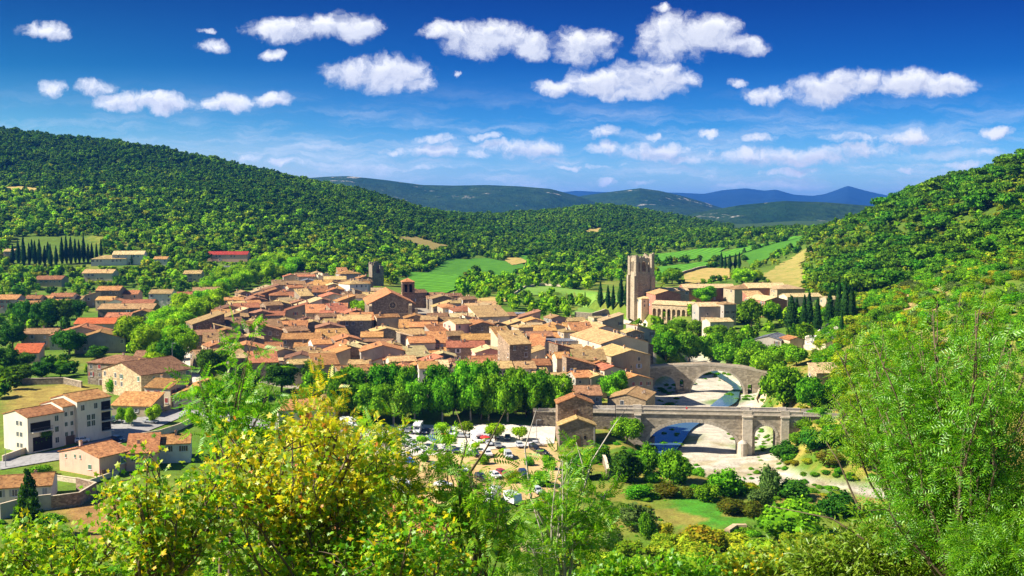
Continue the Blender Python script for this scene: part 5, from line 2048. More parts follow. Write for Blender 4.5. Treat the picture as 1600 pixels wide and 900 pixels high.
def _ico(sub):
    bm = bmesh.new()
    bmesh.ops.create_icosphere(bm, subdivisions=sub, radius=1.0)
    v = np.array([tuple(a.co) for a in bm.verts])
    f = np.array([[q.index for q in a.verts] for a in bm.faces])
    bm.free()
    return v, f


ICO1, ICO2 = _ico(1), _ico(2)


def crown_mesh(name, lobes, nq, qs, mat, core=.80, rngn=None, droop=.0, ico=ICO2, lump=.12):
    """many leaf-clump faces spread over and inside lumpy lobes; lobes: (x,y,z,rx,ry,rz)"""
    r = rngn or nr
    lob = np.array(lobes, float)
    V, F, off = [], [], 0
    if core:
        for l in lob:
            v, f = ico
            k = 1 + lump * r.standard_normal(len(v))
            V.append(v * k[:, None] * l[3:6] * core + l[:3])
            F.append(f + off)
            off += len(v)
    area = (lob[:, 3] * lob[:, 4] + lob[:, 3] * lob[:, 5]) ** 1.0
    pick = r.choice(len(lob), nq, p=area / area.sum())
    d = r.standard_normal((nq, 3))
    d[:, 2] += .25
    d /= np.linalg.norm(d, axis=1)[:, None]
    rad = r.uniform(.80, 1.10, nq) + .10 * r.standard_normal(nq)
    P = lob[pick, :3] + d * lob[pick, 3:6] * rad[:, None]
    # drop clumps buried in another lobe
    keep = np.ones(nq, bool)
    for i, l in enumerate(lob):
        q = np.linalg.norm((P - l[:3]) / l[3:6], axis=1)
        keep &= ~((q < .72) & (pick != i))
    P, d = P[keep], d[keep]
    n = len(P)
    nrm = d + .75 * r.standard_normal((n, 3))
    nrm[:, 2] += droop
    nrm /= np.linalg.norm(nrm, axis=1)[:, None]
    a = np.cross(nrm, r.standard_normal((n, 3)))
    a /= np.linalg.norm(a, axis=1)[:, None]
    b = np.cross(nrm, a)
    s = qs * r.uniform(.55, 1.45, n)
    k1, k2 = r.uniform(.7, 1.2, n), r.uniform(.5, .9, n)
    q = np.stack([P + a * (s * k1)[:, None], P + b * (s * k2)[:, None] + nrm * (s * .15)[:, None], P - a * (s * k2)[:, None], P - b * (s * k1)[:, None] - nrm * (s * .1)[:, None]], 1)
    V.append(q.reshape(-1, 3))
    i = off + 4 * np.arange(n)
    F.append(np.concatenate([np.stack([i, i + 1, i + 2], 1), np.stack([i, i + 2, i + 3], 1)]))
    return np_mesh(name, np.concatenate(V), np.concatenate(F), mat)


def trunk_mesh(name, mat, h0=.45, r0=.028, limbs=5, seed=0, spread=.28, top=.7):
    r = random.Random(seed)
    b = MB()
    p = [(0, 0, -.06), (r.uniform(-.01, .01), r.uniform(-.01, .01), h0 * .5), (r.uniform(-.02, .02), r.uniform(-.02, .02), h0)]
    b.tube(p, [r0 * 1.35, r0, r0 * .8], 7)
    for k in range(limbs):
        a = 2 * math.pi * k / limbs + r.uniform(-.4, .4)
        e = (spread * math.cos(a), spread * math.sin(a), top + r.uniform(-.08, .1))
        m = (e[0] * .45, e[1] * .45, h0 + (e[2] - h0) * .55)
        b.tube([p[-1], m, e], [r0 * .6, r0 * .42, r0 * .15], 5)
    return b.mesh(name, [mat], True)


def lobes_round(r, n, zc, rz, rr=.5, base=.62):
    L_ = [(0, 0, zc, rr * base, rr * base, rz * base)]
    for k in range(n):
        a, e = r.uniform(0, 6.28), r.uniform(-.55, 1.0)
        c = math.cos(e)
        s = r.uniform(.30, .46)
        L_.append((rr * .64 * c * math.cos(a), rr * .62 * c * math.sin(a), zc + rz * .66 * math.sin(e), rr * s * 1.05, rr * s * 1.05, rz * s * .9))
    return L_


KINDS = {}


def kind(name, mat, nvar, make, bark=BARK, trunk=dict()):
    KINDS[name] = []
    for k in range(nvar):
        r = random.Random(hash(name) % 1000 if False else sum(map(ord, name)) * 7 + k)
        KINDS[name].append((make(r, LEAF[mat]), trunk_mesh('trunk', bark, seed=k, **trunk)))


def m_plane(r, mat, nq=4200, qs=.027):
    return crown_mesh('crown', lobes_round(r, 15, .49, .49), nq, qs, mat)


def m_bush(r, mat, nq=2800, qs=.038):
    L_ = [(r.uniform(-.26, .26), r.uniform(-.26, .26), r.uniform(.28, .66), r.uniform(.2, .3), r.uniform(.2, .3), r.uniform(.2, .32)) for _ in range(8)] + [(0, 0, .35, .42, .42, .38)]
    return crown_mesh('crown', L_, nq, qs, mat)


def m_umb(r, mat, nq=1100, qs=.045):
    L_ = [(0, 0, .64, .42, .42, .30)] + [(.25 * math.cos(a), .25 * math.sin(a), r.uniform(.55, .78), .22, .22, .18) for a in [k * 1.05 + r.uniform(-.3, .3) for k in range(6)]]
    return crown_mesh('crown', L_, nq, qs, mat)


def m_cyp(r, mat, nq=1500, qs=.030):
    L_ = []
    for k in range(11):
        z = .07 + k * .085
        w = .46 * min(1, (z + .12) * 2.4) * (1 - max(0, z - .30) / .76) ** .8
        L_.append((r.uniform(-.03, .03), r.uniform(-.03, .03), z, w, w, .085))
    mshv = crown_mesh('crown', L_, nq, qs, mat, core=.86, lump=.07)
    co = np.empty(len(mshv.vertices) * 3)
    mshv.vertices.foreach_get('co', co)
    return mshv


def m_pine(r, mat, nq=620, qs=.062):
    L_ = [(0, 0, .62, .32, .32, .28)] + [(.28 * math.cos(a), .28 * math.sin(a), r.uniform(.48, .82), r.uniform(.18, .26), r.uniform(.18, .26), r.uniform(.13, .2)) for a in [k * .9 + r.uniform(-.3, .3) for k in range(7)]]
    return crown_mesh('crown', L_, nq, qs, mat, ico=ICO1)


def m_far(r, mat, nq=150, qs=.10):
    n = r.choice([2, 3, 4, 5])
    tall = r.uniform(.75, 1.15)
    L_ = [(r.uniform(-.08, .08), r.uniform(-.08, .08), .46, r.uniform(.22, .34), r.uniform(.22, .34), .36 * tall)]
    for k in range(n):
        a, q = r.uniform(0, 6.28), r.uniform(.12, .30)
        s_ = r.uniform(.13, .27)
        L_.append((q * math.cos(a), q * math.sin(a), r.uniform(.3, .86), s_, s_, s_ * r.uniform(.7, 1.2)))
    return crown_mesh('crown', L_, nq, qs, mat, ico=ICO1, lump=.30, core=.72)


def m_spire(r, mat, nq=150, qs=.085):
    L_ = [(r.uniform(-.03, .03), r.uniform(-.03, .03), .14 + k * .17, .33 * (1 - k * .17), .33 * (1 - k * .17), .13) for k in range(5)]
    return crown_mesh('crown', L_, nq, qs, mat, ico=ICO1, lump=.2, core=.75)


def m_conifer(r, mat, nq=2200, qs=.03):
    L_ = []
    for k in range(8):
        z = .2 + k * .1
        for q in range(4):
            a = r.uniform(0, 6.28)
            w = .40 * (1.05 - z)
            L_.append((w * .7 * math.cos(a), w * .7 * math.sin(a), z + r.uniform(-.03, .03), w * .55 + .03, w * .55 + .03, .06))
    return crown_mesh('crown', L_, nq, qs, mat, core=.6)


kind('plane_tree', 'broad', 5, m_plane, BARK_PALE)
kind('promenade_tree', 'bright', 4, m_plane, BARK_PALE)
kind('garden_tree', 'dark', 4, m_plane)
kind('riverside_tree', 'broad', 5, lambda r, m: m_plane(r, m, 4600, .028))
kind('umbrella_pine', 'bright', 2, lambda r, m: m_umb(r, m), trunk=dict(h0=.6, spread=.2, top=.66))
kind('cypress', 'cypress', 3, m_cyp, trunk=dict(h0=.12, limbs=0))
kind('pine_tree', 'pine', 5, m_pine, trunk=dict(h0=.5, spread=.2, top=.62, r0=.022))
kind('shrub', 'scrub', 4, m_bush, trunk=dict(h0=.15, spread=.2, top=.5, r0=.02))
kind('green_shrub', 'broad', 4, m_bush, trunk=dict(h0=.15, spread=.2, top=.5, r0=.02))
kind('dark_shrub', 'dark', 3, m_bush, trunk=dict(h0=.15, spread=.2, top=.5, r0=.02))
kind('olive_shrub', 'olive', 3, m_bush, trunk=dict(h0=.15, spread=.2, top=.5, r0=.02))
kind('rust_shrub', 'rust', 2, m_bush, trunk=dict(h0=.15, spread=.2, top=.5, r0=.02))
kind('yellow_shrub', 'yellow', 2, m_bush, trunk=dict(h0=.15, spread=.2, top=.5, r0=.02))
kind('conifer', 'dark', 1, m_conifer, trunk=dict(h0=.85, limbs=0, r0=.018))
kind('far_tree', 'forest', 7, m_far, trunk=dict(h0=.4, limbs=0))
kind('far_conifer', 'dark', 2, m_spire, trunk=dict(h0=.4, limbs=0))
kind('far_valley_tree', 'bright', 3, m_far, trunk=dict(h0=.4, limbs=0))
kind('far_dark_tree', 'dark', 2, m_far, trunk=dict(h0=.4, limbs=0))
kind('far_scrub', 'scrub', 3, lambda r, m: m_far(r, m), trunk=dict(h0=.3, limbs=0))

TREES = []
_cnt = {}


def plant(k, loc, h, w, label, name=None, cat='tree', group=None, rz=None):
    n = _cnt[k] = _cnt.get(k, -1) + 1
    cm, tm = KINDS[k][n % len(KINDS[k])]
    o = thing(name or k, label, cat, loc, rng.uniform(0, 6.28) if rz is None else rz, group)
    o.scale = (w, w * rng.uniform(.9, 1.1), h)
    link('trunk', tm, o)
    link('crown', cm, o)
    TREES.append((o, w))
    return o


def plant_px(k, rows, base, name=None, cat='tree', group=None, pick=None):
    """rows: (u, v base, width px, height px); labels told apart by place from the left"""
    items = []
    for q in rows:
        u, v, wp, hp = q[:4]
        g = ground(u, v, 0, 150)
        s = g.y / FPX
        o = plant(k, g, hp * s * 1.02, wp * s, '', name, cat, group)
        items.append((o, q[4] if len(q) > 4 else base))
    settle_labels(items)
    return [i[0] for i in items]


_r = random.Random(17)
for k_, mates, lab in (('plane_tree', (500, 528, 562, 602, 640, 682, 722, 764, 806, 846), 'tall plane tree in the back row between car park and village houses'), ('plane_tree', (545, 580, 614, 652, 690, 728, 762, 796, 830, 862), 'tall plane tree in the front row along the car park')):
    front = 'front' in lab
    plant_px(k_, [(u + _r.uniform(-9, 9), (660 if front else 641) + _r.uniform(-5, 3), _r.uniform(46, 66), _r.uniform(58, 84) if front else _r.uniform(66, 80)) for u in mates], lab, group='plane trees between car park and village')
plant_px('garden_tree', [(568, 652, 40, 50), (634, 654, 44, 54), (708, 650, 40, 48), (752, 656, 38, 46), (822, 652, 42, 50), (874, 640, 34, 44)], 'darker lower tree squeezed among the plane tree rows', name='broadleaf_tree', group='dark trees among the plane trees')
plant_px('riverside_tree', [
    (960, 628, 46, 54, 'bright leafy tree between the riverside houses and the road bridge'), (980, 694, 50, 50, 'leafy tree against the left end of the road bridge'),
    (1225, 642, 80, 84, 'very big round tree at the right end of the old bridge'), (1268, 640, 56, 58, 'dark round tree just right of the very big riverside tree'), (1304, 636, 44, 50, 'rightmost leafy tree behind the road right of the bridge'),
    (1102, 474, 38, 30, 'round tree growing in front of the red brick abbey range'), (1174, 512, 42, 54, 'big dark tree in front of the abbey pavilion'), (1206, 508, 34, 42, 'dark tree between the abbey pavilion and the cypresses')],
    '', name='broadleaf_tree')
plant_px('riverside_tree', [(1040, 564, 46, 52), (1076, 568, 50, 54), (1110, 564, 48, 50), (1136, 574, 46, 46), (1092, 526, 42, 30), (1060, 524, 42, 28), (1150, 550, 42, 34), (1118, 534, 40, 30), (1030, 532, 30, 30)], 'broad green riverside tree between village and abbey', name='broadleaf_tree', group='riverside trees below the abbey')
plant_px('riverside_tree', [(1165, 582, 50, 46), (1196, 594, 54, 54), (1220, 574, 46, 40), (1244, 572, 40, 36), (1182, 560, 36, 34), (1212, 545, 30, 24), (1170, 556, 30, 30)], 'round green tree behind the right half of the old bridge', name='broadleaf_tree', group='trees behind the old bridge')
plant_px('promenade_tree', [(1162, 444, 44, 28, 'bright round tree behind the abbey roofs'), (1178, 442, 26, 22, 'smaller bright tree beside the round tree behind the abbey roofs'), (1050, 444, 34, 26, 'bright tree just right of the abbey tower'), (1026, 444, 20, 22, 'small bright tree touching the abbey tower on its right'),
                            (573, 528, 26, 14, 'yellow-green tree in a courtyard in the middle of the village'), (560, 490, 34, 22, 'dark leafy courtyard tree left of the church front'), (500, 446, 18, 12, 'small green tree among the roofs of the upper village')], '', name='broadleaf_tree')
plant_px('cypress', [(1236, 520, 27, 58, 'broad bushy cypress, leftmost by the cemetery'), (1256, 518, 15, 58, 'slim cypress second in the cemetery group'), (1264, 508, 16, 52, 'cypress behind the gap left of the cemetery'), (1277, 522, 18, 56, 'short broad cypress in front of the cemetery group'), (1296, 510, 20, 56, 'wide cypress left of the tallest cypress'),
                     (1310, 506, 18, 74, 'tallest cypress of the cemetery group'), (1320, 506, 17, 72, 'tall cypress touching the tallest on its right'), (1331, 503, 15, 60, 'rightmost tall cypress of the cemetery group'), (1315, 520, 8, 36, 'thin little cypress in front of the tallest ones'), (1244, 506, 18, 40, 'half hidden cypress behind the broad bushy one')], '', group='cypresses by the cemetery')
plant_px('cypress', [(1127, 420, 8, 26), (1133, 421, 7, 22), (1140, 421, 10, 23), (1149, 420, 8, 24), (1155, 420, 7, 26)], 'slim dark cypress of the clump in the fields behind the abbey', group='cypresses behind the abbey')
plant_px('cypress', [(938, 480, 12, 40), (950, 482, 10, 36), (958, 484, 10, 38), (970, 480, 14, 46), (979, 478, 12, 42), (914, 480, 5, 24)], 'dark cypress left of the abbey tower by the gardens', group='cypresses by the abbey gardens')
plant_px('cypress', [(20, 412, 9, 30), (29, 414, 10, 38), (37, 416, 12, 46), (46, 414, 9, 34), (55, 415, 10, 38), (62, 416, 11, 42), (70, 414, 9, 30), (79, 418, 10, 36), (88, 416, 9, 32), (97, 413, 10, 42), (104, 412, 9, 44), (111, 412, 10, 42), (118, 411, 9, 38), (124, 411, 9, 36), (131, 410, 10, 42), (138, 411, 8, 30), (144, 410, 8, 30), (151, 408, 7, 28), (158, 406, 7, 32), (75, 404, 8, 26), (50, 404, 8, 30)],
         'dark cypress of the grove at the foot of the left hill', group='cypress grove on the left')
plant_px('cypress', [(190, 409, 4, 20), (206, 414, 4, 16), (260, 396, 4, 16), (300, 398, 5, 20), (296, 410, 4, 14), (408, 424, 5, 22)], 'single thin cypress among the villas and gardens on the left', group='single cypresses near the villas')
plant_px('umbrella_pine', [(690, 681, 25, 22), (728, 682, 27, 24), (774, 690, 35, 30), (812, 690, 28, 24), (660, 697, 23, 17), (649, 677, 15, 13), (566, 668, 21, 18), (743, 704, 16, 13), (787, 713, 17, 13), (698, 704, 30, 26)], 'round clipped umbrella pine standing among the parked cars', group='umbrella pines in the car park')
plant_px('garden_tree', [(40, 512, 42, 46), (66, 514, 44, 50), (96, 510, 42, 46), (120, 502, 36, 38), (80, 500, 36, 36), (22, 504, 30, 34)], 'dark tree of the tall clump between the two left hand house rows', name='broadleaf_tree', group='dark trees between the house rows')
plant_px('garden_tree', [(20, 545, 44, 44), (10, 582, 44, 44), (40, 575, 36, 26), (66, 592, 40, 30), (28, 598, 50, 30), (95, 590, 30, 24)], 'dark tree in the walled gardens at the left edge', name='broadleaf_tree', group='garden trees at the left edge')
plant_px('garden_tree', [(108, 556, 58, 44, 'wide dark tree in front of the two red gable roofs'), (152, 560, 46, 22, 'low dark bushy tree right of the wide dark tree'), (266, 588, 56, 60, 'large dark tree right of the long stone barn'), (334, 596, 56, 58, 'large olive green tree at the lower left corner of the village'), (330, 640, 60, 50, 'dark tree behind the ailanthus saplings'), (380, 626, 70, 54, 'broad dark tree between the saplings and the plane trees'),
                         (440, 612, 56, 48, 'dark tree in front of the lower village, left of the plane trees'), (62, 702, 46, 40, 'round dark bush tree in front of the apartment block'), (475, 600, 44, 40, 'shady tree left of the plane tree rows')], '', name='broadleaf_tree')
plant_px('promenade_tree', [(207, 550, 60, 60, 'biggest bright round plane tree beside the red roofed houses'), (190, 662, 20, 30, 'small round tree left of the pair in front of the garages'), (205, 666, 22, 32, 'small round tree in front of the garages, beside its twin'), (240, 662, 27, 32, 'round little tree right of the garages')], '', name='broadleaf_tree')
plant_px('conifer', [(46, 838, 62, 112, 'dark green conifer at the lower left beside the low house')], '', name='conifer')


def scatter(k, poly_px, step, hw, base, name, group=None, seed=1, hh=None, maxn=99, clear=.5, cat='tree'):
    """individual trees over a piece of ground given by its outline"""
    r = random.Random(seed)
    poly = [tuple(ground(u, v, 0, 150).xy) for u, v in poly_px]
    xs, ys = [p[0] for p in poly], [p[1] for p in poly]
    got, items = [], []
    for _ in range(4000):
        if len(got) >= maxn:
            break
        x, y = r.uniform(min(xs), max(xs)), r.uniform(min(ys), max(ys))
        if not in_poly(np.array(x), np.array(y), poly) or any((x - a) ** 2 + (y - b) ** 2 < step * step for a, b in got):
            continue
        if any((o.location.x - x) ** 2 + (o.location.y - y) ** 2 < (q * .8 + clear * hw[0]) ** 2 for o, q, _ in HOUSES):
            continue
        got.append((x, y))
        w = r.uniform(*hw)
        h = r.uniform(*(hh or (w * .9, w * 1.15)))
        items.append((plant(k, (x, y, float(Z(x, y))), h, w, '', name, cat, group), base))
    return items


it = scatter('promenade_tree', [(225, 600), (222, 560), (240, 512), (290, 486), (330, 474), (350, 486), (316, 512), (305, 545), (302, 600)], 9.5, (11, 14.5), 'bright plane tree on the shady square left of the village edge', 'broadleaf_tree', 'plane trees on the square', 3, maxn=22)
it += scatter('promenade_tree', [(335, 474), (370, 456), (420, 442), (470, 428), (480, 418), (440, 416), (380, 434), (340, 452), (318, 468)], 10, (10, 15), 'bright bushy tree in the belt along the upper left village edge', 'broadleaf_tree', 'trees along the upper village edge', 4, maxn=30)
settle_labels(it)

plant_px('dark_shrub', [(976, 752, 54, 54, 'dark evergreen bush below the left end of the road bridge'), (1238, 778, 62, 30, 'dark bush on the gravel bank right of the river'), (1308, 808, 74, 46, 'wide dark bush at the lower right above the dead branches'), (1228, 718, 46, 32, 'dark green bush at the foot of the small bridge arch'), (1268, 702, 44, 36, 'dark ivy-like bush against the road wall right of the bridge'), (905, 748, 44, 48, 'dark bush in front of the mill house'), (772, 818, 46, 34, 'round dark green pine bush behind the camper vans'), (940, 722, 30, 30, 'small dark bush in the gap between mill house and bridge')], '', cat='shrub')
plant_px('green_shrub', [(1010, 742, 42, 52, 'light green bush leaning over the river water'), (1054, 755, 52, 58, 'round light green tree-like bush standing before the main bridge arch'), (992, 778, 44, 24, 'low green bush left of the meadow'), (1104, 782, 46, 28, 'green bush at the far edge of the meadow'), (1137, 775, 62, 46, 'broad green willow bush on the gravel below the bridge pier'), (1236, 842, 104, 66, 'largest spreading green bush at the lower right of the meadow'),
                         (1300, 696, 50, 40, 'green bush right under the climbing road'), (1344, 724, 50, 42, 'green bush on the dry bank beside the ash tree'), (176, 614, 24, 32, 'green bush growing against the gable of the stone barn'), (1010, 842, 26, 46, 'narrow upright green bush below the meadow'), (60, 742, 40, 18, 'low green bush beside the lane left of the pink house'), (925, 580, 20, 16, 'bright bush in the garden under the ivy wall')], '', cat='shrub')
plant_px('olive_shrub', [(1000, 828, 64, 44, 'grey-green olive bush left of the meadow'), (956, 862, 36, 38, 'blue-grey bush on the dry slope under the saplings'), (1202, 775, 36, 56, 'pale grey-green upright bush on the river gravel'), (1186, 790, 40, 32, 'pale olive bush between the green willow and the big bush')], '', cat='shrub')
plant_px('rust_shrub', [(1040, 776, 44, 24, 'reddish brown bush at the near bank of the river'), (1074, 778, 26, 20, 'small rusty bush beside the meadow corner'), (1140, 802, 46, 26, 'brownish bush beyond the meadow on the right'), (1176, 808, 38, 28, 'rust brown bush between meadow and big green bush'), (1296, 724, 44, 24, 'rusty bush on the dry bank below the road wall')], '', cat='shrub')
plant_px('yellow_shrub', [(1040, 842, 28, 28, 'small yellowing bush at the near end of the meadow'), (1100, 862, 74, 50, 'wide yellow-green bush below the meadow'), (800, 754, 30, 22, 'yellowish bush between the cars on the dirt lot'), (652, 766, 26, 18, 'dry yellowish bush beside the white camper van')], '', cat='shrub')
plant_px('green_shrub', [(u, v, w_, h_) for u, v, w_, h_ in ((602, 724, 26, 22), (622, 744, 22, 18), (706, 742, 24, 20), (728, 762, 28, 24), (756, 726, 22, 18), (846, 760, 34, 28), (716, 786, 34, 26), (590, 752, 30, 24), (664, 722, 18, 16), (826, 728, 18, 16), (690, 782, 26, 20), (858, 734, 22, 24))], 'small green bush growing on the dirt car park', name='shrub', cat='shrub', group='bushes on the dirt car park')
it = scatter('shrub', [(860, 880), (900, 850), (1000, 850), (1120, 858), (1220, 850), (1300, 850), (1320, 898), (860, 898)], 6.5, (4.5, 8), 'yellow-green shrub on the slope at the bottom of the view', 'shrub', 'shrubs on the near slope', 8, (3, 5), maxn=22, cat='shrub')
it += scatter('shrub', [(1290, 580), (1330, 500), (1420, 470), (1500, 470), (1560, 520), (1480, 620), (1400, 660), (1330, 650)], 13, (6, 11), 'bushy yellow-green shrub on the dry slope right of the cemetery', 'shrub', 'shrubs on the dry right slope', 9, (3.5, 6), maxn=34, cat='shrub')
settle_labels(it)


# ------------------------------------------------------------------ woods: every pine of the right hill that shows is a tree, the far woods are masses
PROTECT = []
for nm, poly in DRAPED:
    if nm in ('vineyard_field', 'pasture', 'stubble_field', 'dry_field', 'terraced_field', 'courtyard', 'abbey_garden', 'road', 'parking_lot', 'parking_dirt'):
        PROTECT.append([project(x, y, float(Z(x, y))) for x, y in poly])
NFIELD = len(PROTECT)
for o, q, info in HOUSES:
    x, y, z = o.location
    if y > 370 and info:
        u, v = project(x, y, z)
        k = FPX / y
        hw, hh = info['w'] * .5 * k, (info['h'] + 1) * k
        PROTECT.append([(u - hw, v - 2), (u + hw, v - 2), (u + hw, v - hh), (u - hw, v - hh)])
for (u0, u1, v0, v1) in ((982, 1024, 396, 486), (578, 596, 418, 442), (622, 646, 434, 470), (18, 162, 370, 412), (1120, 1160, 394, 420), (930, 986, 440, 482)):
    PROTECT.append([(u0, v1), (u1, v1), (u1, v0), (u0, v0)])


def project_np(x, y, z):
    c, s = math.cos(TH), math.sin(TH)
    f = y * c - (z - EYE) * s
    return 800 + FPX * x / f, 450 - FPX * (y * s + (z - EYE) * c) / f


def wood_points(seed, t0, t1, d0, d1, spacing, keep, hrange):
    """random points of a fan-shaped piece of land; keep(x,y,t,d,rand) -> mask"""
    r = np.random.default_rng(seed)
    area = (t1 - t0) * (d1 * d1 - d0 * d0) / 2
    n = int(area / spacing ** 2)
    d = np.sqrt(r.uniform(d0 * d0, d1 * d1, n))
    t = r.uniform(t0, t1, n)
    x, y = t * d, d
    m = keep(x, y, t, d, r.uniform(0, 1, n))
    x, y = x[m], y[m]
    z = Z(x, y)
    h = r.uniform(*hrange, len(x)) * r.choice([.55, .75, 1, 1, 1.25], len(x))
    ok = np.ones(len(x), bool)
    for q in (0.0, .45, .9):
        u, v = project_np(x, y, z + h * q)
        for nf, poly in enumerate(PROTECT):
            if nf < NFIELD and q > .4:
                continue
            us = [p[0] for p in poly]
            vs = [p[1] for p in poly]
            c = (u > min(us) - 1) & (u < max(us) + 1) & (v > min(vs)) & (v < max(vs))
            if c.any():
                i = np.where(c)[0]
                ok[i[in_poly(u[i], v[i], poly)]] = False
    for o, q, _ in HOUSES:
        ok &= np.hypot(x - o.location.x, y - o.location.y) > q * .9 + 3
    ok &= ~in_poly(x, y, VILLAGE)
    ok &= (river_dist(x, y) > 1) | (hrange[1] < 1.5)
    return x[ok], y[ok], z[ok], h[ok], r


def mass(name, pts, scale_w, protos, jitter=.2):
    """one object: many tree crowns instanced on points"""
    x, y, z, h, r = pts
    n = len(x)
    me = bpy.data.meshes.new(name)
    me.vertices.add(n)
    me.vertices.foreach_set('co', np.stack([x, y, z - .3], 1).astype(np.float32).ravel())
    w = h * scale_w * r.uniform(1 - jitter, 1 + jitter, n)
    for nm, tp, val in (('sz', 'FLOAT_VECTOR', np.stack([w, w * r.uniform(.85, 1.15, n), h], 1)), ('rot', 'FLOAT_VECTOR', np.stack([0 * x, 0 * x, r.uniform(0, 6.28, n)], 1))):
        a = me.attributes.new(nm, tp, 'POINT')
        a.data.foreach_set('vector', val.astype(np.float32).ravel())
    a = me.attributes.new('which', 'INT', 'POINT')
    a.data.foreach_set('value', r.integers(0, len(protos), n).astype(np.int32))
    o = link(name, me)
    structure(o, 'stuff')
    ng = bpy.data.node_groups.new(name, 'GeometryNodeTree')
    ng.interface.new_socket('Geometry', in_out='INPUT', socket_type='NodeSocketGeometry')
    ng.interface.new_socket('Geometry', in_out='OUTPUT', socket_type='NodeSocketGeometry')
    gi, go = ng.nodes.new('NodeGroupInput'), ng.nodes.new('NodeGroupOutput')
    jn = ng.nodes.new('GeometryNodeJoinGeometry')
    ng.links.new(jn.outputs[0], go.inputs[0])

    def attr(nm, tp):
        a = ng.nodes.new('GeometryNodeInputNamedAttribute')
        a.data_type = tp
        a.inputs['Name'].default_value = nm
        return a.outputs['Attribute']
    sz, rt, wh = attr('sz', 'FLOAT_VECTOR'), attr('rot', 'FLOAT_VECTOR'), attr('which', 'INT')
    for k, p in enumerate(protos):
        cmp = ng.nodes.new('FunctionNodeCompare')
        cmp.data_type = 'INT'
        cmp.operation = 'EQUAL'
        ng.links.new(wh, cmp.inputs[2])
        cmp.inputs[3].default_value = k
        io = ng.nodes.new('GeometryNodeInstanceOnPoints')
        oi = ng.nodes.new('GeometryNodeObjectInfo')
        oi.transform_space = 'ORIGINAL'
        oi.inputs['Object'].default_value = p
        oi.inputs['As Instance'].default_value = True
        ng.links.new(gi.outputs[0], io.inputs['Points'])
        ng.links.new(cmp.outputs[0], io.inputs['Selection'])
        ng.links.new(oi.outputs['Geometry'], io.inputs['Instance'])
        ng.links.new(rt, io.inputs['Rotation'])
        ng.links.new(sz, io.inputs['Scale'])
        ng.links.new(io.outputs[0], jn.inputs[0])
    md = o.modifiers.new('trees', 'NODES')
    md.node_group = ng
    return o


def right_hill():
    def keep(x, y, t, d, q):
        edge = sstep(d, 560, 700) * sstep(t, .262 + .00009 * (d - 700), .292 + .00009 * (d - 700))
        return q < edge * np.where(wob(x, y, 34) > -.25, .95, .25)
    x, y, z, h, r = wood_points(31, .25, .56, 540, 1040, 6.6, keep, (7.5, 12.0))
    # thin out to a minimum spacing, the nearest first
    order = np.argsort(y)
    sel = []
    grid = {}
    for i in order:
        c = (int(x[i] // 7.3), int(y[i] // 7.3))
        near = [j for a in (-1, 0, 1) for b in (-1, 0, 1) for j in grid.get((c[0] + a, c[1] + b), [])]
        if all((x[i] - x[j]) ** 2 + (y[i] - y[j]) ** 2 > 7.2 ** 2 for j in near):
            grid.setdefault(c, []).append(i)
            sel.append(i)
    sel = np.array(sel)
    u, v = project_np(x[sel], y[sel], z[sel] + h[sel])
    vis = (u > 1240) & (u < 1612)
    one = sel[vis][:215]
    rest = np.setdiff1d(sel, one)
    items = []
    for i in one:
        w = h[i] * float(r.uniform(1.0, 1.4))
        o = plant('pine_tree', (x[i], y[i], z[i] - .3), h[i], w, '', 'pine_tree', 'tree', 'pines on the right hill')
        d = y[i]
        band = 'at the foot' if d < 660 else 'low down' if d < 720 else 'halfway up' if d < 780 else 'high up'
        size = 'small' if h[i] < 8 else 'tall' if h[i] > 11 else 'round'
        wide = 'broad' if w / h[i] > 1.2 else 'bushy' if w / h[i] > 1.07 else 'narrow'
        items.append((o, f'{size} {wide} pine {band} of the right hillside'.replace('low down of', 'low on').replace('halfway up of', 'halfway up').replace('high up of', 'high on').replace('foot of', 'foot of')))
    settle_labels(items)
    return (x[rest], y[rest], z[rest], h[rest], r)


REST = right_hill()
P_PINE = [c for o, w in TREES if o.name.startswith('pine_tree') for c in o.children if c.name.startswith('crown')][:5]


def proto_trees():
    """a few of the valley trees stand as trees of their own; the far woods repeat their crowns"""
    out = {}
    spots = {'far_tree': [(452, 398), (486, 402), (520, 404), (440, 410), (560, 408), (470, 412), (534, 400)], 'far_conifer': [(452, 406), (508, 396)], 'far_valley_tree': [(740, 446), (770, 448), (866, 436)], 'far_dark_tree': [(590, 412), (612, 420)], 'far_scrub': [(250, 382), (310, 384), (340, 380)]}
    lab = {'far_tree': 'dark green tree at the foot of the left hill', 'far_valley_tree': 'light green tree in the valley between the vineyards and the pasture', 'far_conifer': 'pointed dark conifer at the foot of the left hill', 'far_dark_tree': 'dark tree behind the ruined tower', 'far_scrub': 'light bushy tree above the villas on the left hill'}
    for k, ps in spots.items():
        obs = plant_px(k, [(u, v, 15, 15) for u, v in ps], lab[k], name='broadleaf_tree')
        out[k] = [c for o in obs for c in o.children if c.name.startswith('crown')]
    return out


P = proto_trees()
mass('woodland', REST, 1.15, P_PINE)


def left_hill(x, y, t, d, q):
    n = wob(x, y, 120, 1) + .6 * wob(x, y, 45, 2)
    dens = sstep(d, 930, 1230) * np.where(n > -.7, 1.0, .45) + .12
    gap = (wob(x, y, 70, 4.0) > .35) & (d < 1250)
    lim = np.interp(t, [-.6, -.466, -.233, -.058, .0], [820, 830, 830, 940, 1000])
    return (q < np.where(gap, .10, dens)) & (d > lim)


def mid_hill(x, y, t, d, q):
    valley = (d < np.interp(t, [-.06, 0, .1, .2, .3], [1200, 1250, 1350, 1480, 1350]))
    return (q < np.where(valley, .35, .95)) & ~((d > 2000) & (t > .2))


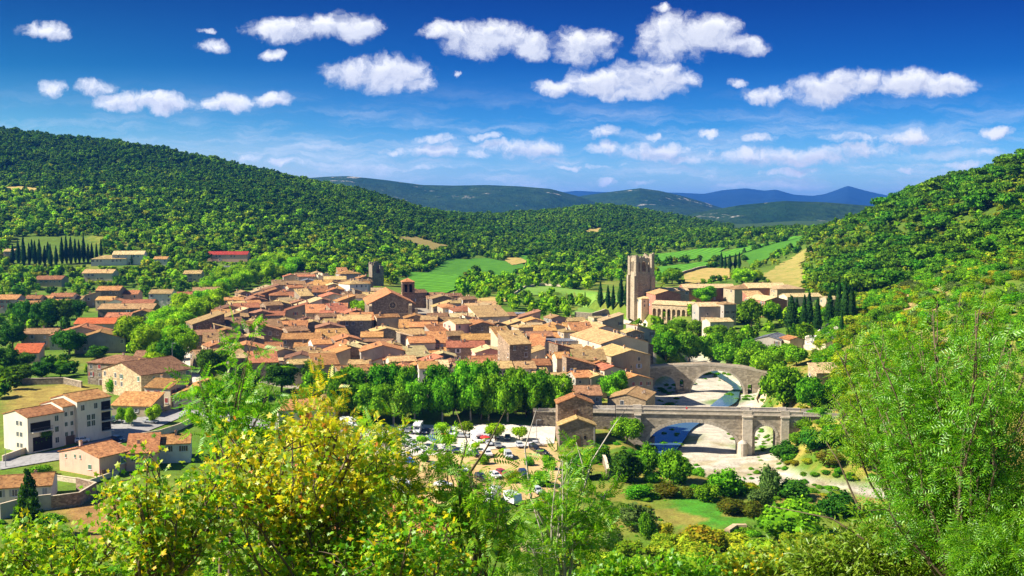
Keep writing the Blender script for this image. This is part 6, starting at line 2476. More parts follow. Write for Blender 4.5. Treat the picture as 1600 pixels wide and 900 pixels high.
mass('forest', wood_points(41, -.56, -.02, 820, 1820, 5.0, left_hill, (4.5, 8.5)), 1.3, P['far_tree'] + P['far_conifer'] + P['far_dark_tree'][:1])
mass('forest', wood_points(42, -.07, .36, 1080, 2500, 7.0, mid_hill, (6, 10)), 1.3, P['far_tree'] + P['far_conifer'][:1] + P['far_dark_tree'][:1])
mass('forest', wood_points(55, -.56, -.04, 800, 1250, 8.5, lambda x, y, t, d, q: (q < .75 * (1 - sstep(d, 1080, 1250))) & (d > np.interp(t, [-.6, -.466, -.233, -.058, .0], [820, 830, 830, 940, 1000])), (4, 8.5)), 1.05, P['far_valley_tree'] + P['far_scrub'][:2] + P['far_tree'][:1])
mass('scrub', wood_points(43, -.56, -.04, 780, 1420, 6.2, lambda x, y, t, d, q: q < .85 - .5 * sstep(d, 1100, 1400), (2.2, 5.0)), 1.4, P['far_scrub'] + P['far_valley_tree'][:1])


def valley(x, y, t, d, q):
    hedge = (wob(x, y, 30, 2.0) > -.15)
    back = np.interp(t, [-.56, -.35, -.15, -.06, .0, .07, .12, .2, .3], [600, 640, 840, 720, 640, 560, 600, 760, 640])
    return (d > back) & (q < np.where(hedge, .85, .2))


mass('treeline', wood_points(44, -.56, .10, 560, 1250, 8.0, lambda x, y, t, d, q: valley(x, y, t, d, q), (5.5, 10)), 1.0, P['far_valley_tree'] + P['far_tree'][:1] + P['far_dark_tree'][:1])
mass('treeline', wood_points(45, .10, .30, 700, 1500, 9.0, lambda x, y, t, d, q: valley(x, y, t, d, q) & (q < .5), (3.5, 7.5)), 1.1, P['far_valley_tree'] + P['far_scrub'] + P['far_dark_tree'])
mass('undergrowth', wood_points(53, .26, .56, 540, 1040, 5.0, lambda x, y, t, d, q: (t > .268) & (q < .9), (1.4, 4.2)), 1.6, P['far_scrub'] + P['far_valley_tree'][:1])
P_SHRUB = [[c for o, w in TREES if o.name.split('.')[0] == n for c in o.children if c.name.startswith('crown')] for n in ('shrub', 'green_shrub', 'yellow_shrub', 'olive_shrub')]
P_SH = P_SHRUB[0][:4] + P_SHRUB[1][:2] + P_SHRUB[2][:1] + P_SHRUB[3][:1]


def near_slope(x, y, t, d, q):
    return q < .9


def right_slope(x, y, t, d, q):
    return (q < .42 + .5 * (wob(x, y, 22) > -.35)) & (t > np.interp(d, [300, 400, 560], [.29, .27, .27])) & (t < .56)


mass('undergrowth', wood_points(46, -.56, .56, 62, 200, 4.2, near_slope, (1.4, 3.0)), 1.7, P_SH)
mass('undergrowth', wood_points(47, .26, .56, 300, 660, 5.0, right_slope, (1.8, 5.0)), 1.5, P_SH + P['far_valley_tree'][:1])
mass('undergrowth', wood_points(48, .04, .34, 205, 330, 7.0, lambda x, y, t, d, q: (q < .6) & (river_dist(x, y) > 2) & (river_dist(x, y) < 26) & ~in_poly(x, y, SOFT[0][0]) & (d < 305), (1.2, 3.0)), 1.6, P_SH)
mass('undergrowth', wood_points(50, .02, .36, 262, 330, 5.0, lambda x, y, t, d, q: (q < .8) & (river_dist(x, y) > 1) & (river_dist(x, y) < 34) & (t > .20), (1.2, 3.4)), 1.7, P_SH)
mass('treeline', wood_points(51, -.52, -.26, 360, 780, 8.5, lambda x, y, t, d, q: q < np.where(wob(x, y, 26, 1) > -.3, .8, .25), (4.5, 8.5)), 1.1, P['far_valley_tree'] + P['far_tree'][:2] + P['far_dark_tree'])
mass('undergrowth', wood_points(54, .10, .30, 262, 520, 2.8, lambda x, y, t, d, q: (q < .6) & (river_dist(x, y) < 3) & (river_dist(x, y) > -16) & (wob(x, y, 9, 1) > -.2) & (river_dist(x, y) > -13), (.4, 1.4)), 2.2, P_SHRUB[1][:2] + P_SHRUB[0][:1])
mass('undergrowth', wood_points(57, .06, .34, 285, 470, 3.2, lambda x, y, t, d, q: (q < .7) & (river_dist(x, y) > 1) & (river_dist(x, y) < 20), (.4, 1.6)), 2.0, P_SH)
mass('treeline', wood_points(52, .10, .27, 470, 640, 7.5, lambda x, y, t, d, q: (q < .75) & (river_dist(x, y) > 3), (4, 8)), 1.1, P['far_valley_tree'] + P['far_tree'][:2])
mass('undergrowth', wood_points(49, -.56, .06, 205, 262, 4.6, lambda x, y, t, d, q: (q < .75) & ~in_poly(x, y, SOFT[4][0]), (.6, 2.6)), 1.8, P_SH)
mass('undergrowth', wood_points(56, .06, .30, 205, 300, 3.4, lambda x, y, t, d, q: (q < .6) & ~in_poly(x, y, SOFT[0][0]) & (river_dist(x, y) > 2), (.5, 1.5)), 2.0, P_SH)
# ------------------------------------------------------------------ vehicles
TYRE = plain('tyre_rubber', (.02, .02, .02), .8, .2)
RIMM = plain('wheel_rim', (.45, .45, .46), .3, .5, .8)
LAMP = plain('headlight_glass', (.75, .75, .72), .15, .6)
REDL = plain('tail_light', (.35, .02, .015), .25, .5)
TRIM = plain('plastic_trim', (.03, .03, .032), .6, .3)
PAINT = {}
for n_, c_ in dict(white=(.78, .78, .77), silver=(.48, .50, .52), grey=(.19, .20, .21), black=(.018, .018, .02), blue=(.02, .10, .42), navy=(.02, .035, .09), green=(.03, .07, .05), red=(.36, .03, .03)).items():
    m_, t_, o_ = new_mat('car_paint_' + n_)
    b_ = principled(t_, o_, .28, .5)
    b_.inputs['Coat Weight'].default_value = .4
    L(t_, mixc(t_, noise(t_, 2.5, 3, .6, obj_coord(t_)), tuple(x * .86 for x in c_), c_), b_.inputs[0])
    PAINT[n_] = m_


def _wheel():
    a, b = MB(), MB()
    n = 16
    def disc(mb, r0, r1, y0, y1):
        pts0 = [(r0 * math.cos(2 * math.pi * k / n), y0, r0 * math.sin(2 * math.pi * k / n)) for k in range(n)]
        pts1 = [(r1 * math.cos(2 * math.pi * k / n), y1, r1 * math.sin(2 * math.pi * k / n)) for k in range(n)]
        mb.solid(pts0, pts1)
    disc(a, .30, .33, -.11, -.06)
    disc(a, .33, .33, -.059, .059)
    disc(a, .33, .30, .06, .11)
    disc(b, .19, .21, -.125, .125)
    return a.mesh('tyre', [TYRE]), b.mesh('rim', [RIMM])


WHEEL = _wheel()


def car_meshes(kind):
    """lengths along x (front at +x); returns body, glass, trim meshes and the wheel base"""
    body, glass, trim = MB(), MB(), MB()
    if kind == 'van':
        L_, W_, H_ = 5.0, 1.9, 2.0
        low = [(-2.5, .32), (2.45, .32), (2.5, .55), (2.42, .95), (1.75, 1.12), (-2.5, 1.12)]
        cab = [(-2.48, 1.10), (1.78, 1.10), (1.05, 1.95), (-2.35, 2.0)]
        wb = (1.6, -1.55)
    elif kind == 'suv':
        low = [(-2.2, .38), (2.2, .38), (2.25, .6), (2.15, .98), (1.0, 1.08), (-2.2, 1.08)]
        cab = [(-2.18, 1.06), (1.05, 1.06), (.42, 1.66), (-1.95, 1.72)]
        W_, wb = 1.85, (1.38, -1.35)
    elif kind == 'sedan':
        low = [(-2.25, .30), (2.2, .30), (2.25, .52), (2.1, .80), (1.0, .92), (-1.5, .95), (-2.2, .90)]
        cab = [(-1.55, .93), (1.05, .91), (.35, 1.40), (-.95, 1.44)]
        W_, wb = 1.78, (1.38, -1.35)
    else:
        low = [(-1.95, .30), (1.95, .30), (2.0, .55), (1.85, .84), (1.0, .94), (-1.95, .98)]
        cab = [(-1.93, .96), (1.02, .93), (.38, 1.44), (-1.55, 1.50)]
        W_, wb = 1.72, (1.22, -1.25)
    w = W_ / 2

    def taper(out, w0, w1, mb, m=0):
        z0, z1 = min(z for _, z in out), max(z for _, z in out)
        f = lambda z: w0 + (w1 - w0) * (z - z0) / (z1 - z0)
        mb.solid([(x, -f(z), z) for x, z in out], [(x, f(z), z) for x, z in out], m)
    taper(low, w * .97, w, body)
    taper(cab, w * .98, w * .80, body)
    # glazing: a shade larger than the cabin, between sill and roof
    cx = sum(x for x, _ in cab) / 4
    z0, z1 = cab[0][1], max(cab[2][1], cab[3][1])
    lo, hi = z0 + (z1 - z0) * .16, z0 + (z1 - z0) * .84

    def at(z):
        f = (z - z0) / (z1 - z0)
        return cab[0][0] + (cab[3][0] - cab[0][0]) * f, cab[1][0] + (cab[2][0] - cab[1][0]) * f, w * (.98 - .18 * f)
    (a0, b0, w0), (a1, b1, w1) = at(lo), at(hi)
    e = .012
    nb = 3 if kind in ('suv', 'van') else 2
    for s in (-1, 1):                     # side panes between the pillars
        if kind == 'van':
            segs = [(.62, .98)]
        else:
            segs = [(.05, .34), (.38, .64), (.68, .96)][3 - nb if nb == 3 else 0:]
            segs = [(.05, .40), (.45, .95)] if nb == 2 else segs
        for (f0, f1) in segs:
            p = [(a0 + (b0 - a0) * f0, s * (w0 + e), lo), (a0 + (b0 - a0) * f1, s * (w0 + e), lo), (a1 + (b1 - a1) * min(.99, f1), s * (w1 + e), hi), (a1 + (b1 - a1) * max(.01, f0), s * (w1 + e), hi)]
            glass.poly(p if s < 0 else p[::-1])
    wi = .84
    glass.poly([(b0 + e, -w0 * wi, lo), (b0 + e, w0 * wi, lo), (b1 + e, w1 * wi, hi), (b1 + e, -w1 * wi, hi)])
    if kind != 'van':
        glass.poly([(a0 - e, w0 * wi, lo), (a0 - e, -w0 * wi, lo), (a1 - e, -w1 * wi, hi), (a1 - e, w1 * wi, hi)])
    f0, r0 = max(x for x, _ in low), min(x for x, _ in low)
    trim.box(f0 - .25, f0 + .04, -w * .92, w * .92, .28, .46)
    trim.box(r0 - .05, r0 + .2, -w * .92, w * .92, .30, .48)
    for s in (-1, 1):
        trim.box(wb[1] - .2, wb[0] + .2, s * w * .985 - .02, s * w * .985 + .02, .27, .36)
        trim.box(cab[1][0] - .35, cab[1][0] - .15, s * (w + .10) - .09, s * (w + .10) + .09, z0 + .05, z0 + .2)
    return body, glass, trim, w, wb, f0, r0, low


def camper_meshes(kind):
    body, glass, trim = MB(), MB(), MB()
    if kind == 'caravan':
        out = [(-2.6, .45), (2.3, .45), (2.55, 1.2), (2.2, 2.55), (-2.4, 2.6), (-2.65, 1.4)]
        w, wb, f0, r0 = 1.1, (-.2, -.2), 2.5, -2.6
        body.prism_y(out, -w, w)
        trim.tube([(2.4, 0, .55), (3.5, 0, .5)], [.06, .05], 6)
        for s in (-1, 1):
            glass.poly([(-1.8, s * (w + .012), 1.3), (-.6, s * (w + .012), 1.3), (-.6, s * (w + .012), 1.95), (-1.8, s * (w + .012), 1.95)])
        glass.poly([(-2.66, .7, 1.5), (-2.66, -.7, 1.5), (-2.52, -.7, 2.1), (-2.52, .7, 2.1)])
    else:
        out = [(-3.1, .45), (1.3, .45), (1.3, 1.9), (2.1, 2.15), (2.25, 2.5), (1.9, 2.95), (-3.05, 3.0)]
        w, wb, f0, r0 = 1.12, (2.0, -1.7), 3.0, -3.1
        body.prism_y(out, -w, w)
        body.prism_y([(1.302, .42), (3.0, .42), (3.02, .8), (2.8, 1.12), (2.35, 1.25), (1.85, 1.88), (1.302, 1.88)], -.95, .95)
        body.box(-1.2, -.4, -.4, .4, 3.0, 3.12)
        glass.poly([(2.37, -.82, 1.27), (2.37, .82, 1.27), (1.89, .74, 1.84), (1.89, -.74, 1.84)])
        glass.poly([(2.262, -.4, 2.36), (2.262, .4, 2.36), (2.10, .4, 2.72), (2.10, -.4, 2.72)])
        for s in (-1, 1):
            glass.poly([(1.4, s * .965, 1.2), (2.2, s * .965, 1.2), (1.8, s * .965, 1.75), (1.4, s * .965, 1.75)])
            glass.poly([(-2.4, s * (w + .012), 1.5), (-1.2, s * (w + .012), 1.5), (-1.2, s * (w + .012), 2.2), (-2.4, s * (w + .012), 2.2)])
        for s in (-1, 1):
            trim.box(-3.0, 1.25, s * (w + .02) - .015, s * (w + .02) + .015, .5, .62)
        trim.box(2.8, 3.08, -.95, .95, .30, .5)
    return body, glass, trim, w, wb, f0, r0, out


CARS = {}
for k_ in ('hatchback', 'sedan', 'suv', 'van', 'camper', 'caravan'):
    f_ = camper_meshes if k_ in ('camper', 'caravan') else car_meshes
    b_, g_, t2_, w_, wb_, f0_, r0_, low_ = f_(k_)
    hl, tl = MB(), MB()
    hl.box(-.09, .05, -.17, .17, -.08, .09)
    tl.box(-.04, .06, -.1, .1, -.13, .13)
    CARS[k_] = (b_, g_.mesh('window', [GLASS]), t2_.mesh('bumper', [TRIM]), w_, wb_, f0_, r0_, hl.mesh('headlight', [LAMP]), tl.mesh('tail_light', [REDL]))
CAR_BODY = {}


def vehicle(kind, paint, loc, rot, label, group=None, name=None):
    b, gm, tm, w, wb, f0, r0, hm, lm = CARS[kind]
    if (kind, paint) not in CAR_BODY:
        CAR_BODY[kind, paint] = b.mesh('body', [PAINT[paint]])
    names = {'hatchback': 'parked_car', 'sedan': 'parked_car', 'suv': 'parked_car', 'van': 'parked_van', 'camper': 'camper_van', 'caravan': 'caravan'}
    cats = {'hatchback': 'car', 'sedan': 'car', 'suv': 'car', 'van': 'van', 'camper': 'camper van', 'caravan': 'caravan'}
    o = thing(name or names[kind], label, cats[kind], loc, rot, group)
    link('body', CAR_BODY[kind, paint], o)
    link('window', gm, o)
    link('bumper', tm, o)
    for x in sorted(set(wb)):
        for s in (-1, 1):
            t = link('tyre', WHEEL[0], None, (x, s * (w - .12), .33))
            t.name = 'wheel'
            t.parent = o
            link('rim', WHEEL[1], t)
    if kind != 'caravan':
        for s in (-1, 1):
            link('headlight', hm, o, (f0 - .03, s * w * .68, .66 if kind not in ('van', 'camper') else .78))
            link('tail_light', lm, o, (r0 + .02, s * w * .8, .8))
    else:
        for s in (-1, 1):
            link('tail_light', lm, o, (r0 + .0, s * w * .8, .8))
    return o


VEH = [   # u, v of the wheels, kind, paint, heading in degrees (0 = nose to the right, -90 = nose to the viewer), label
    (626, 675, 'hatchback', 'silver', -100, 'silver hatchback at the left end of the row under the plane trees'),
    (638, 677, 'hatchback', 'grey', -98, 'grey hatchback between silver hatchback and big white camper'),
    (653, 677, 'camper', 'white', -95, 'white camper van parked nose out in the row under the plane trees'),
    (665, 678, 'sedan', 'navy', -95, 'dark blue car right of the camper under the plane trees'),
    (678, 680, 'hatchback', 'grey', -92, 'dark grey car half hidden behind the clipped pine'),
    (708, 681, 'van', 'white', -95, 'white van between two clipped pines at the back of the lot'),
    (722, 685, 'sedan', 'silver', -10, 'low silver car behind the second clipped pine'),
    (746, 692, 'camper', 'white', -70, 'white camper van beside the red parasol'),
    (764, 697, 'hatchback', 'silver', -80, 'silver car with nose forward right of the red parasol'),
    (627, 688, 'suv', 'black', -40, 'black car behind two silver cars at the left of the lot'),
    (637, 691, 'sedan', 'silver', -30, 'pale silver saloon parked diagonally beside the black car'),
    (627, 698, 'sedan', 'silver', -15, 'silver saloon nearest the yellow tree at the left of the lot'),
    (647, 703, 'hatchback', 'silver', -60, 'silver hatchback left of the white car in the middle row'),
    (663, 707, 'hatchback', 'white', -75, 'white hatchback with nose forward in the middle row'),
    (679, 706, 'hatchback', 'green', -75, 'dark green hatchback right of the white car in the middle row'),
    (678, 692, 'suv', 'blue', -60, 'bright blue car in the middle of the lot'),
    (742, 713, 'sedan', 'navy', -75, 'dark blue car alone at the edge of the gravel lot'),
    (794, 717, 'van', 'silver', -80, 'silver van beside a small clipped pine on the dirt edge'),
    (683, 735, 'suv', 'grey', -55, 'grey off-road car with roof box alone on the dirt lot'),
    (818, 746, 'suv', 'navy', -75, 'dark navy car alone on the right of the dirt lot'),
    (838, 698, 'sedan', 'white', 0, 'white car at the right end of the lot before the mill house'),
    (835, 705, 'suv', 'black', -70, 'black car just below the white car by the mill house'),
    (847, 711, 'sedan', 'black', -50, 'black saloon nearest the mill house'),
    (793, 688, 'sedan', 'grey', -92, 'dark car under the plane trees at the foot of the road wall'),
    (632, 772, 'camper', 'white', -68, 'big white camper van nose forward on the dirt in the left foreground of the lot'),
    (768, 785, 'camper', 'white', -115, 'white camper van seen behind the sapling leaves in the lower lot'),
    (801, 788, 'caravan', 'white', -60, 'white caravan at the lower right of the dirt lot'),
    (774, 748, 'hatchback', 'white', -60, 'white hatchback half hidden by sapling leaves on the dirt lot'),
    (784, 744, 'hatchback', 'red', -60, 'dark red hatchback behind the white one on the dirt lot'),
    (692, 762, 'sedan', 'white', -20, 'white saloon low behind the saplings on the dirt lot'),
    (375, 659, 'sedan', 'white', 0, 'white car on the lane glimpsed through the left saplings'),
    (390, 677, 'hatchback', 'silver', -30, 'silver car on the lane behind the yellow tree top'),
    (548, 668, 'camper', 'white', -20, 'white camper van at the far left under the plane trees'),
    (556, 676, 'hatchback', 'black', -20, 'black car in front of the leftmost camper van'),
    (129, 692, 'hatchback', 'white', 15, 'white hatchback at the foot of the apartment block'),
    (184, 690, 'hatchback', 'navy', -30, 'dark blue hatchback behind the pink house by the lane wall'),
    (236, 662, 'sedan', 'silver', -10, 'silver saloon under the little round tree by the garages'),
    (178, 661, 'suv', 'green', -80, 'dark green car in front of the garages'),
    (22, 694, 'hatchback', 'white', 0, 'white car at the left corner of the apartment block'),
    (51, 444, 'van', 'white', 0, 'white van beside a hillside house at the far left'),
    (20, 489, 'sedan', 'silver', 10, 'silver car by the left hand house row'),
    (217, 545, 'hatchback', 'white', -60, 'white car on the shady square behind the big round tree'),
    (226, 542, 'hatchback', 'silver', -60, 'silver car on the shady square right of the white one'),
    (312, 575, 'van', 'white', -40, 'white van on the street at the lower left village corner'),
    (1258, 627, 'hatchback', 'white', -20, 'white car under the trees right of the old bridge'),
    (600, 690, 'hatchback', 'white', -60, 'white hatchback at the far left of the gravel lot, beyond the yellow tree'),
    (612, 700, 'sedan', 'black', -60, 'black saloon at the left of the lot below a white hatchback'),
    (696, 706, 'sedan', 'silver', -70, 'silver saloon under the yellow-green clipped pine'),
    (710, 708, 'hatchback', 'navy', -70, 'navy hatchback right of the yellow-green clipped pine'),
    (726, 711, 'hatchback', 'white', -72, 'white hatchback in the middle row, left of the lone dark blue car'),
    (762, 714, 'suv', 'white', -75, 'white off-road car right of the lone dark blue car'),
    (778, 700, 'sedan', 'grey', -80, 'grey saloon right of the silver car by the parasol'),
    (694, 682, 'hatchback', 'red', -92, 'red hatchback in the back row beside a clipped pine'),
    (760, 684, 'suv', 'silver', -92, 'silver off-road car in the back row under the plane trees'),
    (776, 686, 'hatchback', 'white', -92, 'white hatchback in the back row behind the biggest clipped pine'),
    (812, 700, 'hatchback', 'silver', -80, 'silver hatchback below the rightmost clipped pine'),
    (640, 726, 'hatchback', 'blue', -60, 'blue hatchback on the dirt left of the grey off-road car'),
    (722, 738, 'sedan', 'white', -60, 'white saloon on the dirt right of the grey off-road car'),
    (752, 752, 'suv', 'black', -60, 'black off-road car on the dirt among the bushes'),
    (840, 772, 'hatchback', 'silver', -70, 'silver hatchback at the lower right edge of the dirt lot'),
    (610, 760, 'sedan', 'navy', -50, 'navy saloon at the lower left of the dirt lot'),
]
for (u, v, kd, pt, hd, lab) in VEH:
    g = ground(u, v, 0, 150)
    vehicle(kd, pt, (g.x, g.y, g.z + (.31 if v > 640 and 560 < u < 870 else .22)), R(hd), lab, 'parked vehicles')


def parasol():
    g = ground(758, 695, 0, 150)
    o = thing('parasol', 'open red parasol beside the white camper van in the car park', 'parasol', (g.x, g.y, g.z + .3))
    b = MB()
    b.tube([(0, 0, -.3), (0, 0, 2.5)], [.04, .03], 6)
    b.build('pole', M_GUTTER, o)
    b = MB()
    n = 8
    rim = [(1.5 * math.cos(2 * math.pi * k / n), 1.5 * math.sin(2 * math.pi * k / n), 2.0) for k in range(n)]
    for k in range(n):
        a, c = Vector(rim[k]), Vector(rim[(k + 1) % n])
        b.poly([a, c, (0, 0, 2.6)])
        b.poly([a, a - Vector((0, 0, .2)), c - Vector((0, 0, .2)), c])
    b.build('canopy', plain('parasol_red', (.55, .03, .025)), o)


parasol()


def lamps():
    items = [(270, 594, 58, 'tall thin street lamp in front of the long stone barn'), (9, 730, 28, 'old street lamp at the lane below the apartment block'), (838, 690, 34, 'slim lamp post in the car park by the road wall'), (1112, 652, 12, None)]
    for u, v, hp, lab in items[:3]:
        g = ground(u, v, 0, 150)
        h = hp * g.y / FPX
        o = thing('street_lamp', lab, 'street lamp', g)
        b = MB()
        b.tube([(0, 0, -.3), (0, 0, .6), (0, 0, h)], [.14, .10, .06], 8)
        b.tube([(0, 0, h), (.5, -.3, h + .25), (1.0, -.6, h + .2)], [.05, .045, .04], 6)
        b.build('post', M_GUTTER, o)
        b = MB()
        b.prism_y([(.85, h + .1), (1.5, h + .16), (1.45, h + .3), (.85, h + .26)], -.75, -.45)
        b.build('lamp_head', M_GUTTER, o)


lamps()


def person():
    """somebody in red walking across the road bridge"""
    d = 331.5
    p = at_depth(1073, 640, d)
    bridge_z = 3.6 + .32
    o = thing('person', 'person in red top and dark trousers walking across the road bridge', 'person', (p.x, p.y, bridge_z), R(80))
    V = [(0, 0, .98), (0, 0, 1.15), (0, 0, 1.38), (0, 0, 1.5), (.01, 0, 1.62), (.01, 0, 1.72),
         (.0, .19, 1.40), (.06, .26, 1.14), (.20, .24, .95), (.0, -.19, 1.40), (-.10, -.25, 1.15), (-.02, -.25, .92),
         (0, .10, .92), (.12, .11, .52), (.20, .11, .06), (.32, .12, .04), (0, -.10, .92), (-.06, -.11, .50), (-.26, -.11, .08), (-.14, -.12, .03)]
    E = [(0, 1), (1, 2), (2, 3), (3, 4), (4, 5), (2, 6), (6, 7), (7, 8), (2, 9), (9, 10), (10, 11), (0, 12), (12, 13), (13, 14), (14, 15), (0, 16), (16, 17), (17, 18), (18, 19)]
    rad = [.15, .14, .15, .06, .10, .09, .065, .05, .04, .065, .05, .04, .10, .07, .05, .045, .10, .07, .05, .045]
    me = bpy.data.meshes.new('body')
    me.from_pydata(V, E, [])
    red, navy, skin, hair = plain('red_cloth', (.55, .04, .04)), plain('dark_cloth', (.03, .035, .06)), plain('skin', (.55, .33, .24)), plain('hair', (.05, .03, .02))
    ob = link('body', me, o)
    md = ob.modifiers.new('skin', 'SKIN')
    me.skin_vertices.new() if not me.skin_vertices else None
    for k, r_ in enumerate(rad):
        me.skin_vertices[0].data[k].radius = (r_, r_)
    me.skin_vertices[0].data[0].use_root = True
    ob.modifiers.new('sub', 'SUBSURF').levels = 1
    dg = bpy.context.evaluated_depsgraph_get()
    m2 = bpy.data.meshes.new_from_object(ob.evaluated_get(dg))
    ob.modifiers.clear()
    for mt in (red, navy, skin):
        m2.materials.append(mt)
    for f in m2.polygons:
        z, y = f.center.z, abs(f.center.y)
        f.material_index = 2 if z > 1.52 or (z < 1.0 and y > .19 and z > .85) else 1 if z < .96 else 0
        f.use_smooth = True
    ob.data = m2
    b = MB()
    b.lathe([(.03, 1.83), (.08, 1.81), (.115, 1.73), (.11, 1.66)][::-1], 10, -.01, 0)
    b.build('hair', hair, o, True)


person()
# ------------------------------------------------------------------ saplings and trees on the slope by the viewpoint
FR = np.random.default_rng(99)
BARK_F = plain('sapling_bark', (.13, .095, .06), .8, .15, var=.5, scale=9)
BARK_G = plain('dead_branch_bark', (.38, .34, .28), .85, .15, var=.4, scale=9)
FL = {
    'maple': leaf_mat('maple_leaves', bright([(.14, .29, .008), (.26, .38, .010), (.44, .45, .012), (.56, .48, .014), (.60, .40, .012), (.34, .42, .01)], 1.28), .012, .55, (.95, 1.05), .03),
    'maple_green': leaf_mat('maple_leaves_green', bright([(.08, .26, .006), (.13, .34, .009), (.21, .41, .012), (.35, .45, .014)], 1.2), .012, .55, (.95, 1.05), .03),
    'pinnate': leaf_mat('ailanthus_leaves', bright([(.09, .31, .006), (.15, .40, .010), (.23, .47, .014), (.32, .50, .02)], 1.0), .012, .55, (.95, 1.05), .03),
    'ash': leaf_mat('ash_leaves', bright([(.05, .21, .004), (.09, .30, .006), (.15, .38, .009), (.22, .43, .014)], 1.0), .012, .45, (.95, 1.05), .04),
    'willow': leaf_mat('willow_leaves', bright([(.06, .14, .008), (.10, .19, .012), (.15, .22, .02)], 1.60), .012, .45, (.95, 1.05), .03),
    'rust': leaf_mat('autumn_leaves', bright([(.42, .12, .02), (.50, .20, .02), (.45, .06, .02)], 1.30), .01, .45, (.95, 1.05), .03),
}


def leaf_maple(s):
    """five-lobed leaf, folded a little along the middle: triangles round a centre"""
    out = []
    n = 10
    for k in range(n):
        a = -math.pi / 2 + 2 * math.pi * (k + .5) / n
        rr = s * (1.0 if k % 2 else .5)
        out.append((rr * math.cos(a) * .95, rr * math.sin(a) + s * .5, -.12 * s * abs(math.cos(a))))
    v = [(0, s * .45, .03 * s)] + out
    f = [(0, 1 + k, 1 + (k + 1) % n) for k in range(n)]
    return np.array(v), np.array(f)


def leaf_pinnate(s, pairs, lw):
    """a compound leaf: leaflets in pairs along a drooping stalk"""
    v, f = [], []
    def leaflet(o, d, ln, w):
        o, d = np.array(o), np.array(d) / np.linalg.norm(d)
        side = np.cross(d, (0, 0, 1.0))
        side /= np.linalg.norm(side)
        i = len(v)
        v.extend([o, o + d * ln * .45 + side * w, o + d * ln + np.array((0, 0, -.12 * ln)), o + d * ln * .45 - side * w])
        f.extend([(i, i + 1, i + 2), (i, i + 2, i + 3)])
    for k in range(pairs):
        t = (k + .6) / (pairs + .3)
        o = (0, s * t, -.16 * s * t * t)
        ln = s * (.42 - .12 * t)
        for q in (-1, 1):
            leaflet(o, (q, .55, -.22), ln, ln * lw)
    leaflet((0, s * .98, -.16 * s), (0, 1, -.3), s * .32, s * .32 * lw)
    i = len(v)
    v.extend([np.array((-.006 * s, 0, 0)), np.array((.006 * s, 0, 0)), np.array((0, s, -.16 * s))])
    f.append((i, i + 1, i + 2))
    return np.array(v), np.array(f)


def leaf_simple(s):
    v = [(0, 0, 0), (.16 * s, .4 * s, .03 * s), (0, s, -.12 * s), (-.16 * s, .4 * s, .03 * s)]
    return np.array(v), np.array([(0, 1, 2), (0, 2, 3)])


def scatter_leaves(name, templ, pos, out_dir, size, mat, parent, up=.5):
    """templ: (v,f); pos (n,3); out_dir (n,3) the way each leaf points"""
    tv, tf = templ
    n = len(pos)
    y = out_dir + .55 * FR.standard_normal((n, 3))
    y /= np.linalg.norm(y, axis=1)[:, None]
    z = FR.standard_normal((n, 3)) * .55 + np.array((0, 0, up))
    z -= (z * y).sum(1)[:, None] * y
    z /= np.linalg.norm(z, axis=1)[:, None]
    x = np.cross(y, z)
    s = size * FR.uniform(.65, 1.3, n)
    P = pos[:, None, :] + s[:, None, None] * (tv[None, :, 0:1] * x[:, None, :] + tv[None, :, 1:2] * y[:, None, :] + tv[None, :, 2:3] * z[:, None, :])
    F = tf[None] + (np.arange(n) * len(tv))[:, None, None]
    return link(name, np_mesh(name, P.reshape(-1, 3), F.reshape(-1, 3), mat), parent)


